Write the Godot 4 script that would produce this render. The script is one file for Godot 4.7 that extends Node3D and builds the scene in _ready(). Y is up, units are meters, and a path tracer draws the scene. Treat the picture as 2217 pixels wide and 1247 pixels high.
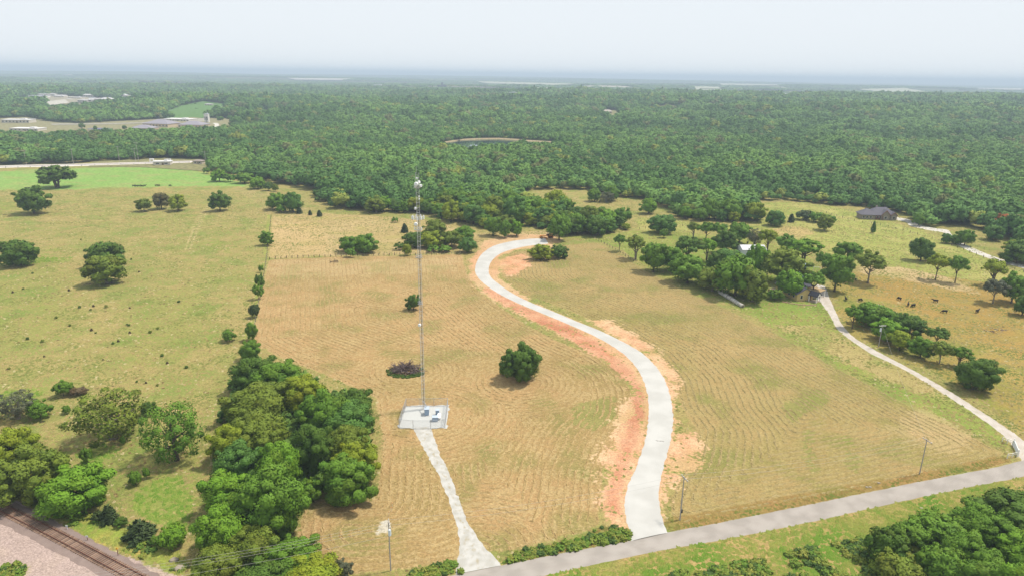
extends Node3D
# Aerial view over hay fields, a curving gravel road, a radio mast and woods to the horizon
const HAY_A := [-110.74,-299.97,-79.52,-307.47,-49.88,-310.8,-24.09,-314.83,-18.35,-277.02,-12.47,-256.68,2.02,-226.26,13.98,-206.92,26.04,-193.96,32.1,-182.21,33.48,-168.66,31.08,-154.21,24.45,-141.63,20.07,-128.03,17.5,-110.69,8.47,-106.71,-1.29,-103.04,-5.48,-103.58,-9.39,-100.43,-20.68,-97.51,-31.49,-96.27,-38.25,-102.89,-40.65,-115.17,-38.32,-118.29,-26.6,-117.79,-29.33,-140.18,-35.51,-163.74,-53.34,-177.76,-70.74,-190.52,-81.67,-200.55,-88.45,-222.55,-99.75,-259.96]
const HAY_B := [-4.12,-304.07,0.1,-318.83,18.54,-331.91,42.93,-343.21,51.85,-322.63,59.25,-289.48,69.27,-262.89,78.66,-243.68,84.2,-228.66,90.69,-211.06,96.24,-189.04,102.19,-173.42,106.6,-158.64,111.68,-147.91,114.46,-138.92,100.34,-133.33,81.84,-127.46,63.03,-121.32,45.58,-115.95,31.73,-111.29,32.38,-118.39,36.15,-126.68,41.42,-136.02,45.72,-148.77,44.6,-160.88,46.86,-177.96,44.62,-194.62,34.8,-216.15,20.73,-236.97,3.94,-255.64,-3.69,-277.74]
const STRIP := [-142.8,-398.82,-115.43,-409.28,-71.86,-401.04,-45.72,-389.4,-20.01,-360.76,20.35,-369.06,21.69,-347.08,-11.61,-335,-21.96,-315.83,-50.14,-312.51,-79.92,-309.15,-111.29,-301.57]
const STRIP_ROWS := [-138.35,-385.69,-114.16,-384.75,-93.34,-340.14,-89.36,-312.07,-111.57,-302.38]
const RED_LEFT := [-18.54,-277.01,-19.78,-302.42,-16.65,-324.24,-14.27,-342.85,-0.03,-359.77,22.28,-357.83,26.53,-347.38,18.45,-330,2.35,-326.25,-5.34,-312.4,-5.65,-277.65,9.03,-243.36,28.78,-218.12,39.49,-203.1,44.48,-184.26,45.84,-173.39,41.45,-153.31,37,-133.97,32.95,-123.21,30.19,-112.39,22.37,-108.07,18.48,-111.42,19.73,-122.89,23.88,-137.53,30.44,-148.34,34.63,-165.91,33.87,-180.67,27.73,-196.21,17.16,-209.51,3.68,-229.71,-10.45,-252.05]
const RED_PATCH1 := [39.22,-146.34,45.16,-148.75,44.21,-137.07,43.96,-131.9,39,-130.3,35.36,-126.66,31.31,-116.83,33.15,-128.36]
const RED_PATCH2 := [26.54,-227.26,35.32,-225.72,45.37,-202.14,48.5,-180.52,45.22,-164.07,43.34,-168.97,43.82,-177.24,43.1,-186.88,40.94,-196.32,36.59,-205.36]
const RED_PATCH3 := [29.17,-162.51,33.99,-167.28,34.34,-155.52,31.18,-141.82,26.36,-128.19,21.74,-114.37,17.76,-112.82,20.13,-124.58,20.03,-133.54,25.2,-147.06]
const RED_DEEP := [18.83,-222.25,28.74,-204.67,35.75,-183.97,35.5,-165.94,32.54,-150.69,27.26,-135.65,23.54,-124.66,21.45,-113.63,19.39,-115.05,21.83,-126.33,26.62,-141.69,32.05,-157.94,33.54,-174.48,27.25,-192.22,14.45,-215.35,-1.35,-238.63,-12.68,-260.94,-9.05,-262.98,3.8,-241.51]
const RED_PALE := [-5.26,-308.15,6.78,-319.21,8.5,-296.75,0.23,-277.94,-4.81,-284.78]
const LAWN := [19.69,-355.48,43.52,-348.4,53.96,-329.2,61.13,-294.08,72.08,-266.79,81.4,-247.07,87.87,-229.77,93.31,-209.92,98.12,-190.14,103.96,-174.36,108.7,-160.22,113.4,-148.85,115.99,-140.37,117.17,-138.99,121.64,-154.42,121.55,-171.43,118.11,-188.43,114.11,-202.73,113.34,-217.02,117,-235.92,121.27,-258,138.62,-284.76,144.74,-329.69,132.39,-353.77,99.23,-368.27,82.37,-373.02,69.35,-372.19,47.25,-359.38]
const LAWN_TAN := [92.81,-225.22,108.29,-223.53,111.5,-206.55,117.17,-186.72,121.55,-171.43,114.35,-167.83,107.87,-176.89,102.05,-189.59,95.56,-207.96]
const CATTLE := [134.49,-277.63,152.43,-292.71,173.48,-301.42,190.32,-287.31,204.34,-281,221.91,-262.55,206.9,-204.17,128.27,-140.29,123.78,-146.48,126.74,-162.04,125.8,-180.55,119.6,-199.14,115.49,-214.95,119.58,-236.03]
const CATTLE_GOLD := [162.99,-293.25,179.91,-286.8,205.94,-261.83,205.69,-220.6,165.08,-188.35,155.92,-210.22,152.61,-227.62,150.58,-247.88,141.9,-258.93]
const CATTLE_PALE := [162.44,-304.8,178.7,-303.26,194.3,-283.98,189.28,-261.08,179.81,-269.92,165.4,-286.09,153.81,-291.3]
const PARK := [167.94,-465.74,192.94,-471.26,215.77,-459,228.37,-422.11,234.8,-382.77,240.2,-349.78,236.46,-304.68,252.18,-276.57,212.74,-250.58,202.02,-277.51,189.43,-285.85,174.33,-303.04,158.06,-304.57,156.51,-330.36,147.03,-360.04,127.07,-375.88,95.45,-373.86,82.54,-361.58,69.35,-372.19,76.07,-411.42,107.07,-399.78,136.46,-388.74]
const PARK_BROWN := [151.98,-387.25,169.47,-390.92,172.49,-372.89,152.13,-360.35,143.5,-371.06]
const VERGE_N := [-15.5,-94.6,-9.14,-97.51,-1.24,-100.24,8.28,-103.24,17.5,-110.69,23.46,-109.44,22.55,-106.48,16.78,-104.68,-1.06,-99.53,-9.32,-96.83,-18.42,-93.46]
const VERGE_N2 := [30.95,-113.84,38.06,-115.18,56.76,-121.33,73.17,-125.87,89.9,-131.22,103.9,-135.7,114.04,-138.31,113.99,-135.96,94.86,-129.36,62.02,-118.92,40.35,-112.04,30.36,-109.05]
const SOUTH := [-14.85,-89.9,6.39,-97.83,27.53,-104.53,47.12,-109.96,61.29,-114.38,79.26,-120.42,95.19,-125.55,112.67,-130.88,169.73,-149.97,111.36,-75.53,-6.17,-73.63]
const BALLAST := [-161.41,-152.2,-103.91,-120.24,-94.15,-114.23,-84.84,-109.54,-77.72,-104.98,-70.94,-101.96,-63.67,-99.08,-55.53,-95.46,-48.01,-94.29,-40.42,-90.43,-38.04,-73.12,-107,-72,-160.7,-112.4]
const BALLAST_WEED := [-89.24,-93.48,-87.84,-96.85,-85.05,-98.53,-82.68,-97.64,-82.16,-94.93,-82.58,-90.65,-85.53,-89.57]
const WEED_STRIP := [-120.92,-129.9,-104.84,-121.53,-94.76,-115.12,-85.37,-110.37,-78.27,-105.89,-71.36,-102.7,-64.1,-99.91,-55.79,-96.01,-55,-99.5,-63.53,-103.62,-71.42,-107.37,-79.79,-111.35,-89.57,-115.55,-98.12,-120.06,-107.24,-124.87]
const MEADOW := [-465.27,-450.8,-385.64,-467.02,-359.67,-475.18,-322.88,-478.36,-285.94,-494.03,-236.13,-502.78,-209.74,-505.13,-189.04,-504.79,-234.2,-548.01,-275.75,-591,-299.28,-606.97,-349.4,-601.55,-398.7,-584.03,-423.7,-564.03,-532.17,-519.12]
const TAN_UP := [-209.74,-505.13,-183.87,-490.38,-115.43,-409.28,-141.89,-396.13,-165.73,-439.8]
const GREENS1 := [-74.68,-123.95,-69.74,-125.8,-64.8,-119.25,-61.16,-113.22,-61.21,-107.59,-67.7,-110.2,-72.68,-112.95,-75.9,-118.98]
const GREENS2 := [-230.5,-295.92,-220.63,-299.73,-203.36,-299.03,-199.27,-300.9,-201.43,-292.7,-212.27,-287.47,-215.99,-281.29]
const GREENS3 := [-336.76,-443.38,-319.1,-431.17,-301.72,-410.4,-303.76,-401.41,-325.21,-411.67]
const GREENS4 := [-134.98,-163.37,-129.3,-165.78,-123.02,-163.75,-124.24,-158.36,-129.41,-155.64]
const GREENS5 := [-96.92,-133.37,-93.69,-138.43,-88.4,-136.55,-88.23,-130.74,-92.11,-128.8]
const GREENS6 := [-219.12,-313.59,-216.61,-318.28,-212.82,-311.28,-215.92,-309.34]
const GREENS7 := [-154.56,-331.46,-147.55,-336.87,-137.31,-322.88,-140.2,-313.61,-147.45,-317.69]
const GREEN_WASH := [-214.83,-274.17,-207.39,-289.26,-178.79,-269.1,-149.18,-215.5,-141.28,-191.59,-154.96,-191.1,-190.87,-223.07]
const GREEN_WASH2 := [-145.35,-245.95,-126.5,-258.7,-100.13,-217.47,-95.68,-193.24,-106.65,-179.14,-130.67,-207.58]
const GREEN_WASH3 := [-114.62,-144.25,-92.26,-151.82,-68.14,-143.36,-59.12,-114.74,-68.88,-107.43,-87.82,-117.13]
const FENCE_GREEN := [-146.09,-402.79,-144.19,-402.92,-130.43,-359.42,-113.02,-302.3,-100.11,-259.94,-87.43,-217.98,-83.11,-201.28,-85.3,-203.18,-90.19,-222.48,-101.57,-259.87,-114.27,-302.23,-132.62,-359.28]
const TRACK1 := [-155.59,-312.75,-154.73,-312.79,-170.58,-356.85,-182.61,-393.27,-194.85,-437.54,-195.72,-437.47,-183.66,-393.2,-171.79,-356.77]
const TRACK2 := [-153.27,-312,-152.42,-312.04,-167.93,-355.89,-179.68,-392.12,-191.57,-436.13,-192.44,-436.06,-180.72,-392.05,-169.13,-355.81]
const GROVE := [-77.91,-180.12,-69.25,-182.04,-51.43,-165.99,-39.81,-158.34,-34.95,-146.5,-31.55,-130.34,-31.27,-120.04,-38.25,-121.5,-43.97,-124.71,-40.68,-110.8,-41.96,-104.08,-35.98,-98.12,-34.77,-91.56,-48.1,-94.5,-54.42,-103.81,-60.84,-120.95,-67.48,-139.14,-71.53,-157.38]
const LOT1 := [-592.89,-984.56,-518.33,-960.77,-466.01,-957.98,-440.4,-986.72,-452.58,-929.71,-524.12,-925.09]
const LOT2 := [-715.2,-1077.41,-631.26,-1105.76,-566.28,-1153.14,-557.5,-1134.86,-617.81,-1081.72,-695.92,-1047.69]
const LOT3 := [-582.07,-1202.56,-542.79,-1221.93,-516.28,-1178.77,-522.02,-1139.4,-566.28,-1153.14]
const SOUTH2 := [15.33,-92.52,32.05,-98.34,49.88,-103.12,65.48,-109.68,80.46,-116.14,95.02,-121.75,118.06,-126.96,91.71,-83.36,10.59,-81.94]
const STREAK1 := [72.17,-149.51,74.46,-149.57,67.1,-129.56,65.23,-129.16]
const STREAK2 := [80.47,-146.38,82.38,-146.44,76.67,-129.44,74.42,-128.5]
const STREAK3 := [16.2,-160.02,27.98,-167.09,27.92,-154.12,20.72,-146.94,14.93,-151.36]
const STREAK4 := [70.81,-161.67,87.97,-173.26,85.49,-164.76,71.04,-152.97]
const BARE1 := [108.99,-162.82,113.52,-147.3,103.65,-138.63,93.57,-143.5,96.18,-152.51]
const BARE2 := [-108.75,-298.46,-25.66,-307.05,-25.09,-287.41,-79.16,-274.02,-100.11,-272.99]
const SLAB := [-24.1,-111.74,-22.68,-111.77,-22.2,-108.99,-22.92,-108.16,-24.54,-107.59,-24.43,-109.77]
const VERGE_WEED1 := [-0.99,-100.13,-0.04,-102.45,6.67,-104.6,13.67,-107.35,19.96,-109.37,23.07,-109.16,22.68,-106.75,16.85,-105.2,8.25,-102.62]
const VERGE_WEED2 := [-18.72,-95.3,-15.95,-97.84,-12.14,-99.54,-9.36,-100.08,-9.22,-97.51,-15.55,-94.93]
const GRAVEL := [[22.72,-106.49,22.99,-116.63,25.01,-124.69,27.97,-131.86,31.51,-141.82,34.25,-151.91,36.49,-163.26,37.4,-172.24,37.37,-182.39,35.92,-191.81,32.69,-200.91,27.85,-209.91,21.02,-219.6,11.99,-231.04,2.08,-243.6,-5.13,-254.63,-11.07,-266.7,-14.64,-277.2,-16.41,-287.85,-16.23,-303.42,-14.33,-318.02,-9.22,-333.19,0.02,-343.71,9.7,-349.5,17.01,-350.48],[30.1,-109.04,30.08,-115.29,31.3,-123.17,34.11,-132.02,37.71,-141.99,40.6,-152.09,42.29,-160.81,43.34,-168.97,43.82,-177.86,43.1,-186.88,40.94,-196.32,36.59,-205.36,30.04,-215.53,23.01,-224.28,15.48,-234.19,7.32,-244.37,0.3,-255.47,-5.42,-267.61,-8.98,-277.48,-10.35,-288.16,-9.78,-301.33,-6.91,-314.04,-2.17,-323.23,7,-332.68,18.17,-338.73]]
const COUNTY := [[-43.15,-85.96,-22.85,-92.53,-9.34,-97.05,-1.06,-99.65,9.68,-103.02,22.96,-106.89,29.98,-109.31,40.43,-112.33,46.61,-114.34,62.15,-119.24,78.9,-124.65,95.08,-129.72,108.62,-133.73,116.89,-136.81,177.9,-158.48,316.18,-208.12],[-32.13,-82.95,-7.57,-92.4,6.36,-97.03,12.08,-98.98,17.11,-100.62,27.4,-103.89,36.58,-106.26,46.89,-109.27,51.89,-110.76,60.97,-113.65,78.84,-119.62,94.66,-124.7,107.24,-128.43,112.02,-129.97,168.62,-148.82,295.49,-192.76]]
const TDRIVE := [[-23.7,-147.94,-18.24,-134.46,-15.05,-126.81,-12.45,-119.06,-9.74,-109.82,-8.94,-104.14,-9.02,-97.06],[-19.22,-148.07,-15.83,-136.08,-13.28,-128.99,-11.14,-122.48,-8.06,-112.24,-5.45,-106.41,-1.06,-99.53]]
const FDRIVE := [[120.53,-257.97,117.04,-239.5,114.66,-229.9,112.24,-220.51,111.94,-211.03,112.92,-200.02,113.47,-197.07,116.89,-186.71,118.71,-173.95,119.82,-161.84,120.23,-152.49,119.04,-143.98,116.18,-136.4],[129.01,-268.19,121.83,-244.46,118.66,-233.98,116.1,-224.76,114.51,-213.22,115.97,-202.03,116.79,-197.93,119.72,-185.16,121.72,-173.17,122.81,-161.41,123.4,-152.58,123.46,-146.04,123.35,-139.15]]
const LOOP := [[-505.18,-935.8,-449.34,-922.89,-433.78,-971.53,-444.59,-1037.27,-469.29,-1110.19,-501.6,-1162.4,-530.81,-1176.41],[-516.41,-957.13,-460.88,-947.18,-447.46,-993.83,-455.01,-1045.6,-471.98,-1099.15,-497.93,-1139.4,-521.58,-1155.45]]
const HDRIVE := [[234.47,-413.97,238.22,-407.33,235.21,-397.83,236.4,-390.26,240.29,-383.12,243.89,-378.57,239.72,-369.07,234.27,-353.56,231.25,-336.46,231.42,-321.88,233.45,-311.79,235.87,-303.86,242.86,-289.91],[240.4,-422.95,244.73,-416.08,243.46,-407.69,243.38,-399.68,245.9,-390.87,250.9,-386.24,245.81,-374.01,240.05,-358.12,237.7,-343.62,236.66,-328.41,237.97,-317.05,240.62,-310.52,248.14,-296.79]]
const PAD := [-27.07,-158.98,-15.93,-159.83,-15.26,-147.73,-19.12,-147.17,-23.57,-147.04,-27.34,-147.61]
const APRON := [113.73,-250.72,119.27,-254.97,119,-249.27,125.95,-258.21,130.15,-270.81,127.75,-273.31,122.13,-265.35]
const RAIL := [-174.81,-151.8,-130.75,-129.65,-114.04,-121.15,-99.07,-113.53,-80.24,-104.03,-64.23,-95.62,-49.85,-88.05,-37.14,-81.28]
const RAIL_G := [-99.81,-114.55,-98.34,-112.51,-82.04,-105.54,-78.56,-102.54]
const HIGHWAY := [-654.52,-477.9,-547.92,-535.21,-443.41,-591.39,-400.55,-605.5,-342.42,-626.78,-299.46,-643.79]
const FOREST_EDGE := [-702.49,-514.74,-582.38,-570.41,-451.82,-603.06,-402.51,-621.72,-351.95,-644.88,-343.15,-653.16,-317.29,-663.64,-279.77,-609.08,-251.95,-581.7,-226.43,-556.59,-201.15,-538.55,-180.82,-521.28,-160.28,-511.77,-139.32,-486.04,-124.48,-443.01,-113.29,-422.9,-100.17,-416.28,-88.02,-412.72,-70.99,-412.49,-50.99,-411.01,-40.66,-392.37,-28.96,-380.32,-17.91,-368.95,-12.99,-374.02,7.73,-377.8,20.35,-369.06,27.41,-360.37,44.49,-357.01,58.12,-365.68,67.09,-380.46,65.95,-391.73,59.06,-400.54,50.12,-406.79,33.9,-414.18,15.87,-427.81,4.27,-446.23,-1.03,-470.46,4.61,-498.29,13.33,-509.57,30.82,-513.25,54.76,-508.87,76.27,-488.2,85.79,-470.06,97.53,-455.08,101.31,-443.68,99.67,-415.95,102.12,-402.14,123.89,-400.92,142.38,-396.86,150.42,-416.64,162.08,-465.29,171.72,-476.89,194.38,-475,216.83,-464.26,231.31,-456.78,247.81,-438.55,251.32,-422.26,241.36,-395.66,262.41,-394.48,272.88,-392.63,267.68,-368.54,270.34,-358.87,242.65,-325.14,243.69,-314.83,292.49,-299.79,359.88,-268.79]
const HOLES := {"school":[-897.42,-1157.76,-847.72,-1219.49,-742.26,-1121.33,-680.38,-1090.4,-663.82,-1137.13,-571.06,-1249.08,-475.45,-1214.63,-437.22,-1114.63,-403.57,-945.45,-433.82,-890.22,-518.69,-883.37,-583.8,-866.2,-666.02,-853.03],"golf":[-692.25,-1377.56,-726.44,-1540.65,-723.27,-1639.09,-633.83,-1562.34,-534.77,-1302.61,-547.05,-1231.74,-614.99,-1229.28],"town":[-1340.45,-1888.91,-1293,-1989.62,-1177.74,-1969.85,-1070.87,-1915.51,-893.75,-1559.23,-968.98,-1531.44,-1115.19,-1613.1],"strip2":[-984.23,-1448.12,-1035.29,-1571.74,-1007.57,-1593.87,-903.9,-1433.72,-876.77,-1326.24],"far_row":[-1107.08,-1981.69,-1134.87,-2133.74,-1161.8,-2297.45,-971.16,-1904.06,-909.86,-1645.65],"tanrow":[-579.5,-1436.59,-487.2,-1388.61,-446.81,-1271.75,-516.98,-1279.39],"pond":[-130.9,-808.84,-77.79,-880.1,-62.14,-908.21,-26.48,-927.21,16.41,-913.59,87.23,-892.04,94.75,-851.36,36.36,-810.56,-17.06,-783.11,-36.03,-743.09,-56.39,-749.55,-79.46,-779.8,-118.12,-760.2],"hillhouse":[180.66,-1510.17,208.62,-1606.66,240.58,-1587.52,196.73,-1307.82,164.53,-1219.49,165.62,-1350.31],"hillfield":[299.61,-1645.65,338.03,-1688.95,401.13,-1699.11,384.02,-1609.88,293.2,-1562.34],"roadyard":[-390.55,-636.87,-348.51,-663.72,-320.62,-670.86,-280.23,-649.56,-259.47,-580.93,-330.22,-603.63,-372.25,-599.08],"town2":[-1342.32,-1873.87,-1316.42,-1927.03,-1244.09,-1836.8,-1115.19,-1613.1,-1162.27,-1619.55],"town3":[-1194.51,-1892.68,-1104.48,-1981.69,-926.84,-1648.94,-979.67,-1565.47],"town4":[-1021.45,-1519.25,-957.17,-1562.34,-915.2,-1626.04,-861.47,-1519.25,-918.79,-1405.36],"town5":[-1096.31,-1950.27,-1068.13,-2125.23,-971.99,-1930.88,-888.31,-1590.69],"town6":[-533.14,-1465.58,-439.27,-1410.99,-399.56,-1281.95,-469.94,-1289.66],"rightfield":[1239.44,-1771.92,1341.39,-1793.29,1130.17,-1507.15,1072,-1522.29]}
const TREES := [
["broad","dark",-328.36,-488.88,12.24,6.32,8.67,"broad dark twin-trunked oak standing alone in the bright green meadow","lone trees of the left pasture"],
["round","dark",-282.94,-396.19,9.21,6.71,7.89,"dark round oak at the left edge just below the bright green meadow","lone trees of the left pasture"],
["round","olive",-223.56,-407.14,4.46,3.45,4.4,"small olive tree, leftmost of the three in a row below the green meadow","lone trees of the left pasture"],
["round","rust",-217.1,-415.23,4.82,4.39,5.59,"brownish tree, middle of the three in a row below the green meadow","lone trees of the left pasture"],
["round","yellow",-204.49,-410.31,5.19,4.18,5.08,"yellow-green tree, rightmost of the three in a row below the green meadow","lone trees of the left pasture"],
["round","dark",-179.31,-411.45,6.05,4.89,5.94,"dark round tree standing alone right of the row of three in the pasture","lone trees of the left pasture"],
["round","dark",-214.26,-285.4,7.1,5.31,5.51,"large dark dome-shaped tree cut close to the left frame edge in the pasture","lone trees of the left pasture"],
["round","dark",-176.8,-285.14,7.19,4.85,5.71,"dark rear tree of the overlapping pair above the fallen branches","lone trees of the left pasture"],
["round","olive",-162.86,-260.89,7.26,5.19,6.11,"olive front tree of the overlapping pair with a pale trunk over fallen branches","lone trees of the left pasture"],
["shrub","green",-89.73,-201.52,2.2,1.86,2.01,"small bushy tree standing free in the pasture left of the hay field fence","lone trees of the left pasture"],
["round","green",-121.09,-326.76,3.29,3.05,3.59,"round green tree on the fence line beside the pale upper hay strip","shrubs on the pasture fence line"],
["shrub","dark",-99.5,-256.29,1.72,3.17,3.23,"dark shrub, upper of the touching pair on the hay field fence line","shrubs on the pasture fence line"],
["shrub","green",-95.63,-243.75,1.91,3.03,3.08,"dark green shrub, lower of the touching pair on the hay field fence line","shrubs on the pasture fence line"],
["shrub","cedar",-89.61,-223.58,1.85,2.55,2.6,"bluish dark shrub on the fence line below the touching pair","shrubs on the pasture fence line"],
["round","green",-82.76,-202.44,1.91,2.48,3.4,"small tree with a bare stem on the fence line above the grove","shrubs on the pasture fence line"],
["round","green",-77.4,-186.76,3.01,2.85,3.13,"round green tree on the fence line touching the upper tip of the grove","shrubs on the pasture fence line"],
["shrub","green",-107.42,-279.61,1.08,1.6,1.64,"little green bush highest in the chain of fence line shrubs by the hay field","shrubs on the pasture fence line"],
["sparse","grey",-120.66,-149.37,4.83,3.35,3.61,"sprawling grey-green tree with bare limbs at the left frame edge","trees and bushes of the lower left pasture"],
["shrub","green",-115.55,-149.85,2.88,2.27,2.31,"low green bush growing against the sprawling grey-green tree at the left edge","trees and bushes of the lower left pasture"],
["shrub","green",-117.43,-161.93,2.29,2.01,2.17,"rounded bush at the top of the low green patch in the lower left pasture","trees and bushes of the lower left pasture"],
["shrub","brown",-113.99,-162.7,2.07,1.03,1.05,"brown thorny bush right beside the rounded bush in the lower left pasture","trees and bushes of the lower left pasture"],
["sparse","olive",-92.46,-140.45,7.96,5.65,6.09,"big spreading olive tree with grey limbs in the lower left pasture","trees and bushes of the lower left pasture"],
["sparse","green",-73.48,-132.06,6.73,6.48,6.86,"big leaning green tree with pale bare limbs left of the grove","trees and bushes of the lower left pasture"],
["shrub","dark",-89.89,-152.21,1.83,1.83,1.87,"dark bush behind the big leaning tree left of the grove","trees and bushes of the lower left pasture"],
["shrub","green",-110.56,-152.36,0.98,1.11,1.15,"tiny green bush between the grey-green tree and the big spreading olive tree","trees and bushes of the lower left pasture"],
["shrub","green",-91.92,-129.82,1.25,1.97,2.05,"upright green bush below the big spreading olive tree","trees and bushes of the lower left pasture"],
["shrub","green",-77.37,-122.21,1.33,1.58,1.64,"round green bush in the grass right of the bright railside tree","trees and bushes of the lower left pasture"],
["shrub","green",-76.29,-124.64,0.77,1.26,1.31,"small green bush next to the round bush in the grass","trees and bushes of the lower left pasture"],
["shrub","green",-88.62,-137.99,0.63,1.01,1.05,"small bush under the right side of the spreading olive tree","trees and bushes of the lower left pasture"],
["round","yellow",-107.01,-128.5,4.94,4.02,4.17,"yellow-green tree at the left frame edge above the railway","trees along the railway"],
["round","olive",-95.09,-117.54,6.31,5.07,5.27,"large olive tree between the yellow-green tree and the railway","trees along the railway"],
["shrub","dark",-102,-118.85,4.18,2.09,2.09,"dark undergrowth tree at the left frame edge beside the railway","trees along the railway"],
["round","lime",-84.6,-114.12,6.53,3.91,3.99,"bright green leafy tree hanging over the railside weeds","trees along the railway"],
["cedar","cedar",-75.73,-109.87,1.66,1.89,1.85,"pointed dark cedar above the railway embankment","trees along the railway"],
["shrub","cedar",-78.21,-110.29,1.14,1.02,1,"small dark bush left of the pointed cedar by the railway","trees along the railway"],
["shrub","dark",-72.88,-108.79,1.17,0.92,0.9,"small dark bush between the two dark cedars by the railway","trees along the railway"],
["cedar","cedar",-67.62,-105.39,2.95,1.79,1.75,"wide bushy dark cedar by the railway embankment","trees along the railway"],
["shrub","lime",-60.38,-103.4,2.41,2.1,2.14,"leafy green shrub between the wide cedar and the grove","trees along the railway"],
["shrub","green",-63.57,-103.71,1.13,0.94,0.92,"small green shrub tucked between the wide cedar and the leafy shrub","trees along the railway"],
["round","dark",-67.93,-165.9,6.45,4.57,4.93,"dark green tree at the upper tip of the big grove","trees of the big grove"],
["round","green",-61.35,-163.61,6.67,4.41,4.75,"green tree on the upper right shoulder of the big grove by the hay rows","trees of the big grove"],
["round","olive",-61.72,-150.15,7.32,4.4,4.74,"olive tree on the upper left flank of the big grove","trees of the big grove"],
["round","yellow",-51.68,-154.9,5.38,4.44,4.79,"olive-yellow tree in the upper right part of the big grove","trees of the big grove"],
["round","green",-43.88,-143.52,5.52,5.17,5.58,"mid green tree in the right half of the big grove","trees of the big grove"],
["round","dark",-38.09,-149.69,4.72,4.15,4.47,"dark pointed tree at the right corner of the big grove facing the brush pile","trees of the big grove"],
["round","cool",-38.28,-141.75,6.17,4.07,4.39,"bluish green tree on the right side of the big grove below the corner tree","trees of the big grove"],
["round","olive",-56.39,-135.53,5.93,4.43,4.78,"grey-olive tree in the left middle of the big grove","trees of the big grove"],
["round","yellow",-61.41,-131.49,4.18,4.11,4.43,"yellow-olive tree on the left edge of the big grove","trees of the big grove"],
["shrub","gold",-51.35,-140.35,1.93,1.11,1.3,"small bright yellow tree in the middle of the big grove","trees of the big grove"],
["round","lime",-46.85,-121.32,4.51,5,5.4,"bright green tree in the centre of the big grove","trees of the big grove"],
["round","cool",-55.75,-123.53,5.06,4.35,4.69,"bluish dark tree left of the bright central tree of the big grove","trees of the big grove"],
["round","dark",-41.91,-128.13,4.42,5.18,5.59,"dark tree right of the small yellow tree in the big grove","trees of the big grove"],
["round","olive",-36.09,-131.84,4.64,4.03,4.34,"olive tree above the yellow-green tree at the right edge of the grove","trees of the big grove"],
["round","yellow",-32.19,-125.4,4.69,3.81,4.18,"bright yellow-green tree on the right edge of the big grove facing the tower drive","trees of the big grove"],
["round","green",-32.34,-118.59,5.4,4.26,4.18,"dark green low tree at the lower right corner of the big grove","trees of the big grove"],
["round","lime",-53.6,-112.7,5.18,4.1,4.42,"light green tree on the lower left flank of the big grove","trees of the big grove"],
["round","green",-43.59,-107.5,6.35,6.35,6.84,"largest dark green tree in the lower middle of the big grove","trees of the big grove"],
["round","lime",-50.82,-102.24,4.54,3.99,4.3,"fresh light green tree at the lower left end of the grove above the wires","trees of the big grove"],
["round","olive",-44.04,-99.72,4.22,3.05,3.23,"olive tree at the lower end of the grove behind the wires","trees of the big grove"],
["round","green",-37.23,-97.47,4.82,2.55,2.7,"dark green tree at the bottom end of the grove beside the mown field","trees of the big grove"],
["round","olive",-48.76,-95.3,4.15,2.72,2.82,"dark olive tree at the bottom left end of the grove under the wires","trees of the big grove"],
["round","yellow",-32.76,-92.51,5.12,2.56,2.66,"yellow-green tree cut by the bottom frame edge at the end of the grove","trees of the big grove"],
["round","dark",-40.26,-91.24,4.69,2.61,2.71,"dark tree cut by the bottom frame edge left of the yellow-green one","trees of the big grove"],
["shrub","green",-39.7,-117.55,2.85,2.45,2.41,"low bush in the notch on the right side of the big grove","trees of the big grove"],
["shrub","grey",-27.97,-95.84,1.56,1.56,1.84,"grey leafless-looking bush at the bottom frame edge beside the grove","trees of the big grove"],
["round","dark",2.94,-175.95,5.17,5.01,5.21,"big round dark tree standing alone in the mown hay field","trees standing in the hay field"],
["shrub","green",-2.11,-178.79,1.19,1.34,1.32,"little bush at the left foot of the big round hay field tree","trees standing in the hay field"],
["round","dark",-35.73,-234.2,2.59,2.78,3.05,"small dark tree in the hay field just left of the radio mast","trees standing in the hay field"],
["round","green",-77.9,-316.77,5.18,3.77,3.84,"left tree of the dense dark clump above the field fence","trees standing in the hay field"],
["round","green",-70.56,-316.53,6.06,3.93,4.01,"right tree of the dense dark clump above the field fence","trees standing in the hay field"],
["shrub","green",-75.28,-306.51,2.36,2.24,2.42,"little tree in front of the dense clump at the field fence","trees standing in the hay field"],
["round","yellow",13.5,-307.37,5.04,3.3,3.36,"yellow-green tree of the pair inside the gravel road bend","trees standing in the hay field"],
["round","dark",21.97,-310.67,3.9,2.97,3.08,"dark round tree of the pair inside the gravel road bend","trees standing in the hay field"],
["round","dark",-48.54,-326.69,4.99,3.66,3.95,"dark tree at the left end of the clump behind the radio mast","trees of the clump behind the mast"],
["round","yellow",-40.37,-327.64,6.26,3.56,3.84,"yellow-green tree left of centre in the clump behind the radio mast","trees of the clump behind the mast"],
["round","olive",-30.22,-328.78,5.59,3.89,4.42,"open olive tree with visible trunks in the clump behind the radio mast","trees of the clump behind the mast"],
["round","green",-24.53,-341.92,5.33,3.56,3.84,"green tree at the upper right of the clump behind the radio mast","trees of the clump behind the mast"],
["round","cool",-21.77,-318.34,4.32,3.49,3.7,"dark bluish tree at the right end of the clump near the gravel bend","trees of the clump behind the mast"],
["round","olive",-40.82,-351.17,5.82,4.15,4.48,"grey-olive tree rising behind the clump near the mast","trees of the clump behind the mast"],
["shrub","green",-38,-318.45,3.22,1.64,1.61,"left half of the low hedge in front of the clump behind the mast","trees of the clump behind the mast"],
["shrub","green",-32.58,-318.67,3.33,1.67,1.63,"right half of the low hedge in front of the clump behind the mast","trees of the clump behind the mast"],
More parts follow.
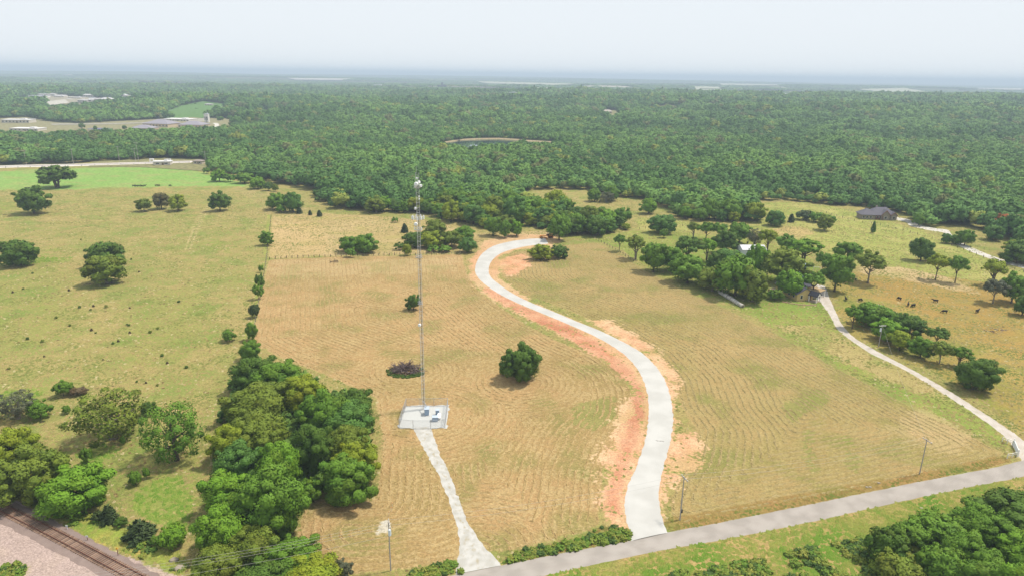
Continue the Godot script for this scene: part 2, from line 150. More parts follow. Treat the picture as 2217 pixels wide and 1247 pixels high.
["shrub","dark",-55.14,-321.44,2.58,1.73,1.77,"low dark bush left of the clump behind the radio mast","trees of the clump behind the mast"],
["round","yellow",-49.72,-311.09,2.06,2.41,3.06,"small bright tree with a trunk left of the radio mast at the field fence","trees of the clump behind the mast"],
["cedar","cedar",-58.37,-359.86,2.11,2.5,2.45,"upright dark cedar in the pale strip left of the mast","trees of the clump behind the mast"],
["shrub","green",-67.86,-385.73,2.12,1.43,1.4,"low dark bush in the pale strip at the edge of the wood","trees of the clump behind the mast"],
["round","green",-10.48,-354.3,4.52,4.39,5.6,"left tree of the three in front of the wood above the gravel bend","trees of the clump behind the mast"],
["round","green",-4.07,-350.59,3.27,4.03,5.13,"middle tree of the three in front of the wood above the gravel bend","trees of the clump behind the mast"],
["round","lime",2.01,-354.7,3.55,3.55,4.32,"right tree of the three in front of the wood above the gravel bend","trees of the clump behind the mast"],
["round","green",-146.57,-418.44,6.15,4.82,5,"left tree of the dark clump at the top of the pale hay strip","bushes scattered before the wood at upper left"],
["round","cool",-134.59,-411.46,5.48,5.77,6,"right tree of the dark clump at the top of the pale hay strip","bushes scattered before the wood at upper left"],
["shrub","green",-140.97,-408.96,3.08,2.36,2.4,"low bush in front of the dark clump at the top of the pale strip","bushes scattered before the wood at upper left"],
["cedar","cedar",-129.52,-407.16,1.95,2.1,2.06,"first small cedar right of the clump at the top of the pale strip","bushes scattered before the wood at upper left"],
["cedar","cedar",-121.9,-403.31,1.25,1.53,1.5,"smallest cedar of the row right of the upper clump","bushes scattered before the wood at upper left"],
["cedar","cedar",-115.33,-399.68,1.78,1.93,1.89,"last cedar of the row right of the upper clump, nearest the wood","bushes scattered before the wood at upper left"],
["shrub","dark",-134.43,-463.17,2.84,2.68,2.73,"small dark tree near the wood above the pale strip","bushes scattered before the wood at upper left"],
["shrub","dark",-130.01,-447.58,1.68,1.68,1.71,"tiny dark bush just below the small dark tree near the wood","bushes scattered before the wood at upper left"],
["shrub","green",-255.68,-569.27,3.07,2.49,2.58,"small round bush, first of the chain along the green meadow's right end","bushes scattered before the wood at upper left"],
["round","lime",-228.13,-528.33,5.71,4.25,4.34,"light green tree second in the chain along the green meadow's right end","bushes scattered before the wood at upper left"],
["shrub","green",-218.91,-526.81,3.39,3.02,3.08,"small bush third in the chain along the green meadow's right end","bushes scattered before the wood at upper left"],
["round","green",-206.13,-521.16,6.7,4.17,4.25,"wide dark tree fourth in the chain along the green meadow's right end","bushes scattered before the wood at upper left"],
["round","lime",-186.54,-496.16,5.38,4.18,4.26,"light green tree fifth in the chain along the green meadow's right end","bushes scattered before the wood at upper left"],
["shrub","dark",-176.49,-488.7,3.48,3.14,3.2,"dark bush sixth in the chain along the green meadow's right end","bushes scattered before the wood at upper left"],
["shrub","olive",-170.02,-485.12,2.14,2.65,2.7,"little tree last in the chain along the green meadow's right end","bushes scattered before the wood at upper left"],
["round","green",55.46,-462.89,4.56,4.24,4.49,"round green tree at the left of the group in the middle clearing","trees in the middle clearing"],
["sparse","grey",63.67,-460.26,5.48,3.37,3.63,"greyish tree in the middle of the group in the clearing","trees in the middle clearing"],
["round","green",68.06,-466.77,5.39,4.9,5.28,"tall green tree at the right of the group in the clearing","trees in the middle clearing"],
["round","lime",84.71,-421.72,5.19,4.59,4.77,"round light green tree standing by itself right of the clearing","trees in the middle clearing"],
["round","cool",81.93,-366.57,7.07,4.95,5.04,"large dark bluish dome-shaped tree behind the farmyard lawn","trees in the middle clearing"],
["shrub","green",80.55,-355.4,2.21,2.34,2.52,"small tree in front of the large dark dome-shaped tree","trees in the middle clearing"],
["round","green",24.18,-346.55,5.86,5.98,7.27,"tall tree with a visible trunk beside the orange machine","trees in the middle clearing"],
["open","green",52.37,-324.54,3.04,3.4,5.32,"small tree with a bare trunk at the left corner of the farmyard","farmyard trees"],
["open","olive",57.87,-309.85,5.28,4.71,6.92,"open olive tree with forked trunks at the left of the farmyard","farmyard trees"],
["round","green",62.12,-288.7,5.75,5.64,7.19,"leaning green tree at the left end of the farmyard row","farmyard trees"],
["round","green",70.79,-290.12,5.78,5.02,6.1,"green tree second in the farmyard row by the hay field","farmyard trees"],
["open","dark",81.36,-307.23,8.44,5.11,7.02,"dark spreading oak with several trunks behind the farmyard row","farmyard trees"],
["open","lime",90.85,-308.56,4.08,4.42,6.49,"light green tree with a pale trunk right of the spreading oak","farmyard trees"],
["round","green",73.14,-272.66,7.85,5.03,6.11,"bright rounded tree at the hay field corner of the farmyard row","farmyard trees"],
["round","dark",88.72,-287.45,4.03,4.24,4.99,"dark tree between the bright rounded tree and the white barn","farmyard trees"],
["round","cool",95.04,-289.59,6.79,4.71,5.54,"wide bluish tree in front of the white metal barn","farmyard trees"],
["round","olive",80.78,-262.19,6.01,4.29,5.05,"olive tree above the left end of the bale row","farmyard trees"],
["round","green",87.98,-255.92,8.11,7.33,8.34,"largest green tree in the middle of the farmyard","farmyard trees"],
["round","olive",92.7,-249.39,6,5.9,6.36,"big olive tree right of the bale row in front of the farmhouse","farmyard trees"],
["round","lime",106.55,-285.7,4.59,6.27,7.38,"green tree with a yellow-green top right of the white barn","farmyard trees"],
["round","olive",114.24,-275.33,8.97,6.17,7.86,"large yellow-olive tree behind the farmhouse","farmyard trees"],
["round","lime",109.53,-255.7,5.24,4.85,5.7,"bright green round tree covering the farmhouse roof","farmyard trees"],
["open","green",118.59,-256.37,4.34,3.95,6.2,"oak leaning over the end of the farm driveway","farmyard trees"],
["shrub","green",102.24,-251.79,2.86,2.07,2.11,"low tree on the farmhouse lawn left of the yellow wall","farmyard trees"],
["open","green",136.05,-287.97,3.42,4.06,6.36,"small tree behind the white swing frame","farmyard trees"],
["round","green",130.67,-263.64,5.74,6.13,9.01,"dark tree with a thin trunk right of the white swing frame","farmyard trees"],
["open","green",149.41,-293.26,6.44,5.58,8.2,"spreading tree behind the dark tree right of the yard","farmyard trees"],
["open","olive",150.27,-275.97,6.57,5.65,8.3,"olive tree with many stems at the right end of the yard trees","farmyard trees"],
["open","olive",95.89,-353.98,3.42,3.55,5.56,"first small tree of the row behind the yard lawn","farmyard trees"],
["open","green",101.82,-350.78,5.08,4.07,5.98,"second tree of the row behind the yard lawn","farmyard trees"],
["open","green",108.34,-349.01,4.82,4.06,5.97,"third tree of the row behind the yard lawn","farmyard trees"],
["round","dark",104.64,-324.47,5.63,4.44,6.09,"dark tree left behind the white metal barn","farmyard trees"],
["round","green",118.24,-346.81,5.75,4.36,5.99,"green tree right behind the white barn roof","farmyard trees"],
["sparse","grey",121.7,-334.93,3.94,4.18,5.74,"grey half-bare tree behind the white barn","farmyard trees"],
["open","yellow",126.59,-329.14,4.67,4.55,6.69,"yellow-green tree behind the barn's right end","farmyard trees"],
["open","green",130.26,-314.68,5.68,4.76,7,"green tree left of the pair behind the farmhouse","farmyard trees"],
["open","lime",134.97,-306.34,8.31,4.9,6.91,"wide light green tree behind the blue shed","farmyard trees"],
["round","cool",152.56,-390.81,5.23,4.4,4.57,"round dark tree in the grass far behind the barn","farmyard trees"],
["round","olive",149.05,-408.94,3.64,3.35,3.81,"pale olive tree near the wood's corner far behind the barn","farmyard trees"],
["shrub","cedar",177.31,-409.57,4.91,2.86,2.81,"dark cedar thicket left of the shrubs in the far grass","farmyard trees"],
["shrub","green",181.79,-402.98,4.56,3.12,3.06,"left shrub of the far thicket before the grey-roofed house","farmyard trees"],
["shrub","green",186.98,-397.98,4.1,2.68,2.62,"right shrub of the far thicket before the grey-roofed house","farmyard trees"],
["cedar","cedar",166.36,-401.51,2.07,2.63,2.58,"small cedar left of the far thicket","farmyard trees"],
["round","dark",194.33,-314.33,5.24,5.24,5.76,"round dark tree with a short trunk alone in the right pasture","trees of the right pasture"],
["open","yellow",182.61,-282.36,4.64,4.54,7.12,"umbrella-shaped tree with a bare trunk, left of the pasture pair","trees of the right pasture"],
["open","green",188.67,-278.51,4.39,5,7.35,"slim tree with a bare trunk, right of the pasture pair","trees of the right pasture"],
["open","yellow",201.59,-274.66,4.91,4.41,6.91,"flat-topped yellow-green tree by the far right of the pasture","trees of the right pasture"],
["open","grey",186.42,-251.08,4.62,4.24,5.82,"greyish open tree below the flat-topped tree at far right","trees of the right pasture"],
["round","green",194.38,-252.1,4.54,4.64,6.36,"dark green tree cut by the right frame edge in the pasture","trees of the right pasture"],
["round","dark",188.38,-237.79,3.39,3.39,3.98,"dark tree at the right frame edge below the greyish tree","trees of the right pasture"],
["round","cool",229.27,-351.87,2.43,2.56,2.71,"left bush of the three over the house drive","trees of the right pasture"],
["round","green",233.89,-351.38,3.4,2.26,2.39,"middle bush of the three over the house drive","trees of the right pasture"],
["round","green",236.04,-347.4,4.32,4.07,4.47,"tall round tree, right of the three over the house drive","trees of the right pasture"],
["cedar","green",202.03,-374.76,1.42,3.14,3.69,"thin young conifer in the grass before the grey-roofed house","trees of the right pasture"],
["round","dark",238.58,-311.88,6.84,4.79,4.89,"big dark tree at the right frame edge above the house drive","trees of the right pasture"],
["round","orange",279.4,-382.3,4.46,4.73,5.56,"rusty orange tree at the edge of the wood at far right","trees of the right pasture"],
["round","cool",259.4,-360.66,4.73,3.96,4.26,"bluish tree left below the rusty orange tree","trees of the right pasture"],
["round","green",239.14,-395.68,3.12,3.26,3.84,"small round tree by the drive right of the grey-roofed house","trees of the right pasture"],
["open","green",117.66,-220.93,3.32,3.24,5.08,"first tree at the upper end of the driveway row with a visible trunk","row of trees beside the farm driveway"],
["round","green",125.32,-223.66,5.61,3.73,4.39,"largest rounded tree near the upper end of the driveway row","row of trees beside the farm driveway"],
["round","green",129.84,-223.27,3.76,2.97,3.49,"green tree third from the upper end of the driveway row","row of trees beside the farm driveway"],
["shrub","gold",123.12,-225.38,1.94,1.21,1.43,"little golden-yellow bush under the driveway row","row of trees beside the farm driveway"],
["round","lime",123.88,-209.53,4.76,3.14,3.69,"light green tree in front of the middle of the driveway row","row of trees beside the farm driveway"],
["round","dark",134.63,-224.02,2.73,2.29,2.69,"small dark tree peeping behind the middle of the driveway row","row of trees beside the farm driveway"],
["round","dark",134.51,-215.73,4.66,3.09,3.64,"dark green tree in the middle of the driveway row","row of trees beside the farm driveway"],
["round","yellow",123.44,-201.58,3.8,2.89,3.69,"yellow-green tree behind the white-armed utility pole","row of trees beside the farm driveway"],
["open","dark",137.5,-205.65,3.72,2.63,3.87,"dark flat-topped tree in the lower half of the driveway row","row of trees beside the farm driveway"],
["round","green",126.86,-195.75,3.42,2.78,3.54,"round green tree in the lower half of the driveway row","row of trees beside the farm driveway"],
["open","olive",130.24,-191.44,3.76,3.14,4.3,"olive tree next to last in the lower driveway row","row of trees beside the farm driveway"],
["open","green",134.93,-189.62,3.04,2.58,3.79,"small dark tree last in the driveway row before the gap","row of trees beside the farm driveway"],
["round","dark",129.62,-173.76,5.44,4.04,4.75,"big dark two-crowned tree alone at the lower end of the driveway row","row of trees beside the farm driveway"],
["round","dark",-618.28,-995.27,3.95,3.29,4,"small tree on the far campus lawn among the school buildings, first of its scattered trees","trees on the far campus"],
["round","green",-696.23,-1107.97,3.66,3.66,4.45,"small tree on the far campus lawn among the school buildings, second of its scattered trees","trees on the far campus"],
["round","cool",-661.26,-1114.63,3.31,3.68,4.47,"small tree on the far campus lawn among the school buildings, third of its scattered trees","trees on the far campus"],
["round","dark",-549.76,-982.05,2.93,3.25,3.95,"small tree on the far campus lawn among the school buildings, fourth of its scattered trees","trees on the far campus"],
["round","green",-456.01,-958.07,3.49,3.17,3.86,"small tree on the far campus lawn among the school buildings, fifth of its scattered trees","trees on the far campus"],
["round","cool",-436.27,-938.36,3.11,3.11,3.78,"small tree on the far campus lawn among the school buildings, sixth of its scattered trees","trees on the far campus"],
["round","dark",-437.41,-969.17,2.89,3.21,3.9,"small tree on the far campus lawn among the school buildings, seventh of its scattered trees","trees on the far campus"],
["round","green",-499.91,-1188.23,5.48,3.91,4.75,"small tree on the far campus lawn among the school buildings, eighth of its scattered trees","trees on the far campus"],
["round","cool",-493.9,-1214.63,4.8,4,4.86,"small tree on the far campus lawn among the school buildings, ninth of its scattered trees","trees on the far campus"],
["round","dark",-466.56,-1167.05,3.46,3.85,4.68,"small tree on the far campus lawn among the school buildings, tenth of its scattered trees","trees on the far campus"],
["round","green",-578.1,-960.53,2.55,3.19,3.87,"small tree on the far campus lawn among the school buildings, eleventh of its scattered trees","trees on the far campus"],
["round","dark",-706.2,-1507.15,5.94,3.95,4.65,"dark tree at the left of the far golf meadow","trees on the far golf meadow"],
["round","green",-716.68,-1543.73,10.13,5.06,5.96,"wide tree at the upper left of the far golf meadow","trees on the far golf meadow"],
["round","cool",-710.72,-1571.74,10.31,5.16,6.06,"dark double-crowned tree in the middle of the far golf meadow","trees on the far golf meadow"],
["round","dark",-709.04,-1522.29,4.5,2.99,3.52,"small round tree left of the middle of the far golf meadow","trees on the far golf meadow"],
["round","green",-681.82,-1549.91,8.14,4.07,4.78,"tree at the upper right of the far golf meadow","trees on the far golf meadow"],
["round","cool",-638.1,-1486.22,6.83,3.9,4.58,"tree at the right edge of the far golf meadow","trees on the far golf meadow"],
["round","dark",-648.83,-1439.46,7.57,3.78,4.45,"pale tree at the lower middle of the far golf meadow","trees on the far golf meadow"],
["round","dark",98,-111.18,7.01,3.66,3.8,"dark tree at the right frame edge at the top of the corner thicket","thicket trees in the bottom right corner"],
["round","green",88.73,-108.87,4.74,3.12,3.18,"green tree second from the top of the corner thicket","thicket trees in the bottom right corner"],
["round","lime",92.32,-101.25,5.29,2.93,2.98,"bright green tree at the right frame edge in the corner thicket","thicket trees in the bottom right corner"],
["shrub","green",81.07,-108.76,4.75,2.38,2.33,"bushy green tree on the road side of the corner thicket","thicket trees in the bottom right corner"],
["shrub","dark",66.98,-101.65,3.26,3.43,3.37,"dark bush at the left front of the corner thicket","thicket trees in the bottom right corner"],
["shrub","green",74.32,-107,3.2,2.07,2.03,"green bush behind the dark bush of the corner thicket","thicket trees in the bottom right corner"],
["round","green",81.09,-100.62,4.25,3.27,3.2,"dark green tree in the middle of the corner thicket","thicket trees in the bottom right corner"],
["shrub","olive",66.2,-96.44,3.92,2.7,2.64,"olive bush at the bottom of the corner thicket near the dark bush","thicket trees in the bottom right corner"],
["shrub","green",74.36,-97.46,3.75,3.18,3.11,"green bush at the bottom middle of the corner thicket","thicket trees in the bottom right corner"],
["round","green",79.7,-93.98,4.21,3.38,3.31,"tree cut by the bottom frame edge in the corner thicket","thicket trees in the bottom right corner"],
["round","lime",84.54,-90.19,4.99,4.47,4.38,"bright tree in the very bottom right corner","thicket trees in the bottom right corner"],
["round","green",100.81,-106.21,5.49,3.78,3.71,"tree just inside the right frame edge behind the dark thicket tree","thicket trees in the bottom right corner"]]
const SEEDLINGS := [-190.89,-247.32,-216.7,-332.69,-172.09,-296.67,-171.39,-250.55,-155.36,-231,-150.01,-228.71,-151.39,-232.7,-146.25,-231.9,-189.7,-251.48,-137.42,-231.26,-153.34,-200.61,-147.12,-198.5,-137.98,-208.97,-135.2,-206.57,-129.31,-214.51,-124.32,-206.99,-124.7,-197.79,-118.04,-207.65,-139.12,-187.04,-117.34,-211.06,-104.71,-188.61,-100.59,-183.28,-128.24,-213.67,-143.09,-177.91,-120.52,-185.29,-147.56,-212.91,-93.67,-180.55,-158.21,-277.03,-200.53,-272.8,-104.88,-188.96,-100.02,-170.16,-96.05,-168.55,-102.81,-170.66,-124.06,-199.75,-123.3,-238.65,-156.59,-219.77]
const PT := {"tower":[-22.32,-157.33],"cab1":[-21.04,-154.63],"cab2":[-18.32,-154.22],"cab3":[-18.58,-151.34],"tank":[-17.77,-152.31],"pile":[-30.31,-180.12],"pole1":[-20.28,-97.75],"pole2":[33.24,-113.03],"pole3":[89.58,-130.3],"pole4":[118.17,-204.04],"gate0":[119,-143.14],"gate1":[116.59,-138.18],"wing0":[117.66,-145.01],"wing1":[113.56,-137.31],"grader0":[15.25,-348.79],"grader1":[20.91,-350.72],"bale0":[82.67,-259.54],"bale1":[86.44,-241.34],"trough":[138.79,-245.73],"house":[225.64,-413.36],"barnA":[108.11,-320.4],"barnB":[109.27,-313.52],"barnC":[118.74,-317.47],"shed":[129.08,-294.53],"shed2":[124.63,-283.37],"ball":[106.87,-281.1],"swing0":[133.73,-291.77],"swing1":[136.43,-290.43],"fhouse":[114.2,-251.87],"porch":[113.55,-250.71],"hen":[106.25,-264.61],"branches":[167.21,-220.88],"logs":[-163.84,-261.32],"implement":[-80.47,-296.78],"can0":[75.52,-125.07],"can1":[76.21,-125.09],"can2":[78.87,-126.69],"can3":[82.9,-117.86],"rock0":[-58.63,-99.66],"rock1":[-56.63,-97.48],"mark0":[-82.19,-107.4],"mark1":[-76.59,-104.36],"mark2":[-68.85,-100.41],"stake0":[-23.12,-115.87],"stake1":[-23.04,-114.38],"stake2":[-23.24,-112.91],"stake3":[-54.49,-173.42],"stake4":[-56.75,-174.56],"debris":[35.49,-142.78],"slab":[-23.21,-109.79],"whitebox":[1.95,-356.57],"deadpile":[80.41,-104.75]}
const COWS := [[129.86,-252,80],[134.98,-251.09,20],[145.85,-278.86,160],[151.49,-253.53,100],[150.92,-246.26,60],[152.28,-245.23,200],[164.23,-251.25,160],[160.28,-238.74,170],[173.09,-239.79,30]]
const FARCOWS := [[-278.6,-497.9,20],[-276.12,-497.05,200],[-274.72,-498.25,10],[-272.24,-497.39,170],[-270.84,-498.59,30],[-263.25,-500.36,20],[-261.3,-500.53,180],[-253.48,-501.23,60],[-345.49,-480.46,10],[-343.33,-480.65,170]]
const FARPOLES := [-430.67,-605.4,-392.67,-611.21,-360.87,-628.11,-347.78,-631.3,-347.96,-636.49,-280.63,-625.27]
const FENCES := {"F_MID":[-111.01,-300.77,-99.93,-303.84,-87.78,-306.17,-79.52,-307.47,-62.79,-310.09,-50.01,-311.66,-37.11,-313.24,-24.22,-316.58],"F_LEFT":[-142.95,-396.05,-131.16,-359.37,-112.46,-300.69,-99.68,-258.72,-87.43,-217.98,-82.11,-200.54],"F_YARD":[42.65,-351.51,50.49,-329.01,56.38,-306.49],"F_HOUSE":[200.89,-432.07,207.17,-407.95,217.52,-395.37,224.54,-376.17,228.96,-355.34,229.14,-325.29,230.75,-296.67],"F_BACK":[71.28,-375.88,98.37,-386.23,114.78,-369.25]}
const BUILDINGS := [
[-481.81,-1049.78,36.14,8.13,"school","long tan school wing with grey hipped roof beside the loop drive"],
[-534.62,-1058.21,42.02,8.82,"school","large grey-roofed school building, biggest of the far campus"],
[-521.02,-980.69,29.91,7.02,"school","low tan school wing with grey roof in front of the biggest campus building"],
[-502.91,-1143.96,6.8,14.96,"block","tan square tower at the right end of the far campus"],
[-560.82,-1174.07,46.51,3.49,"flat","long low white flat-roofed wing behind the far campus"],
[-573.86,-963.07,26.83,2.88,"canopy","dark-roofed open shelter in the field left of the far campus"],
[-775.66,-1092.58,40.47,5.2,"flat","low white-roofed store at the left edge beyond the wood"],
[-667.12,-954.58,38.01,3.42,"flat","long grey-roofed shed at the left edge nearest the wood"],
[-1262.59,-1873.87,44.17,9.94,"block","large white blue-roofed warehouse in the distant town"],
[-1226.47,-1904.06,27.42,7.85,"flat","pale distant town building right of the warehouse"],
[-1169.07,-1881.37,36.95,6.65,"flat","wide pale distant town building in the middle of the town"],
[-1108.4,-1851.54,16.98,7.64,"block","small white distant town block at the right of the town"],
[-901.47,-1445.23,26.6,4.28,"canopy","blue-roofed distant house among trees below the town"],
[-1081.07,-1993.6,39.11,7.04,"flat","long white distant building beyond the golf meadow"],
[-1063.77,-2054.26,26.86,9.67,"block","white gabled distant building right of the long white one"],
[-666.2,-1534.5,16.1,4.53,"gable","pale house at the far edge of the golf meadow"],
[-611.39,-1468.51,19.29,5.21,"gable","tan house right of the golf meadow"],
[199.49,-1510.17,19.83,8.03,"gable","brown-roofed house in a grassy clearing on the wooded hill"],
[875.71,-2116.75,22.07,9.93,"block","white square building on the crest of the right hill"],
[-126.79,-2362.63,52.37,9.7,"block","cream long building on the distant ridge, centre"],
[-10.98,-2306.65,39.1,12.18,"block","white hospital-like block on the distant ridge right of the cream building"],
[69.47,-2334.47,45.64,6.85,"flat","long pale building on the distant plain right of the white block"],
[-699.9,-3630.41,37.76,14.87,"block","white building on a pale hilltop, centre left distance"],
[-410.04,-2908.29,15.16,15.35,"block","small pale distant house below the ridge"],
[-362.99,-3544.4,46.09,16.59,"dark","dark building with a small tower on the distant ridge"],
[-420.64,-920.38,11,2.75,"gable","grey roof peeping out of the wood below the campus, left one"],
[-401.19,-909.31,9.67,2.72,"gable","beige roof peeping out of the wood below the campus, right one"],
[-348.26,-877.15,8.17,3.15,"gable","white roof alone in the wood right below the campus"],
[-343.88,-933.05,11.15,2.79,"gable","tan roof in the wood farther right of the campus"],
[-536.33,-762.77,7.13,2.75,"red","red roof showing among the trees at the far left"],
[463.2,-1254.09,13.22,3.72,"gable","pale roof on the wooded hillside, left of two"],
[530.14,-1217.06,12.84,3.61,"gable","greyish roof on the wooded hillside, right of two"],
[528.8,-924.64,7.37,2.76,"gable","white roof deep in the right wood"],
[318.44,-615.96,7.46,2.24,"gable","grey hip roof half hidden in the wood above the grey-roofed house"],
[-335.39,-636.17,3.85,4.23,"frame","white frame of a small switchyard by the far highway"],
[-320.39,-637.88,3.43,3.86,"frame","second white switchyard frame right of the first one"],
[-317.72,-621.15,14.21,1.5,"flat","low pale utility building by the far highway"],
[-289.48,-631.02,8.49,2.29,"gable","brown roof among bushes right of the utility building"],
[-1928.21,-2772.12,18.06,8.13,"block","tiny pale distant house, left of the far houses above the town"],
[-2557.15,-3770.87,29.43,8.83,"block","tiny white distant house in the blue woods at far left"],
[-2294.36,-3502.16,22.79,8.21,"block","tiny pale distant house in the blue woods right of the first"],
[-3954.02,-6288.96,65.23,14.68,"flat","white distant building just under the horizon at left"],
[-20907.19,-31537.69,203.98,30,"flat","white distant dome-like roof on the left horizon"]]
const FAR_FIELDS := [[-1016.44,-1519.25,-1020.08,-1597.06,-948.43,-1498.15,-942.67,-1428],[72.09,-3637.67,441.51,-3659.54,493.15,-3516.18,189.24,-3398.76],[450.89,-3544.4,889.34,-3740.86,1054.54,-3637.67,440.28,-2367.35],[1080.57,-4319.63,1477.07,-5109,1161.91,-3924.61,956.65,-3816.35],[1204.7,-3391.98,1635.48,-3666.86,1678.11,-3412.37,834.11,-2185.52],[2433.23,-5027.98,2892.56,-5274.96,2486.96,-4225.73,2060.76,-4035.94],[5147.11,-7976.96,5873.29,-8219.65,3848.42,-5381.41,3407.1,-5222.52],[-354.52,-6454.45,487.88,-5556.23,226.99,-4092.78,-233.1,-5556.23],[-2000.93,-6238.9,-1472.23,-6403.07,-1462.81,-6018.51,-1838.59,-5970.6],[2310.79,-8008.9,3013.88,-7945.15,1999.85,-5359.95,1548.23,-5359.95]]
const TOWN := [-1355.58,-1950.27,-1302.58,-1950.27,-1357.91,-1873.87,-952.72,-1642.37,-1191.97,-1969.85,-1246.3,-1934.74,-1371.18,-1942.49,-1152.87,-1645.65,-983.58,-1652.24,-1184.74,-1977.73,-1245.64,-1822.18,-1003.06,-1639.09,-1178.54,-2013.62,-1153.69,-1822.18,-1268.66,-1954.17,-1289.36,-1969.85,-933.21,-1616.32,-1240.29,-1930.88,-1097.9,-1888.91,-953.28,-1626.04,-1066.84,-2005.59,-1058.26,-2009.6,-1105.53,-2001.59,-1065.98,-2074.88,-1097.41,-1961.99,-1911.18,-2816.79,-2324.99,-3601.51,-2235.07,-4019.84,-2505,-3823.98,-2330.41,-3770.87,-1774.72,-2663.53,-1880.82,-2799.96,-2372.08,-4150.42,-2631.24,-3681.54]
const HILLS := [[1150, -2150, 1100, 640, 22], [2700, -2500, 1400, 900, 21], [-1500, -3000, 900, 350, 16], [600, -4300, 1500, 420, 24], [2500, -5600, 2200, 520, 30], [-2600, -6600, 2500, 600, 32], [-3800, -4300, 1500, 500, 22], [1500, -8600, 3000, 620, 38], [-800, -11000, 5000, 750, 44], [-5000, -9300, 3000, 800, 44], [-300, -3650, 800, 350, 14], [700, -1450, 300, 130, 15], [1350, -1500, 340, 140, 16], [250, -1800, 360, 150, 14], [1750, -1850, 380, 170, 14], [-650, -1650, 450, 160, 14], [-1500, -2100, 480, 190, 15], [150, -2450, 560, 200, 16], [-300, -1330, 260, 110, 10]]
const POND := [-120.68,-794.47,-76.73,-867.93,-61.04,-892.1,-25.89,-907.15,10.14,-893.21,85.77,-876.47,86.7,-855.96,37.5,-837.71,-17.52,-803.28,-36.92,-761.29,-57.76,-768.06,-80.95,-794.71]
const DAM := [-131.05,-793.06,-101,-829.43,-77.52,-877.03,-61.7,-901.7,-26.18,-917.07,-7.87,-913.2,39.49,-885.02,102.52,-869.9]
var rng := RandomNumberGenerator.new()
var used := {}
var M := {}
var LEAF := {}
var PROTO := {}

# ---------------------------------------------------------------- helpers
func lin(r: float, g: float, b: float) -> Color:
	return Color(r, g, b).linear_to_srgb()

func mat(r: float, g: float, b: float, rough := 0.9, metal := 0.0, spec := 0.3) -> StandardMaterial3D:
	var m := StandardMaterial3D.new()
	m.albedo_color = lin(r, g, b)
	m.roughness = rough
	m.metallic = metal
	m.metallic_specular = spec
	return m

func noise_tex(freq: float, lo: Color, hi: Color, seed_: int, octaves := 4) -> NoiseTexture2D:
	var n := FastNoiseLite.new()
	n.seed = seed_
	n.frequency = freq
	n.fractal_octaves = octaves
	var t := NoiseTexture2D.new()
	t.width = 512
	t.height = 512
	t.seamless = true
	t.noise = n
	var g := Gradient.new()
	g.set_color(0, lo)
	g.set_color(1, hi)
	t.color_ramp = g
	return t

func grain(m: StandardMaterial3D, metres: float, lo: float, seed_: int, freq := 0.02) -> StandardMaterial3D:
	var key := "grain%.2f_%d_%.3f" % [lo, seed_, freq]
	if not PROTO.has(key):
		PROTO[key] = noise_tex(freq, Color(lo, lo, lo), Color(1, 1, 1), seed_)
	m.albedo_texture = PROTO[key]
	m.uv1_triplanar = true
	m.uv1_world_triplanar = true
	m.uv1_scale = Vector3.ONE / metres
	return m

func numbered(called: String) -> String:
	if not used.has(called):
		used[called] = 0
		return called
	used[called] += 1
	return "%s_%03d" % [called, used[called]]

func tag(o: Node, label: String, category: String, group := "") -> Node:
	o.set_meta("label", label)
	o.set_meta("category", category)
	if group:
		o.set_meta("group", group)
	return o

func thing(called: String, label: String, category: String, at: Vector3, turn := 0.0, group := "") -> Node3D:
	var o := Node3D.new()
	o.name = numbered(called)
	add_child(o)
	o.position = at
	o.rotation.y = turn
	tag(o, label, category, group)
	return o

func part(called: String, mesh: Mesh, m: Material, parent: Node, at := Vector3.ZERO, turn := Vector3.ZERO) -> MeshInstance3D:
	var o := MeshInstance3D.new()
	o.mesh = mesh
	o.material_override = m
	o.position = at
	o.rotation = turn
	o.name = called
	parent.add_child(o, true)
	return o

func structure(called: String, mesh: Mesh, m: Material) -> MeshInstance3D:
	var o := MeshInstance3D.new()
	o.mesh = mesh
	o.material_override = m
	o.name = numbered(called)
	add_child(o)
	o.set_meta("kind", "structure")
	return o

func solid(called: String, mesh: Mesh, m: Material, label: String, category: String, at := Vector3.ZERO, group := "") -> MeshInstance3D:
	var o := MeshInstance3D.new()
	o.mesh = mesh
	o.material_override = m
	o.name = numbered(called)
	add_child(o)
	o.position = at
	tag(o, label, category, group)
	return o

func pt(key: String, y := 0.0) -> Vector3:
	return Vector3(PT[key][0], y, PT[key][1])

func pts(a: Array) -> PackedVector2Array:
	var r := PackedVector2Array()
	for i in range(0, a.size(), 2):
		r.append(Vector2(a[i], a[i + 1]))
	return r

func hill(x: float, z: float) -> float:
	var h := 0.0
	if z > -900.0:
		return 0.0
	for k in HILLS:
		h += k[4] * exp(-pow((x - k[0]) / k[2], 2) - pow((z - k[1]) / k[3], 2))
	return h

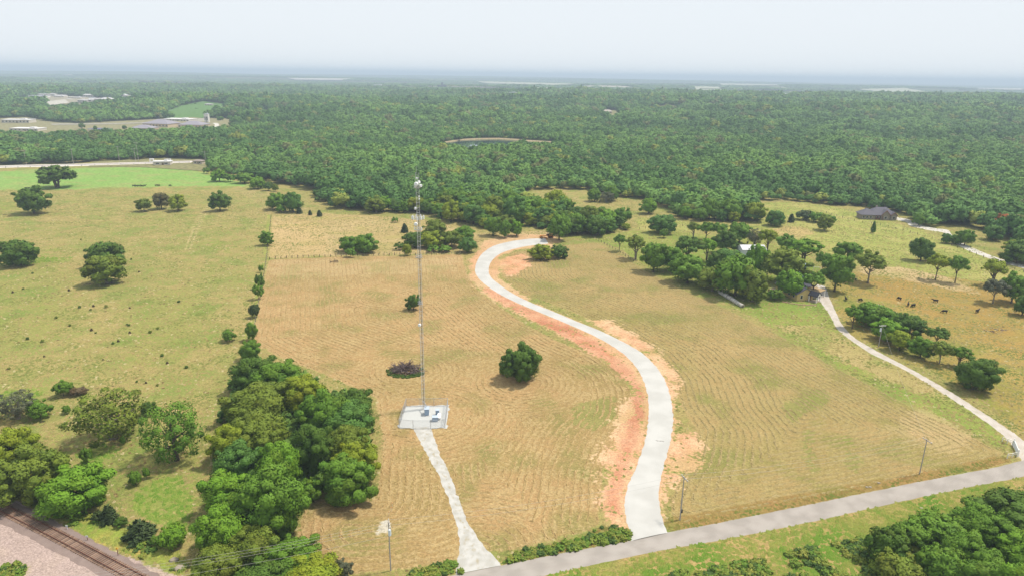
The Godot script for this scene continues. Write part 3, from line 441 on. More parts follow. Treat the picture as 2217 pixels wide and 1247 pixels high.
# a growing triangle soup
class Soup:
	var v := PackedVector3Array()
	var n := PackedVector3Array()
	var c := PackedColorArray()
	var u := PackedVector2Array()
	var i := PackedInt32Array()
	var tint := Color(1, 1, 1)

	func tri_n(a: Vector3, b: Vector3, d: Vector3, na: Vector3, nb: Vector3, nd: Vector3) -> void:
		var k := v.size()
		v.append(a); v.append(b); v.append(d)
		n.append(na); n.append(nb); n.append(nd)
		c.append(tint); c.append(tint); c.append(tint)
		if (b - a).cross(d - a).dot(na) > 0.0:
			i.append(k); i.append(k + 2); i.append(k + 1)
		else:
			i.append(k); i.append(k + 1); i.append(k + 2)

	# flat quad a b c d (in order round), facing "out"
	func quad(a: Vector3, b: Vector3, d: Vector3, e: Vector3, out: Vector3) -> void:
		var k := v.size()
		var f := (b - a).cross(d - a)
		if f.length_squared() < 1e-12:
			f = (d - a).cross(e - a)
		f = f.normalized()
		var flip := f.dot(out) < 0.0
		if flip:
			f = -f
		for p in [a, b, d, e]:
			v.append(p)
			n.append(f)
			c.append(tint)
		if flip:
			i.append_array([k, k + 1, k + 2, k, k + 2, k + 3])
		else:
			i.append_array([k, k + 2, k + 1, k, k + 3, k + 2])

	func tri(a: Vector3, b: Vector3, d: Vector3, out: Vector3) -> void:
		var f := (b - a).cross(d - a).normalized()
		if f.dot(out) < 0.0:
			f = -f
		tri_n(a, b, d, f, f, f)

	func box(at: Vector3, size: Vector3, b := Basis.IDENTITY) -> void:
		var h := size * 0.5
		for ax in 3:
			for s in [-1.0, 1.0]:
				var nn := Vector3.ZERO
				nn[ax] = s
				var e1 := Vector3.ZERO
				e1[(ax + 1) % 3] = h[(ax + 1) % 3]
				var e2 := Vector3.ZERO
				e2[(ax + 2) % 3] = h[(ax + 2) % 3]
				var o: Vector3 = nn * h[ax]
				quad(at + b * (o - e1 - e2), at + b * (o + e1 - e2), at + b * (o + e1 + e2), at + b * (o - e1 + e2), b * nn)

	# tapered tube along points with radii
	func tube(p: Array, r: Array, sides := 6, caps := true) -> void:
		var rings := []
		for k in p.size():
			var d: Vector3 = (p[min(k + 1, p.size() - 1)] - p[max(k - 1, 0)]).normalized()
			var s := d.cross(Vector3(0.31, 0.2, 0.93)).normalized()
			if absf(d.dot(Vector3(0.31, 0.2, 0.93))) > 0.98:
				s = d.cross(Vector3.RIGHT).normalized()
			var t := d.cross(s)
			var base := v.size()
			for q in sides:
				var a := TAU * q / sides
				var o := s * cos(a) + t * sin(a)
				v.append(p[k] + o * r[k])
				n.append(o)
				c.append(tint)
			rings.append(base)
		for k in p.size() - 1:
			for q in sides:
				var a: int = rings[k] + q
				var b: int = rings[k] + (q + 1) % sides
				var e: int = rings[k + 1] + q
				var f: int = rings[k + 1] + (q + 1) % sides
				if (v[b] - v[a]).cross(v[e] - v[a]).dot(n[a]) > 0.0:
					i.append_array([a, e, b, b, e, f])
				else:
					i.append_array([a, b, e, b, f, e])
		if caps:
			for k in [0, p.size() - 1]:
				var d2: Vector3 = (p[k] - p[1 if k == 0 else k - 1]).normalized()
				for q in sides - 2:
					tri(v[rings[k]], v[rings[k] + q + 1], v[rings[k] + q + 2], d2)

	# bumpy ball (stacks of rings)
	func ball(at: Vector3, r: Vector3, stacks: int, slices: int, rough: float, g: RandomNumberGenerator) -> void:
		var base := v.size()
		for k in stacks + 1:
			var ph := PI * k / stacks
			for q in slices:
				var th := TAU * q / slices
				var d := Vector3(sin(ph) * cos(th), cos(ph), sin(ph) * sin(th))
				var s := 1.0 + (g.randf() - 0.5) * rough * (0.0 if k == 0 or k == stacks else 1.0)
				v.append(at + d * r * s)
				n.append((d / r).normalized())
				c.append(tint)
		for k in stacks:
			for q in slices:
				var a := base + k * slices + q
				var b := base + k * slices + (q + 1) % slices
				i.append_array([a, a + slices, b, b, a + slices, b + slices])

	func mesh(uv := false) -> ArrayMesh:
		var a := []
		a.resize(Mesh.ARRAY_MAX)
		a[Mesh.ARRAY_VERTEX] = v
		a[Mesh.ARRAY_NORMAL] = n
		a[Mesh.ARRAY_COLOR] = c
		if uv:
			a[Mesh.ARRAY_TEX_UV] = u
		a[Mesh.ARRAY_INDEX] = i
		var m := ArrayMesh.new()
		m.add_surface_from_arrays(Mesh.PRIMITIVE_TRIANGLES, a)
		return m

func box_mesh(sx: float, sy: float, sz: float) -> ArrayMesh:
	var key := "box%.3f_%.3f_%.3f" % [sx, sy, sz]
	if not PROTO.has(key):
		var s := Soup.new()
		s.box(Vector3.ZERO, Vector3(sx, sy, sz))
		PROTO[key] = s.mesh()
	return PROTO[key]

func tube_mesh(p: Array, r: Array, sides := 6) -> ArrayMesh:
	var s := Soup.new()
	s.tube(p, r, sides)
	return s.mesh()

# ---------------------------------------------------------------- camera, sky, sun
func setup() -> void:
	var cam := Camera3D.new()
	cam.name = "camera"
	cam.position = Vector3(0, 82, 0)
	cam.rotation_degrees = Vector3(-17.35, 0, 0.8)
	cam.fov = 45.77
	cam.near = 1.0
	cam.far = 60000.0
	add_child(cam)
	var we := WorldEnvironment.new()
	we.name = "surroundings"
	var e := Environment.new()
	e.background_mode = Environment.BG_SKY
	var sm := ProceduralSkyMaterial.new()
	sm.sky_top_color = Color(0.825, 0.855, 0.885)
	sm.sky_horizon_color = Color(0.845, 0.864, 0.876)
	sm.sky_curve = 0.12
	sm.ground_bottom_color = Color(0.35, 0.38, 0.28)
	sm.ground_horizon_color = Color(0.80, 0.86, 0.92)
	sm.sun_angle_max = 1.0
	var sky := Sky.new()
	sky.sky_material = sm
	e.sky = sky
	e.tonemap_mode = Environment.TONE_MAPPER_LINEAR
	e.tonemap_exposure = 1.30
	e.fog_enabled = true
	e.fog_density = 0.0002
	e.fog_light_color = Color(0.86, 0.932, 1.0)
	e.sdfgi_enabled = true
	e.ssao_enabled = true
	e.ssil_enabled = true
	we.environment = e
	add_child(we)
	var sun := DirectionalLight3D.new()
	sun.name = "sun"
	sun.light_energy = 1.15
	sun.light_color = Color(1.0, 0.97, 0.92)
	sun.light_angular_distance = 5.0
	sun.shadow_enabled = true
	sun.sky_mode = DirectionalLight3D.SKY_MODE_LIGHT_ONLY
	# high sun from the right, a little beyond the fields: shadows fall short, to the left and towards the viewer
	sun.rotation_degrees = Vector3(-63, 108, 0)
	add_child(sun)

# ---------------------------------------------------------------- ground painting
var lut := PackedByteArray()

class Sheet:
	var x0: float
	var x1: float
	var z0: float
	var z1: float
	var w: int
	var h: int
	var px: PackedFloat32Array
	var big: PackedByteArray
	var mid: PackedByteArray
	var fine: PackedByteArray
	var shade_grain: PackedByteArray
	var patch: PackedByteArray

func noise_field(s: Sheet, res: float, freq: float, oct: int, seed_: int, kind := FastNoiseLite.TYPE_SIMPLEX_SMOOTH) -> PackedByteArray:
	var n := FastNoiseLite.new()
	n.noise_type = kind
	n.seed = seed_
	n.frequency = freq * res
	n.fractal_octaves = oct
	n.offset = Vector3(s.x0 / res, s.z0 / res, 0)
	var im := n.get_image(int((s.x1 - s.x0) / res), int((s.z1 - s.z0) / res), false, false, false)
	im.convert(Image.FORMAT_L8)
	im.resize(s.w, s.h, Image.INTERPOLATE_BILINEAR)
	return im.get_data()

func new_sheet(x0: float, x1: float, z0: float, z1: float, w: int, h: int) -> Sheet:
	var s := Sheet.new()
	s.x0 = x0; s.x1 = x1; s.z0 = z0; s.z1 = z1; s.w = w; s.h = h
	s.px = PackedFloat32Array()
	s.px.resize(w * h * 3)
	s.big = noise_field(s, 2.5, 1.0 / 55.0, 4, 11)
	s.mid = noise_field(s, 0.8, 1.0 / 7.0, 4, 12)
	s.fine = noise_field(s, 0.3, 1.0 / 1.1, 3, 13)
	s.patch = noise_field(s, 1.2, 1.0 / 22.0, 5, 14)
	var r := RandomNumberGenerator.new()
	r.seed = 5
	s.shade_grain = PackedByteArray()
	s.shade_grain.resize(w * h)
	for k in range(0, w * h, 4):
		s.shade_grain.encode_u32(k, r.randi())
	return s

func raster(s: Sheet, poly: PackedVector2Array, soft: float) -> PackedByteArray:
	var w := s.w / 2
	var h := s.h / 2
	var im := Image.create(w, h, false, Image.FORMAT_L8)
	var kx := w / (s.x1 - s.x0)
	var kz := h / (s.z1 - s.z0)
	var n := poly.size()
	for row in h:
		var z := s.z0 + (row + 0.5) / kz
		var hits := PackedFloat32Array()
		for k in n:
			var a := poly[k]
			var b := poly[(k + 1) % n]
			if (a.y > z) != (b.y > z):
				hits.append(a.x + (z - a.y) / (b.y - a.y) * (b.x - a.x))
		hits.sort()
		for k in range(0, hits.size() - 1, 2):
			var c0 := clampi(int((hits[k] - s.x0) * kx), 0, w)
			var c1 := clampi(int((hits[k + 1] - s.x0) * kx), 0, w)
			if c1 > c0:
				im.fill_rect(Rect2i(c0, row, c1 - c0, 1), Color.WHITE)
	im.resize(maxi(8, int((s.x1 - s.x0) / soft)), maxi(8, int((s.z1 - s.z0) / soft)), Image.INTERPOLATE_LANCZOS)
	im.resize(s.w, s.h, Image.INTERPOLATE_CUBIC)
	return im.get_data()

# lay one kind of ground over the sheet inside poly (empty = everywhere)
# c: three colours (linear) mixed by the noises; mixk: big, mid, fine shares; edge: raggedness; dens: overall cover
func lay(s: Sheet, poly: Array, soft: float, c: Array, mixk: Vector3, edge: float, dens := 1.0, rows: PackedFloat32Array = PackedFloat32Array(), rowk := 0.0, rowc := Color()) -> void:
	var everywhere := poly.is_empty()
	var mask := PackedByteArray()
	var i0 := 0
	var i1 := s.w
	var j0 := 0
	var j1 := s.h
	if not everywhere:
		var pp := pts(poly)
		var bb := Rect2(pp[0], Vector2.ZERO)
		for p in pp:
			bb = bb.expand(p)
		bb = bb.grow(soft * 2.0 + 2.0)
		i0 = clampi(int((bb.position.x - s.x0) / (s.x1 - s.x0) * s.w), 0, s.w)
		i1 = clampi(int((bb.end.x - s.x0) / (s.x1 - s.x0) * s.w), 0, s.w)
		j0 = clampi(int((bb.position.y - s.z0) / (s.z1 - s.z0) * s.h), 0, s.h)
		j1 = clampi(int((bb.end.y - s.z0) / (s.z1 - s.z0) * s.h), 0, s.h)
		if i1 <= i0 or j1 <= j0:
			return
		mask = raster(s, pp, soft)
	var a: Color = c[0]
	var b: Color = c[1]
	var d: Color = c[2]
	var kb := mixk.x / 255.0 * 2.0
	var km := mixk.y / 255.0
	var kf := mixk.z / 255.0
	var has_rows := not rows.is_empty()
	var px := s.px
	s.px = PackedFloat32Array()
	for j in range(j0, j1):
		var o := j * s.w
		for i in range(i0, i1):
			var k := o + i
			var wt := dens
			if not everywhere:
				var m := mask[k]
				if m < 8:
					continue
				wt = clampf((m / 255.0 - 0.5 + (s.mid[k] + s.fine[k] - 255) / 255.0 * edge) * 5.0 + 0.5, 0.0, 1.0) * dens
				if wt <= 0.01:
					continue
			var t := clampf(0.5 + (s.big[k] - 127) * kb + (s.mid[k] - 127) * km + (s.fine[k] - 127) * kf, 0.0, 1.0)
			var q := clampf((s.patch[k] - 132) / 50.0, 0.0, 1.0) * 0.75
			var r := lerpf(a.r, b.r, t)
			var g := lerpf(a.g, b.g, t)
			var l := lerpf(a.b, b.b, t)
			r += (d.r - r) * q
			g += (d.g - g) * q
			l += (d.b - l) * q
			if has_rows:
				var f := rows[k] + (s.mid[k] - 127) * 0.0035
				f -= floorf(f)
				var y := clampf((0.27 - absf(f - 0.5)) * 4.0 + (s.fine[k] - 127) * 0.035 + (s.mid[k] - 127) * 0.02 + (s.patch[k] - 127) * -0.012, 0.0, 1.0) * rowk
				r += (rowc.r - r) * y
				g += (rowc.g - g) * y
				l += (rowc.b - l) * y
			var sp := 0.68 + s.shade_grain[k] * 0.0025  # random grain; also paints small shadows between stalks into the ground colour
			if wt > 0.99:
				px[k * 3] = r * sp
				px[k * 3 + 1] = g * sp
				px[k * 3 + 2] = l * sp
			else:
				px[k * 3] += (r * sp - px[k * 3]) * wt
				px[k * 3 + 1] += (g * sp - px[k * 3 + 1]) * wt
				px[k * 3 + 2] += (l * sp - px[k * 3 + 2]) * wt
	s.px = px

func finish(s: Sheet, called: String, y: float) -> void:
	if lut.is_empty():
		for k in 2049:
			lut.append(int(round(clampf(lin(k / 2048.0, 0, 0).r, 0, 1) * 255.0)))
	var n := s.w * s.h * 3
	var bytes := PackedByteArray()
	bytes.resize(n)
	for k in n:
		bytes[k] = lut[clampi(int(s.px[k] * 2048.0), 0, 2048)]
	var im := Image.create_from_data(s.w, s.h, false, Image.FORMAT_RGB8, bytes)
	var m := StandardMaterial3D.new()
	m.albedo_texture = ImageTexture.create_from_image(im)
	m.roughness = 1.0
	m.metallic_specular = 0.1
	m.texture_repeat = false
	var g := Soup.new()
	var nx := 24
	var nz := 24
	for j in nz + 1:
		for i in nx + 1:
			g.v.append(Vector3(lerpf(s.x0, s.x1, float(i) / nx), y, lerpf(s.z0, s.z1, float(j) / nz)))
			g.n.append(Vector3.UP)
			g.c.append(Color.WHITE)
			g.u.append(Vector2(float(i) / nx, float(j) / nz))
	for j in nz:
		for i in nx:
			var k := j * (nx + 1) + i
			g.i.append_array([k, k + 1, k + nx + 2, k, k + nx + 2, k + nx + 1])
	structure(called, g.mesh(true), m)

# distance to field edges and obstacles, in rows of "sp" metres
var row_grid := {}
func row_field(x0: float, x1: float, z0: float, z1: float, cell: float, poly: Array, obst: Array, skip: Array) -> Dictionary:
	var w := int((x1 - x0) / cell)
	var h := int((z1 - z0) / cell)
	var p := pts(poly)
	var data := PackedFloat32Array()
	data.resize(w * h)
	for j in h:
		for i in w:
			var q := Vector2(x0 + (i + 0.5) * cell, z0 + (j + 0.5) * cell)
			var best := 1e9
			for k in p.size():
				if k in skip:
					continue
				var c := Geometry2D.get_closest_point_to_segment(q, p[k], p[(k + 1) % p.size()])
				var dd := c.distance_squared_to(q)
				if dd < best:
					best = dd
			var dist := sqrt(best)
			for o in obst:
				var e: float = Vector2(o[0], o[1]).distance_to(q) - o[2]
				if e < minf(dist, 15.0):
					dist = e
			data[j * w + i] = dist
	return {"w": w, "h": h, "d": data, "x0": x0, "z0": z0, "cell": cell, "poly": p}

var warp := FastNoiseLite.new()
func row_at(g: Dictionary, x: float, z: float) -> float:
	warp.frequency = 1.0 / 70.0
	var wx := warp.get_noise_2d(x, z) * 0.6
	z += warp.get_noise_2d(z + 500.0, x) * 0.6
	x += wx
	var fx: float = clampf((x - g.x0) / g.cell - 0.5, 0.0, g.w - 1.01)
	var fz: float = clampf((z - g.z0) / g.cell - 0.5, 0.0, g.h - 1.01)
	var i := int(fx)
	var j := int(fz)
	fx -= i
	fz -= j
	var d: PackedFloat32Array = g.d
	var k: int = j * g.w + i
	var w: int = g.w
	return lerpf(lerpf(d[k], d[k + 1], fx), lerpf(d[k + w], d[k + w + 1], fx), fz)

func row_image(g: Dictionary, s: Sheet, sp: float) -> PackedFloat32Array:
	# resample the distance grid onto the sheet
	var w := int((s.x1 - s.x0) / g.cell)
	var h := int((s.z1 - s.z0) / g.cell)
	var a := PackedFloat32Array()
	a.resize(w * h)
	for j in h:
		for i in w:
			a[j * w + i] = row_at(g, s.x0 + (i + 0.5) * g.cell, s.z0 + (j + 0.5) * g.cell) / sp
	var im := Image.create_from_data(w, h, false, Image.FORMAT_RF, a.to_byte_array())
	im.resize(s.w, s.h, Image.INTERPOLATE_BILINEAR)
	return im.get_data().to_float32_array()
# ---------------------------------------------------------------- the ground
func c3(r: float, g: float, b: float) -> Color:
	return Color(r, g, b)

const SWATH := 1.7

func build_ground() -> void:
	# the land out to the horizon
	var g := Soup.new()
	var n := 250
	var cell := 125.0
	for j in n + 1:
		for i in n + 1:
			var x := (i - n / 2) * cell
			var z := 1200.0 - j * cell
			g.v.append(Vector3(x, hill(x, z) - 0.35, z))
			var e := 60.0
			g.n.append(Vector3(hill(x - e, z) - hill(x + e, z), 2.0 * e, hill(x, z - e) - hill(x, z + e)).normalized())
			g.c.append(Color.WHITE)
	for j in n:
		for i in n:
			var k := j * (n + 1) + i
			g.i.append_array([k, k + n + 1, k + 1, k + 1, k + n + 1, k + n + 2])
	var m := mat(0.17, 0.185, 0.085, 1.0, 0.0, 0.1)
	m.albedo_texture = noise_tex(0.012, Color(0.55, 0.6, 0.5), Color(1.0, 1.0, 0.9), 3, 5)
	m.uv1_triplanar = true
	m.uv1_world_triplanar = true
	m.uv1_scale = Vector3.ONE / 2600.0
	structure("ground", g.mesh(), m)

	# mowing pattern of the two hay fields: swaths follow the edges and sweep round obstacles
	var tree := [2.9, -174.1, 5.0]
	row_grid.a = row_field(-130.0, 70.0, -345.0, -95.0, 1.6, HAY_A, [tree, [PT.pile[0], PT.pile[1], 6.0], [PT.tower[0] + 1.0, PT.tower[1] + 3.0, 9.0], [-46.5, -250.0, 2.5]], [0, 1, 2, 14, 15, 16])
	row_grid.b = row_field(-10.0, 140.0, -345.0, -95.0, 1.6, HAY_B, [], [0, 1, 2, 3])
	for spec in [[-190.0, 190.0, -196.0, -58.0, 2048, 1024, "pasture_ground"], [-360.0, 360.0, -360.0, -196.0, 2048, 1024, "field_ground"], [-760.0, 760.0, -760.0, -360.0, 1536, 768, "meadow_ground"]]:
		var s := new_sheet(spec[0], spec[1], spec[2], spec[3], spec[4], spec[5])
		# pasture everywhere first
		lay(s, [], 1.0, [c3(0.295, 0.235, 0.09), c3(0.225, 0.22, 0.066), c3(0.17, 0.21, 0.05)], Vector3(0.9, 2.1, 2.0), 0.0)
		for k in [GREEN_WASH, GREEN_WASH2, GREEN_WASH3]:
			lay(s, k, 14.0, [c3(0.165, 0.215, 0.045), c3(0.25, 0.225, 0.07), c3(0.13, 0.195, 0.035)], Vector3(0.6, 1.9, 1.6), 1.2, 0.6)
		lay(s, MEADOW, 12.0, [c3(0.175, 0.30, 0.068), c3(0.215, 0.305, 0.083), c3(0.245, 0.275, 0.09)], Vector3(0.9, 1.2, 0.9), 1.0)
		lay(s, TAN_UP, 6.0, [c3(0.31, 0.245, 0.105), c3(0.265, 0.23, 0.08), c3(0.21, 0.215, 0.065)], Vector3(0.6, 0.8, 0.6), 0.6)
		lay(s, PARK, 9.0, [c3(0.22, 0.25, 0.06), c3(0.285, 0.28, 0.08), c3(0.33, 0.295, 0.10)], Vector3(1.0, 0.8, 0.6), 0.6)
		lay(s, PARK_BROWN, 8.0, [c3(0.38, 0.27, 0.12), c3(0.33, 0.26, 0.10), c3(0.33, 0.28, 0.10)], Vector3(0.6, 0.8, 0.6), 0.8)
		lay(s, CATTLE, 7.0, [c3(0.30, 0.215, 0.066), c3(0.25, 0.205, 0.055), c3(0.18, 0.205, 0.042)], Vector3(1.0, 0.9, 0.6), 0.7)
		lay(s, CATTLE_GOLD, 10.0, [c3(0.32, 0.20, 0.06), c3(0.275, 0.185, 0.053), c3(0.27, 0.21, 0.066)], Vector3(0.8, 0.8, 0.5), 0.8, 0.85)
		lay(s, CATTLE_PALE, 7.0, [c3(0.44, 0.325, 0.18), c3(0.385, 0.285, 0.14), c3(0.33, 0.27, 0.11)], Vector3(0.8, 0.8, 0.6), 0.9, 0.85)
		lay(s, LAWN, 4.0, [c3(0.18, 0.23, 0.047), c3(0.235, 0.24, 0.063), c3(0.15, 0.215, 0.04)], Vector3(0.9, 0.8, 0.6), 0.4)
		lay(s, LAWN_TAN, 4.0, [c3(0.38, 0.28, 0.13), c3(0.30, 0.245, 0.095), c3(0.21, 0.225, 0.06)], Vector3(0.6, 1.2, 0.8), 1.3, 0.9)
		lay(s, STRIP, 5.0, [c3(0.39, 0.29, 0.14), c3(0.33, 0.25, 0.105), c3(0.30, 0.25, 0.088)], Vector3(0.9, 0.8, 0.5), 0.5)
		var ra := row_image(row_grid.a, s, SWATH)
		var rb := row_image(row_grid.b, s, SWATH)
		lay(s, STRIP_ROWS, 5.0, [c3(0.42, 0.30, 0.145), c3(0.36, 0.265, 0.115), c3(0.33, 0.26, 0.10)], Vector3(0.8, 0.8, 0.5), 0.4)
		lay(s, HAY_A, 2.5, [c3(0.335, 0.218, 0.097), c3(0.26, 0.188, 0.074), c3(0.20, 0.182, 0.060)], Vector3(1.3, 1.6, 1.6), 0.3, 1.0, ra, 0.46, c3(0.445, 0.322, 0.16))
		lay(s, HAY_B, 2.5, [c3(0.295, 0.211, 0.087), c3(0.23, 0.187, 0.063), c3(0.175, 0.178, 0.050)], Vector3(1.2, 1.6, 1.6), 0.3, 1.0, rb, 0.38, c3(0.375, 0.287, 0.132))
		for k in [STREAK1, STREAK2, STREAK3, STREAK4]:
			lay(s, k, 2.2, [c3(0.16, 0.175, 0.045), c3(0.22, 0.205, 0.065), c3(0.19, 0.20, 0.05)], Vector3(0.5, 1.2, 1.0), 1.2, 0.8)
		for k in [TRACK1, TRACK2]:
			lay(s, k, 0.8, [c3(0.45, 0.35, 0.19), c3(0.40, 0.31, 0.15), c3(0.33, 0.28, 0.11)], Vector3(0.5, 1.6, 1.4), 1.2, 0.6)
		for k in [BARE1, BARE2]:
			lay(s, k, 3.0, [c3(0.44, 0.315, 0.17), c3(0.40, 0.30, 0.15), c3(0.33, 0.26, 0.11)], Vector3(0.5, 1.6, 1.4), 2.0, 0.45)
		lay(s, SLAB, 1.0, [c3(0.50, 0.49, 0.45), c3(0.44, 0.40, 0.33), c3(0.40, 0.34, 0.22)], Vector3(0.5, 1.2, 1.0), 0.8)
		lay(s, RED_LEFT, 3.0, [c3(0.50, 0.27, 0.15), c3(0.47, 0.32, 0.175), c3(0.40, 0.25, 0.115)], Vector3(0.8, 1.5, 1.2), 1.7, 0.95)
		for k in [RED_PATCH1, RED_PATCH2, RED_PATCH3, RED_PALE]:
			lay(s, k, 3.0, [c3(0.50, 0.25, 0.14), c3(0.52, 0.36, 0.21), c3(0.41, 0.27, 0.125)], Vector3(0.8, 1.6, 1.3), 1.7, 0.95)
		lay(s, RED_DEEP, 2.0, [c3(0.42, 0.18, 0.10), c3(0.49, 0.28, 0.165), c3(0.36, 0.155, 0.085)], Vector3(0.6, 2.0, 1.6), 1.6)
		lay(s, VERGE_N, 2.0, [c3(0.29, 0.205, 0.08), c3(0.22, 0.195, 0.06), c3(0.15, 0.17, 0.04)], Vector3(0.5, 1.2, 1.0), 0.6)
		lay(s, VERGE_N2, 2.0, [c3(0.27, 0.155, 0.06), c3(0.22, 0.17, 0.055), c3(0.17, 0.17, 0.045)], Vector3(0.5, 1.3, 1.0), 0.8)
		lay(s, SOUTH, 2.0, [c3(0.32, 0.23, 0.09), c3(0.20, 0.195, 0.048), c3(0.15, 0.185, 0.034)], Vector3(0.8, 2.2, 1.8), 0.5)
		lay(s, FENCE_GREEN, 2.0, [c3(0.20, 0.25, 0.05), c3(0.26, 0.26, 0.07), c3(0.17, 0.25, 0.04)], Vector3(0.5, 1.0, 0.8), 0.8, 0.9)
		lay(s, WEED_STRIP, 2.5, [c3(0.22, 0.25, 0.05), c3(0.33, 0.26, 0.07), c3(0.16, 0.24, 0.035)], Vector3(0.7, 1.4, 1.0), 0.7)
		lay(s, BALLAST, 2.0, [c3(0.395, 0.30, 0.265), c3(0.345, 0.262, 0.225), c3(0.39, 0.30, 0.225)], Vector3(0.5, 0.6, 0.9), 0.45)
		lay(s, BALLAST_WEED, 2.0, [c3(0.22, 0.26, 0.05), c3(0.40, 0.31, 0.16), c3(0.16, 0.24, 0.03)], Vector3(0.5, 1.4, 1.0), 1.0)
		for k in [GREENS1, GREENS2, GREENS3, GREENS4, GREENS5, GREENS6, GREENS7]:
			lay(s, k, 7.0, [c3(0.13, 0.205, 0.032), c3(0.195, 0.225, 0.05), c3(0.225, 0.22, 0.065)], Vector3(0.5, 2.2, 2.0), 3.0, 0.75)
		finish(s, spec[6], 0.0 if s.z1 > -300.0 else -0.01)
	# thinly grassed clearings in the distant woods, and pale fields on the plain
	for key in HOLES:
		var col := c3(0.29, 0.27, 0.125)
		if key == "golf":
			col = c3(0.15, 0.27, 0.08)
		elif key.begins_with("town") or key == "far_row":
			col = c3(0.40, 0.36, 0.26)
		elif key == "pond":
			col = c3(0.10, 0.13, 0.045)
		elif key == "school":
			col = c3(0.33, 0.30, 0.16)
		meadow(HOLES[key], col, 0.25)
	meadow(LOT1, c3(0.46, 0.43, 0.36), 0.6)
	meadow(LOT2, c3(0.42, 0.39, 0.31), 0.6)
	meadow(LOT3, c3(0.44, 0.41, 0.34), 0.6)
	for k in FAR_FIELDS.size():
		meadow(FAR_FIELDS[k], c3(0.62, 0.58, 0.50) if k % 2 == 0 else c3(0.52, 0.52, 0.38), 9.0)
	# small pale fields, yards and bare lots scattered over the far plain
	for k in 90:
		var z := -3600.0 - pow(rng.randf(), 1.4) * 11000.0
		var x := rng.randf_range(-0.85, 0.85) * -z
		var w := rng.randf_range(60.0, 420.0)
		var d := rng.randf_range(50.0, 260.0)
		var ring := []
		for q in 9:
			var an := TAU * q / 9.0
			var f := rng.randf_range(0.7, 1.1)
			ring.append_array([x + cos(an) * w * f, z + sin(an) * d * f])
		far_lots.append(ring)
		meadow(ring, c3(0.50, 0.46, 0.36) if k % 3 == 0 else c3(0.34, 0.36, 0.18), 4.0)
	print("ground ", Time.get_ticks_msec())

var far_lots := []
func meadow(poly: Array, col: Color, lift: float) -> void:
	var p := pts(poly)
	var tri := Geometry2D.triangulate_polygon(p)
	var s := Soup.new()
	for k in range(0, tri.size(), 3):
		var q := []
		for e in 3:
			var a := p[tri[k + e]]
			q.append(Vector3(a.x, hill(a.x, a.y) + lift, a.y))
		s.tri(q[0], q[1], q[2], Vector3.UP)
	structure("clearing", s.mesh(), grain(mat(col.r, col.g, col.b, 1.0, 0.0, 0.1), 60.0, 0.7, 21))

# ---------------------------------------------------------------- roads
func smooth_line(a: Array, step: float) -> PackedVector2Array:
	var p := pts(a)
	var c := Curve2D.new()
	for k in p.size():
		var t := (p[mini(k + 1, p.size() - 1)] - p[maxi(k - 1, 0)]) / 6.0
		c.add_point(p[k], -t, t)
	c.bake_interval = step * 0.5
	var n := maxi(2, int(c.get_baked_length() / step))
	var r := PackedVector2Array()
	for k in n + 1:
		r.append(c.sample_baked(c.get_baked_length() * k / n, true))
	return r

# a strip of road between two edges: crowned, with ragged or clean edges and real sides
func road(called: String, pair: Array, step: float, top: float, crown: float, rag: float, m: Material, cols: Array, colf := 0.25, worn := 0.0, seed_ := 1) -> MeshInstance3D:
	var a := smooth_line(pair[0], step)
	var n := a.size() - 1
	var cb := Curve2D.new()
	for q in smooth_line(pair[1], step):
		cb.add_point(q)
	var bl := cb.get_baked_length()
	var ns := FastNoiseLite.new()
	ns.seed = seed_
	ns.frequency = 0.35
	var nf := FastNoiseLite.new()
	nf.seed = seed_ + 9
	nf.frequency = colf
	nf.fractal_octaves = 4
	var across := 14 if worn < 0.2 else 30
	var s := Soup.new()
	for k in n + 1:
		var p := a[k]
		var q := cb.sample_baked(bl * k / n, false)
		var d := (q - p).normalized()
		p += d * ns.get_noise_2d(p.x, p.y) * rag
		q += d * ns.get_noise_2d(q.x + 70.0, q.y) * rag
		for i in across + 1:
			var f := float(i) / across
			var w := p.lerp(q, f)
			var y := top + crown * (1.0 - pow(2.0 * f - 1.0, 2.0))
			if i == 0 or i == across:
				y = -0.02
			s.v.append(Vector3(w.x, y + hill(w.x, w.y), w.y))
			s.n.append(Vector3.UP)
			var t := clampf(0.5 + nf.get_noise_2d(w.x, w.y) * 1.6, 0.0, 1.0)
			var c: Color = cols[0].lerp(cols[1], t)
			if worn > 0.0:
				var h := nf.get_noise_2d(w.x * 1.7 + 300.0, w.y * 1.7)
				var mid := 1.0 - absf(f - 0.5) * 4.0
				c = c.lerp(cols[2], clampf((h + maxf(mid, 0.0) * 0.22 - 0.40 + worn * 0.3) * 1.8, 0.0, 0.75))
			s.c.append(c)
	for k in n:
		for i in across:
			var o := k * (across + 1) + i
			var e := s.v[o + 1] - s.v[o]
			var f := s.v[o + across + 1] - s.v[o]
			if e.cross(f).y > 0.0:
				s.i.append_array([o, o + across + 1, o + 1, o + 1, o + across + 1, o + across + 2])
			else:
				s.i.append_array([o, o + 1, o + across + 1, o + 1, o + across + 2, o + across + 1])
	return structure(called, s.mesh(), m)

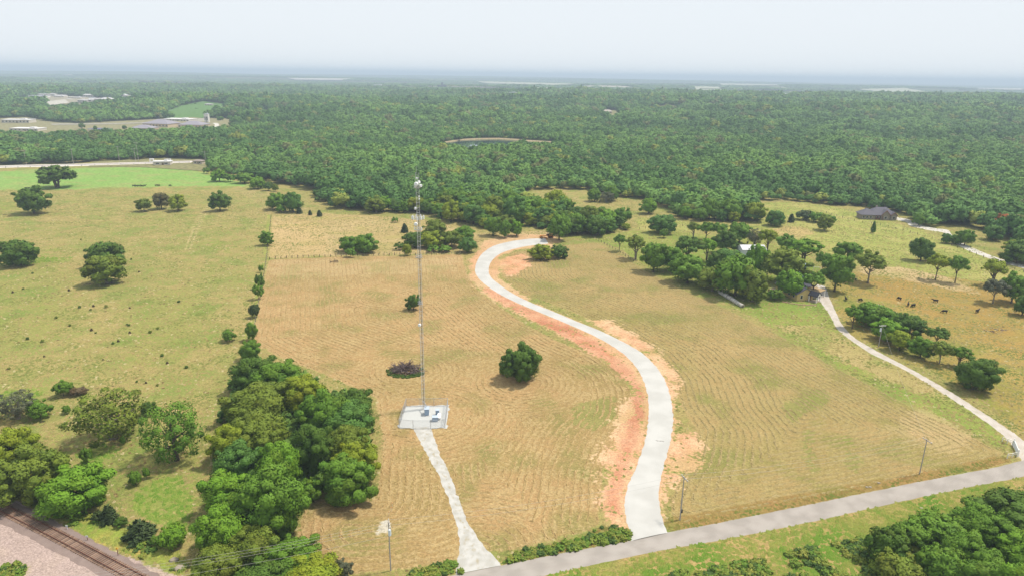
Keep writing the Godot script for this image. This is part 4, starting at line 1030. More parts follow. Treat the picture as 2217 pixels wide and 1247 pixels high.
func sheet_mesh(poly: Array, y: float, step := 2.0, rag := 0.5) -> ArrayMesh:
	# ragged flat patch with a thin edge
	var p := pts(poly)
	var q := PackedVector2Array()
	for k in p.size():
		var a := p[k]
		var b := p[(k + 1) % p.size()]
		var n := maxi(1, int(a.distance_to(b) / step))
		for i in n:
			q.append(a.lerp(b, float(i) / n) + Vector2(rng.randf_range(-rag, rag), rng.randf_range(-rag, rag)))
	var s := Soup.new()
	var t := Geometry2D.triangulate_polygon(q)
	for k in range(0, t.size(), 3):
		s.tri(Vector3(q[t[k]].x, y, q[t[k]].y), Vector3(q[t[k + 1]].x, y, q[t[k + 1]].y), Vector3(q[t[k + 2]].x, y, q[t[k + 2]].y), Vector3.UP)
	return s.mesh()

func vc(rough := 1.0) -> StandardMaterial3D:
	var m := StandardMaterial3D.new()
	m.vertex_color_use_as_albedo = true
	m.roughness = rough
	m.metallic_specular = 0.15
	return m

func build_roads() -> void:
	var gm := grain(vc(), 3.0, 0.82, 31, 0.06)
	road("gravel_road", GRAVEL, 0.7, 0.10, 0.10, 0.35, gm, [c3(0.52, 0.505, 0.47), c3(0.585, 0.57, 0.535), c3(0.5, 0.4, 0.3)], 0.12, 0.0, 4)
	var am := grain(vc(0.85), 2.5, 0.86, 33, 0.08)
	road("county_road", COUNTY, 1.0, 0.05, 0.06, 0.22, am, [c3(0.345, 0.308, 0.272), c3(0.415, 0.372, 0.332), c3(0.4, 0.3, 0.2)], 0.22, 0.0, 5)
	road("tower_drive", TDRIVE, 0.4, 0.04, 0.03, 0.4, gm, [c3(0.48, 0.46, 0.415), c3(0.58, 0.56, 0.52), c3(0.39, 0.325, 0.20)], 0.45, 0.42, 6)
	road("farm_driveway", FDRIVE, 0.6, 0.04, 0.02, 0.7, gm, [c3(0.52, 0.46, 0.39), c3(0.60, 0.54, 0.48), c3(0.42, 0.34, 0.20)], 0.3, 0.12, 7)
	road("house_driveway", HDRIVE, 1.2, 0.06, 0.02, 0.8, gm, [c3(0.58, 0.54, 0.48), c3(0.66, 0.62, 0.56), c3(0.5, 0.4, 0.25)], 0.3, 0.0, 8)
	road("campus_drive", LOOP, 8.0, 0.4, 0.05, 0.5, gm, [c3(0.62, 0.57, 0.49), c3(0.66, 0.62, 0.55), c3(0.5, 0.4, 0.25)], 0.1, 0.0, 13)
	var lim := grain(mat(0.66, 0.66, 0.63, 1.0), 4.0, 0.68, 35, 0.05)
	structure("gravel_pad", sheet_mesh(PAD, 0.05, 0.9, 0.35), lim)
	structure("gravel_apron", sheet_mesh(APRON, 0.045, 1.0, 0.3), grain(mat(0.60, 0.55, 0.50, 1.0), 4.0, 0.8, 36, 0.05))
	# far highway with its guard rail
	var hw := pts(HIGHWAY)
	var l := []
	var r := []
	for p in hw:
		l.append_array([p.x, p.y - 7.0])
		r.append_array([p.x, p.y + 7.0])
	road("highway", [l, r], 8.0, 0.6, 0.1, 0.4, grain(vc(), 12.0, 0.9, 37), [c3(0.60, 0.54, 0.49), c3(0.66, 0.60, 0.55), c3(0.5, 0.5, 0.4)], 0.05, 0.0, 9)
	var gr := thing("guard_rail", "long grey guard rail along the far highway above the green meadow", "guard rail", Vector3(hw[1].x, 0, hw[1].y))
	var rp := []
	for k in range(1, hw.size()):
		rp.append(Vector3(hw[k].x - hw[1].x, 1.45, hw[k].y + 8.5 - hw[1].y))
	var s := Soup.new()
	for k in rp.size() - 1:
		var d: Vector3 = rp[k + 1] - rp[k]
		s.box((rp[k] + rp[k + 1]) * 0.5, Vector3(d.length(), 0.35, 0.12), Basis(Vector3.UP, atan2(-d.z, d.x)))
	var steel := mat(0.42, 0.41, 0.38, 0.6)
	part("rail", s.mesh(), steel, gr)
	for k in rp.size() - 1:
		var cnt := int((rp[k + 1] - rp[k]).length() / 9.0)
		for i in cnt:
			var q: Vector3 = rp[k].lerp(rp[k + 1], float(i) / cnt)
			part("post", box_mesh(0.35, 1.5, 0.35), steel, gr, Vector3(q.x, 0.7, q.z + 0.2))
	# railway: bed, sleepers, rails
	var c := smooth_line(RAIL, 0.54)
	var bed_l := []
	var bed_r := []
	var raw := pts(RAIL)
	for k in raw.size():
		var d := (raw[mini(k + 1, raw.size() - 1)] - raw[maxi(k - 1, 0)]).normalized()
		var nrm := Vector2(-d.y, d.x)
		var e := raw[k] + nrm * 2.6
		var f := raw[k] - nrm * 2.6
		bed_l.append_array([e.x, e.y])
		bed_r.append_array([f.x, f.y])
	road("ballast_bed", [bed_l, bed_r], 0.8, 0.22, 0.12, 0.5, grain(vc(), 1.6, 0.6, 41, 0.09), [c3(0.36, 0.27, 0.235), c3(0.41, 0.31, 0.27), c3(0.4, 0.3, 0.3)], 0.5, 0.0, 10)
	var rw := thing("railway_track", "rusty railway track on pinkish ballast in the bottom left corner", "railway", Vector3(c[0].x, 0.0, c[0].y))
	var o := Vector3(c[0].x, 0, c[0].y)
	var wood := []
	for k in 5:
		wood.append(grain(mat(0.27 + 0.05 * k, 0.165 + 0.034 * k, 0.11 + 0.024 * k, 0.95), 0.8, 0.6, 50 + k, 0.03))
	for k in c.size():
		var d := (c[mini(k + 1, c.size() - 1)] - c[maxi(k - 1, 0)]).normalized()
		var q := Vector3(c[k].x, 0.36, c[k].y) - o
		if c[k].x < -135.0 or c[k].y > -68.0:
			continue
		part("sleeper", box_mesh(2.6, 0.18, 0.24), wood[rng.randi() % 5], rw, q + Vector3(rng.randf_range(-0.05, 0.05), 0, 0), Vector3(0, atan2(d.x, d.y) + rng.randf_range(-0.02, 0.02), 0))
	var rust := mat(0.17, 0.075, 0.05, 0.6, 0.3)
	for sgn in [-1.0, 1.0]:
		var rs := Soup.new()
		for k in range(0, c.size() - 1):
			var d := (c[k + 1] - c[k]).normalized()
			var nn: Vector2 = Vector2(-d.y, d.x) * 0.76 * sgn
			var a := Vector3(c[k].x + nn.x, 0.53, c[k].y + nn.y) - o
			rs.box(a + Vector3(d.x, 0, d.y) * 0.27, Vector3(0.56, 0.17, 0.09), Basis(Vector3.UP, atan2(-d.y, d.x)))
		part("rail", rs.mesh(), rust, rw)
	# pond and dam
	var wm := mat(0.05, 0.075, 0.08, 0.04, 0.0, 0.5)
	structure("pond_water", sheet_mesh(POND, 0.6, 12.0, 2.0), wm)
	var dl := []
	var dr := []
	for p in pts(DAM):
		dl.append_array([p.x, p.y - 1.8])
		dr.append_array([p.x, p.y + 1.8])
	road("dam_track", [dl, dr], 10.0, 1.6, 0.4, 1.5, grain(vc(), 20.0, 0.8, 61), [c3(0.44, 0.36, 0.22), c3(0.40, 0.33, 0.20), c3(0.5, 0.5, 0.4)], 0.05, 0.0, 12)
	print("roads ", Time.get_ticks_msec())

# ---------------------------------------------------------------- foliage
const TINT := {"dark": [0.088, 0.160, 0.019], "green": [0.122, 0.230, 0.020], "olive": [0.158, 0.210, 0.023], "lime": [0.148, 0.282, 0.018], "yellow": [0.230, 0.285, 0.018], "cool": [0.095, 0.198, 0.033], "cedar": [0.064, 0.098, 0.030], "rust": [0.145, 0.135, 0.045], "gold": [0.42, 0.34, 0.02], "grey": [0.115, 0.125, 0.070], "brown": [0.15, 0.11, 0.055], "orange": [0.42, 0.14, 0.05]}

func leaf_mats() -> void:
	for k in TINT:
		var m := StandardMaterial3D.new()
		m.albedo_color = lin(TINT[k][0], TINT[k][1], TINT[k][2])
		m.vertex_color_use_as_albedo = true
		m.roughness = 0.7
		m.metallic_specular = 0.3
		m.backlight_enabled = true
		m.backlight = Color(0.42, 0.5, 0.2)
		LEAF[k] = m
	M.bark = grain(mat(0.17, 0.13, 0.095, 1.0), 1.0, 0.55, 71, 0.03)
	M.palebark = grain(mat(0.34, 0.29, 0.23, 1.0), 1.0, 0.6, 72, 0.03)

# unit crown: lobes of leaf clumps spread through an uneven ball
func crown(seed_: int, lobes: int, per: int, leaf: float, low: float, spread: float, core := 0.74, vary := 1.0) -> ArrayMesh:
	var g := RandomNumberGenerator.new()
	g.seed = seed_
	var s := Soup.new()
	for k in lobes:
		# even spiral over the ball with jitter, so that no side is empty
		var f := (k + 0.5) / lobes
		var y := lerpf(1.0, low, f) + g.randf_range(-0.08, 0.08)
		y = clampf(y, -1.0, 1.0)
		var th := k * 2.39996 + g.randf_range(-0.35, 0.35)
		var rr := sqrt(maxf(0.0, 1.0 - y * y))
		var lr := g.randf_range(0.15, 0.40) * spread
		var reach := g.randf_range(0.52, 0.96) - lr * 0.5
		if g.randf() < 0.22:
			# a small spray of leaves standing out of the crown
			lr *= 0.6
			reach = g.randf_range(0.82, 1.04)
		var at := Vector3(cos(th) * rr, y, sin(th) * rr) * reach
		var tone := 1.0 + g.randf_range(-0.28, 0.28) * vary
		var hue := g.randf_range(-0.10, 0.14) * vary
		if core > 0.0:
			s.tint = Color(tone, tone, tone)
			s.ball(at * 0.9, Vector3.ONE * lr * core, 4, 6, 0.4, g)
		for q in per:
			var d := Vector3(g.randfn(), g.randfn(), g.randfn()).normalized()
			d = (d + at.normalized() * 0.55 + Vector3(0, 0.25, 0)).normalized()
			var p := at + d * lr * g.randf_range(0.70, 1.20)
			var nn := (d + Vector3(g.randfn(), g.randfn(), g.randfn()) * 0.42).normalized()
			var e := nn.cross(Vector3(g.randfn(), g.randfn(), g.randfn())).normalized()
			var f2 := nn.cross(e)
			var z := leaf * g.randf_range(0.65, 1.35)
			var sn := (d * 0.75 + p.normalized() * 0.35 + nn * 0.35).normalized()
			var tn := tone * (1.0 + g.randf_range(-0.18, 0.2) * vary)
			s.tint = Color(tn * (1.0 + hue), tn, tn * (1.0 - hue))
			var bow := nn * z * 0.28
			# a bent, uneven clump of leaves: two triangles folded on the rib
			s.tri_n(p - e * z * g.randf_range(0.8, 1.1), p + f2 * z * 0.55 - bow, p + e * z * g.randf_range(0.8, 1.2), sn, sn, sn)
			s.tri_n(p - e * z * g.randf_range(0.8, 1.1), p - f2 * z * 0.55 - bow, p + e * z * g.randf_range(0.8, 1.2), sn, sn, sn)
	return s.mesh()

func conifer(seed_: int, per: int, leaf: float) -> ArrayMesh:
	var g := RandomNumberGenerator.new()
	g.seed = seed_
	var s := Soup.new()
	s.tube([Vector3(0, -1, 0), Vector3(0, 0, 0), Vector3(0, 0.8, 0)], [0.62, 0.42, 0.08], 7)
	for q in per:
		var y := 1.0 - pow(g.randf(), 0.62) * 2.0
		var th := g.randf() * TAU
		var r := (0.06 + 0.92 * pow((1.0 - y) * 0.5, 0.75)) * (0.78 + 0.26 * sin(th * 5.0 + y * 4.0) + g.randf_range(-0.12, 0.12))
		if y < -0.75:
			r *= 0.8
		var d := Vector3(cos(th), 0.35, sin(th)).normalized()
		var p := Vector3(cos(th) * r, y, sin(th) * r)
		var e := (d + Vector3(g.randfn(), g.randfn(), g.randfn()) * 0.35).normalized()
		var f2 := e.cross(Vector3(g.randfn(), g.randfn() + 1.0, g.randfn())).normalized()
		var z := leaf * g.randf_range(0.7, 1.3)
		var tn := g.randf_range(0.75, 1.3)
		s.tint = Color(tn, tn, tn)
		s.tri_n(p - f2 * z * 0.5, p + e * z * 1.3, p + f2 * z * 0.5, (d + Vector3.UP * 0.4).normalized(), (d + Vector3.UP * 0.4).normalized(), (d + Vector3.UP * 0.4).normalized())
	return s.mesh()

# unit trunk: height 1 to the crown's middle, limbs reaching out by 1
func trunk(seed_: int, forks: int, limbs: int) -> ArrayMesh:
	var g := RandomNumberGenerator.new()
	g.seed = seed_
	var s := Soup.new()
	for f in forks:
		var a := g.randf() * TAU
		var lean := Vector3(cos(a), 0, sin(a)) * (0.0 if forks == 1 else g.randf_range(0.12, 0.3))
		s.tube([lean * 0.25 + Vector3(0, -0.04, 0), lean * 0.4 + Vector3(0, 0.12, 0), lean * 0.7 + Vector3(0, 0.45, 0), lean + Vector3(0.02, 0.85, 0.01), lean * 1.2 + Vector3(0.0, 1.25, 0.02)], [0.125, 0.085, 0.07, 0.05, 0.02], 6)
		for k in limbs:
			var th := TAU * k / limbs + g.randf_range(-0.4, 0.4)
			var d := Vector3(cos(th), 0, sin(th))
			var y0 := g.randf_range(0.4, 0.8)
			var st := lean * 0.7 + Vector3(0, y0, 0)
			var rise := g.randf_range(0.2, 0.6)
			s.tube([st, st + d * 0.3 + Vector3(0, rise * 0.3, 0), st + d * g.randf_range(0.62, 0.85) + Vector3(0, rise, 0)], [0.042, 0.03, 0.01], 5)
	return s.mesh()

func make_protos() -> void:
	for k in 4:
		PROTO["round_n%d" % k] = crown(100 + k, 52, 250, 0.045, -0.88, 1.0, 0.8)
		PROTO["round_m%d" % k] = crown(120 + k, 36, 110, 0.085, -0.82, 1.1, 0.78)
		PROTO["round_f%d" % k] = crown(140 + k, 20, 36, 0.19, -0.6, 1.2)
		PROTO["open_m%d" % k] = crown(160 + k, 26, 90, 0.09, -0.15, 0.92)
		PROTO["sparse_n%d" % k] = crown(180 + k, 44, 110, 0.045, -0.8, 0.9, 0.0)
		PROTO["shrub_n%d" % k] = crown(200 + k, 30, 130, 0.08, -0.55, 1.1)
		PROTO["shrub_f%d" % k] = crown(220 + k, 14, 34, 0.22, -0.5, 1.25)
		PROTO["cedar%d" % k] = conifer(240 + k, 900, 0.20)
		PROTO["wood%d" % k] = crown(260 + k, 17, 34, 0.20, -0.35, 1.25, 0.8, 0.45)
		PROTO["trunk%d" % k] = trunk(300 + k, 1, 6)
		PROTO["forked%d" % k] = trunk(320 + k, 3, 3)
	for k in 3:
		PROTO["far%d" % k] = crown(280 + k, 10, 16, 0.30, -0.2, 1.4, 0.88, 0.35)
	print("protos ", Time.get_ticks_msec())

func tree(kind: String, tint: String, x: float, z: float, r: float, v: float, hc: float, label: String, group: String, y := 0.0) -> Node3D:
	var dist := Vector2(x, z).length()
	var seed_ := rng.randi() % 4
	var key := ""
	var called := "broadleaf_tree"
	var category := "tree"
	match kind:
		"shrub":
			key = ("shrub_n%d" if dist < 260.0 else "shrub_f%d") % seed_
			called = "bush"
			category = "bush"
		"cedar":
			key = "cedar%d" % seed_
			called = "cedar_tree"
		"open":
			key = "open_m%d" % seed_
		"sparse":
			key = "sparse_n%d" % seed_
		_:
			key = ("round_n%d" if dist < 230.0 else "round_m%d" if dist < 560.0 else "round_f%d") % seed_
	var o := thing(called, label, category, Vector3(x, y, z), rng.randf() * TAU, group)
	if kind == "open":
		v *= 0.86
		hc *= 1.06
	var cr := part("foliage" if kind == "shrub" else "crown", PROTO[key], LEAF[tint], o, Vector3(0, hc, 0))
	cr.scale = Vector3(r, v, r) * (1.07 if kind == "round" else 1.0)
	var fork := kind == "sparse" or kind == "broad" or (kind == "open" and seed_ % 2 == 0)
	var tr := part("stem" if kind == "shrub" else "trunk", PROTO[("forked%d" if fork else "trunk%d") % seed_], M.palebark if tint == "grey" or tint == "olive" else M.bark, o)
	var w := r * (0.62 if kind == "open" else 0.8)
	tr.scale = Vector3(w, hc, w) if kind != "shrub" and kind != "cedar" else Vector3(r * 0.5, hc * 0.9, r * 0.5)
	return o

func build_wood() -> void:
	leaf_mats()
	make_protos()
	var edge := pts(FOREST_EDGE)
	var poly := edge.duplicate()
	poly.append(Vector2(16000, -1200))
	poly.append(Vector2(16000, -30000))
	poly.append(Vector2(-16000, -30000))
	poly.append(Vector2(-16000, -1200))
	var holes := []
	for k in HOLES:
		holes.append(pts(HOLES[k]))
	for k in FAR_FIELDS + far_lots:
		holes.append(pts(k))
	var tone := FastNoiseLite.new()
	tone.seed = 77
	tone.frequency = 1.0 / 210.0
	tone.fractal_octaves = 3
	var gap := FastNoiseLite.new()
	gap.seed = 78
	gap.frequency = 1.0 / 320.0
	gap.fractal_octaves = 4
	var wm := StandardMaterial3D.new()
	wm.vertex_color_use_as_albedo = true
	wm.roughness = 0.75
	wm.metallic_specular = 0.25
	wm.backlight_enabled = true
	wm.backlight = Color(0.40, 0.46, 0.2)
	var lists := {}
	var near := []
	# tiers: from, to, spacing, crown radius
	for tier in [[300.0, 1150.0, 6.7, 5.2], [1150.0, 3300.0, 9.2, 7.6], [3300.0, 14500.0, 42.0, 27.0]]:
		var sp: float = tier[2]
		var zz := int(-tier[1] / sp)
		var z_end := int(-tier[0] / sp * 0.70)
		for j in range(zz, z_end):
			var zc := j * sp
			var half := -zc * 1.0 + 60.0
			for i in range(int(-half / sp), int(half / sp) + 1):
				var x := i * sp + rng.randf_range(-0.45, 0.45) * sp + (sp * 0.5 if j % 2 else 0.0)
				var z := zc + rng.randf_range(-0.45, 0.45) * sp
				var d := Vector2(x, z).length()
				if d < tier[0] or d >= tier[1]:
					continue
				var q := Vector2(x, z)
				if not Geometry2D.is_point_in_polygon(q, poly):
					continue
				var bad := false
				for h in holes:
					if Geometry2D.is_point_in_polygon(q, h):
						bad = true
						break
				if bad:
					continue
				var gp := gap.get_noise_2d(x, z)
				if d > 3300.0 and gap.get_noise_2d(x * 0.16, z * 0.5) > 0.13 + 0.2 * clampf((x + 1500.0) / -3000.0, 0.0, 1.0):
					continue
				var t := clampf(0.5 + tone.get_noise_2d(x, z) * 1.5 + rng.randf_range(-0.30, 0.30), 0.0, 1.0)
				var a := Color(0.083, 0.175, 0.038)
				var b := Color(0.155, 0.280, 0.058)
				var c := a.lerp(b, t * t * (3.0 - 2.0 * t))
				var u := rng.randf()
				if u < 0.035:
					c = Color(0.24, 0.285, 0.05)
				elif u < 0.085:
					c = Color(0.17, 0.195, 0.065)
				elif u < 0.22:
					c = Color(0.092, 0.190, 0.046)
				var stand := gap.get_noise_2d(x * 2.0 + 900.0, z * 2.0)
				var r: float = tier[3] * rng.randf_range(0.50, 1.30) * (1.0 + stand * 0.5)
				var v := r * rng.randf_range(0.58, 0.95)
				if d > 3300.0:
					v = rng.randf_range(4.0, 6.5)
				var e := [x, z, r, v, c]
				if d < 640.0:
					near.append(e)
				else:
					var key := ("wood%d" % (rng.randi() % 4)) if d < 1700.0 else ("far%d" % (rng.randi() % 3))
					if not lists.has(key):
						lists[key] = []
					lists[key].append(e)
	print("wood near ", near.size(), " ", Time.get_ticks_msec())
	# the nearest ones are single trees with crown and trunk; they line the edge of the wood
	near.sort_custom(func(p, q): return Vector2(p[0], p[1]).length() < Vector2(q[0], q[1]).length())
	var tints := ["green", "dark", "olive", "cool", "green", "yellow", "lime"]
	for k in near.size():
		var e: Array = near[k]
		if k < 170:
			var where := "in the dense wood edge behind the radio mast and gravel bend"
			if e[0] > 60.0:
				where = "in the dense wood edge behind the farmyard and far lawn"
			if e[0] > 230.0:
				where = "in the dense wood edge behind the grey-roofed house and drive"
			if e[0] < -60.0:
				where = "in the dense wood edge above the pale hay strip at left"
			var hc: float = e[3] * 1.2
			tree("round", tints[rng.randi() % 7], e[0], e[1], e[2], e[3], hc, "green broadleaf tree " + where, "wood edge trees " + where)
		else:
			var key := "wood%d" % (rng.randi() % 4)
			lists[key].append(e)
	var total := 0
	for key in lists:
		var mm := MultiMesh.new()
		mm.transform_format = MultiMesh.TRANSFORM_3D
		mm.use_colors = true
		mm.mesh = PROTO[key]
		mm.instance_count = lists[key].size()
		var k := 0
		for e in lists[key]:
			var b := Basis(Vector3.UP, rng.randf() * TAU).scaled(Vector3(e[2], e[3], e[2]))
			mm.set_instance_transform(k, Transform3D(b, Vector3(e[0], hill(e[0], e[1]) + e[3] * 1.0, e[1])))
			mm.set_instance_color(k, e[4])
			k += 1
		total += k
		var o := MultiMeshInstance3D.new()
		o.multimesh = mm
		o.material_override = wm
		o.name = numbered("woodland")
		add_child(o)
		o.set_meta("kind", "stuff")
		tag(o, "dense green woodland canopy stretching from the fields to the hazy horizon" if key.begins_with("wood") else "hazy blue-green far woodland covering hills and plain below the horizon", "woodland")
	print("wood total ", total, " ", Time.get_ticks_msec())
func build_trees() -> void:
	for t in TREES:
		tree(t[0], t[1], t[2], t[3], t[4], t[5], t[6], t[7], t[8])
	print("trees ", Time.get_ticks_msec())

func yaw_of(a: Vector3, b: Vector3) -> float:
	return atan2(-(b.z - a.z), b.x - a.x)

# ---------------------------------------------------------------- ground cover (uncountable)
func scatter(called: String, label: String, category: String, mesh: Mesh, m: Material, list: Array) -> void:
	var mm := MultiMesh.new()
	mm.transform_format = MultiMesh.TRANSFORM_3D
	mm.use_colors = true
	mm.mesh = mesh
	mm.instance_count = list.size()
	for k in list.size():
		mm.set_instance_transform(k, list[k][0])
		mm.set_instance_color(k, list[k][1])
	var o := MultiMeshInstance3D.new()
	o.multimesh = mm
	o.material_override = m
	o.name = numbered(called)
	add_child(o)
	o.set_meta("kind", "stuff")
	tag(o, label, category)

func tuft_mesh(seed_: int, spikes: int) -> ArrayMesh:
	# a clump of grass: small leaning closed spikes
	var g := RandomNumberGenerator.new()
	g.seed = seed_
	var s := Soup.new()
	for k in spikes:
		var a := g.randf() * TAU
		var p := Vector3(cos(a), 0, sin(a)) * g.randf_range(0.0, 0.6)
		var tip := p * 1.35 + Vector3(g.randf_range(-0.2, 0.2), g.randf_range(0.35, 0.9), g.randf_range(-0.2, 0.2))
		var tn := g.randf_range(0.85, 1.15)
		s.tint = Color(tn, tn, tn)
		var r := g.randf_range(0.28, 0.45)
		for q in 5:
			var e := Vector3(cos(TAU * q / 5.0), 0, sin(TAU * q / 5.0))
			var f := Vector3(cos(TAU * (q + 1) / 5.0), 0, sin(TAU * (q + 1) / 5.0))
			var na := (e + Vector3(0, 1.3, 0)).normalized()
			var nb := (f + Vector3(0, 1.3, 0)).normalized()
			s.tri_n(p + e * r, p + f * r, tip, na, nb, (e + f + Vector3(0, 3, 0)).normalized())
	return s.mesh()

func hay_mesh(seed_: int) -> ArrayMesh:
	# a loose lump of cut hay, 1 long, flat, with stray wisps
	var g := RandomNumberGenerator.new()
	g.seed = seed_
	var s := Soup.new()
	var prev := []
	for k in 6:
		var x := -0.6 + 0.24 * k
		var w := 0.26 * sin(PI * (k + 0.6) / 6.2) + g.randf_range(-0.05, 0.07)
		var y := 0.5 * sin(PI * (k + 0.6) / 6.2) + g.randf_range(-0.16, 0.22)
		var o := g.randf_range(-0.08, 0.08)
		var row := [Vector3(x, -0.05, o - w), Vector3(x + g.randf_range(-0.06, 0.06), y, o + g.randf_range(-0.08, 0.08)), Vector3(x, -0.05, o + w)]
		var tn := g.randf_range(0.8, 1.2)
		s.tint = Color(tn, tn, tn)
		if k:
			s.quad(prev[0], row[0], row[1], prev[1], Vector3(0, 1, -0.7))
			s.quad(prev[1], row[1], row[2], prev[2], Vector3(0, 1, 0.7))
		prev = row
	return s.mesh()

var soils := []
func on_soil(q: Vector2) -> bool:
	if soils.is_empty():
		for p in [RED_DEEP, RED_PATCH1, RED_PATCH2, RED_PATCH3, RED_PALE, RED_LEFT, PAD, SLAB]:
			soils.append(pts(p))
		var q2 := pts(TDRIVE[0])
		var r2 := pts(TDRIVE[1])
		for k in q2.size():
			q2[k].x -= 0.5
		for k in r2.size():
			r2[k].x += 0.5
		r2.reverse()
		q2.append_array(r2)
		soils.append(q2)
	for p in soils:
		if Geometry2D.is_point_in_polygon(q, p):
			return true
	return false

func build_cover() -> void:
	var vm := StandardMaterial3D.new()
	vm.vertex_color_use_as_albedo = true
	vm.roughness = 1.0
	vm.metallic_specular = 0.1
	var breaks := FastNoiseLite.new()
	breaks.seed = 9
	breaks.frequency = 1.0 / 9.0
	breaks.fractal_octaves = 3
	# cut hay lying in swaths
	for v in 2:
		var list := []
		var g: Dictionary = row_grid.a if v == 0 else row_grid.b
		var cl := [Color(0.43, 0.31, 0.145), Color(0.32, 0.22, 0.09)] if v == 0 else [Color(0.385, 0.30, 0.14), Color(0.28, 0.22, 0.09)]
		var want := 20000 if v == 0 else 18000
		var w: float = g.w * g.cell
		var h: float = g.h * g.cell
		var tries := 0
		while list.size() < want and tries < 400000:
			tries += 1
			var x: float = g.x0 + rng.randf() * w
			var z: float = g.z0 + pow(rng.randf(), 0.8) * h
			if not Geometry2D.is_point_in_polygon(Vector2(x, z), g.poly):
				continue
			if on_soil(Vector2(x, z)):
				continue
			if breaks.get_noise_2d(x, z) + rng.randf_range(-0.25, 0.25) > 0.28:
				continue
			var d := row_at(g, x, z)
			if d < 1.0:
				continue
			var gx := (row_at(g, x + 0.8, z) - row_at(g, x - 0.8, z)) / 1.6
			var gz := (row_at(g, x, z + 0.8) - row_at(g, x, z - 0.8)) / 1.6
			var gl := sqrt(gx * gx + gz * gz)
			if gl < 0.5:
				continue
			var off := ((floorf(d / SWATH) + 0.5) * SWATH - d) / gl + rng.randf_range(-0.22, 0.22)
			x += gx / gl * off
			z += gz / gl * off
			var a := atan2(-gx, -gz) + rng.randf_range(-0.3, 0.3)
			var sc := rng.randf_range(0.4, 0.85)
			var b := Basis(Vector3.UP, a).scaled_local(Vector3(sc * 1.25, sc * rng.randf_range(0.22, 0.42), sc * rng.randf_range(0.8, 1.5)))
			var c: Color = cl[0].lerp(cl[1], rng.randf())
			list.append([Transform3D(b, Vector3(x, 0.0, z)), c])
		scatter("cut_hay", "loose straw-coloured swaths of cut hay left of the gravel road" if v == 0 else "loose straw-coloured swaths of cut hay right of the gravel road", "hay", hay_mesh(4 + v), vm, list)
	# grass tufts in the pastures
	var tone := FastNoiseLite.new()
	tone.seed = 15
	tone.frequency = 1.0 / 16.0
	tone.fractal_octaves = 3
	var sets := []
	for k in 2:
		sets.append([])
	var no_go := []
	for p in [HAY_A, HAY_B, BALLAST, MEADOW]:
		no_go.append(pts(p))
	for strip in [GRAVEL, COUNTY, TDRIVE, FDRIVE]:
		var q := pts(strip[0])
		var r := pts(strip[1])
		r.reverse()
		q.append_array(r)
		no_go.append(q)
	var county: PackedVector2Array = no_go[5]
	var south := pts(SOUTH)
	var south2 := pts(SOUTH2)
	var weed := pts(WEED_STRIP)
	var verge := pts(VERGE_N)
	var weedy := [pts(VERGE_WEED1), pts(VERGE_WEED2), pts(BALLAST_WEED)]
	var verge2 := pts(VERGE_N2)
	var bright := []
	for p in [GREENS1, GREENS4, GREENS5, GREENS2, BALLAST_WEED]:
		bright.append(pts(p))
	var tries := 0
	while sets[0].size() + sets[1].size() < 120000 and tries < 800000:
		tries += 1
		var z := -62.0 - pow(rng.randf(), 1.25) * 420.0
		var x := rng.randf_range(-1.0, 1.0) * (-z * 0.80 + 12.0)
		var q := Vector2(x, z)
		var bad := false
		for p in no_go:
			if Geometry2D.is_point_in_polygon(q, p):
				bad = true
				break
		if bad or (on_soil(q) and rng.randf() < 0.93):
			continue
		var t := tone.get_noise_2d(x, z) + rng.randf_range(-0.3, 0.3)
		if t < -0.32:
			continue
		var c := Color(0.33, 0.25, 0.105).lerp(Color(0.165, 0.19, 0.048), clampf(t * 1.3 + 0.4, 0.0, 1.0))
		var sc := rng.randf_range(0.18, 0.48)
		var u := rng.randf()
		if u < 0.05:
			c = Color(0.43, 0.36, 0.19)
		elif u < 0.08:
			c = Color(0.16, 0.12, 0.05)
		var wild := Geometry2D.is_point_in_polygon(q, south) or Geometry2D.is_point_in_polygon(q, weed)
		for p in bright:
			if Geometry2D.is_point_in_polygon(q, p):
				c = Color(0.12, 0.21, 0.028).lerp(Color(0.20, 0.25, 0.05), rng.randf())
				sc = rng.randf_range(0.3, 0.6)
		if wild:
			c = Color(0.30, 0.26, 0.075).lerp(Color(0.13, 0.22, 0.03), clampf(t + 0.55, 0.0, 1.0))
			sc = rng.randf_range(0.25, 0.6)
		elif Geometry2D.is_point_in_polygon(q, verge) or Geometry2D.is_point_in_polygon(q, verge2):
			c = Color(0.27, 0.17, 0.06).lerp(Color(0.13, 0.17, 0.035), clampf(t + 0.45, 0.0, 1.0))
			sc = rng.randf_range(0.2, 0.45)
		var b := Basis(Vector3.UP, rng.randf() * TAU).scaled_local(Vector3(sc * 1.5, sc * rng.randf_range(0.7, 1.3), sc * 1.5))
		sets[rng.randi() % 2].append([Transform3D(b, Vector3(x, -0.02, z)), c])
	for k in 2:
		scatter("grass_tufts", "tan and green grass tufts covering the pastures and verges" if k == 0 else "mixed dry grass clumps scattered over the pastures and verges", "grass", tuft_mesh(30 + k, 5), vm, sets[k])
	# leafy weeds: south of the road, along the railway and round the brush pile
	var wl := []
	var lm: StandardMaterial3D = LEAF.green.duplicate()
	lm.albedo_color = Color.WHITE
	tries = 0
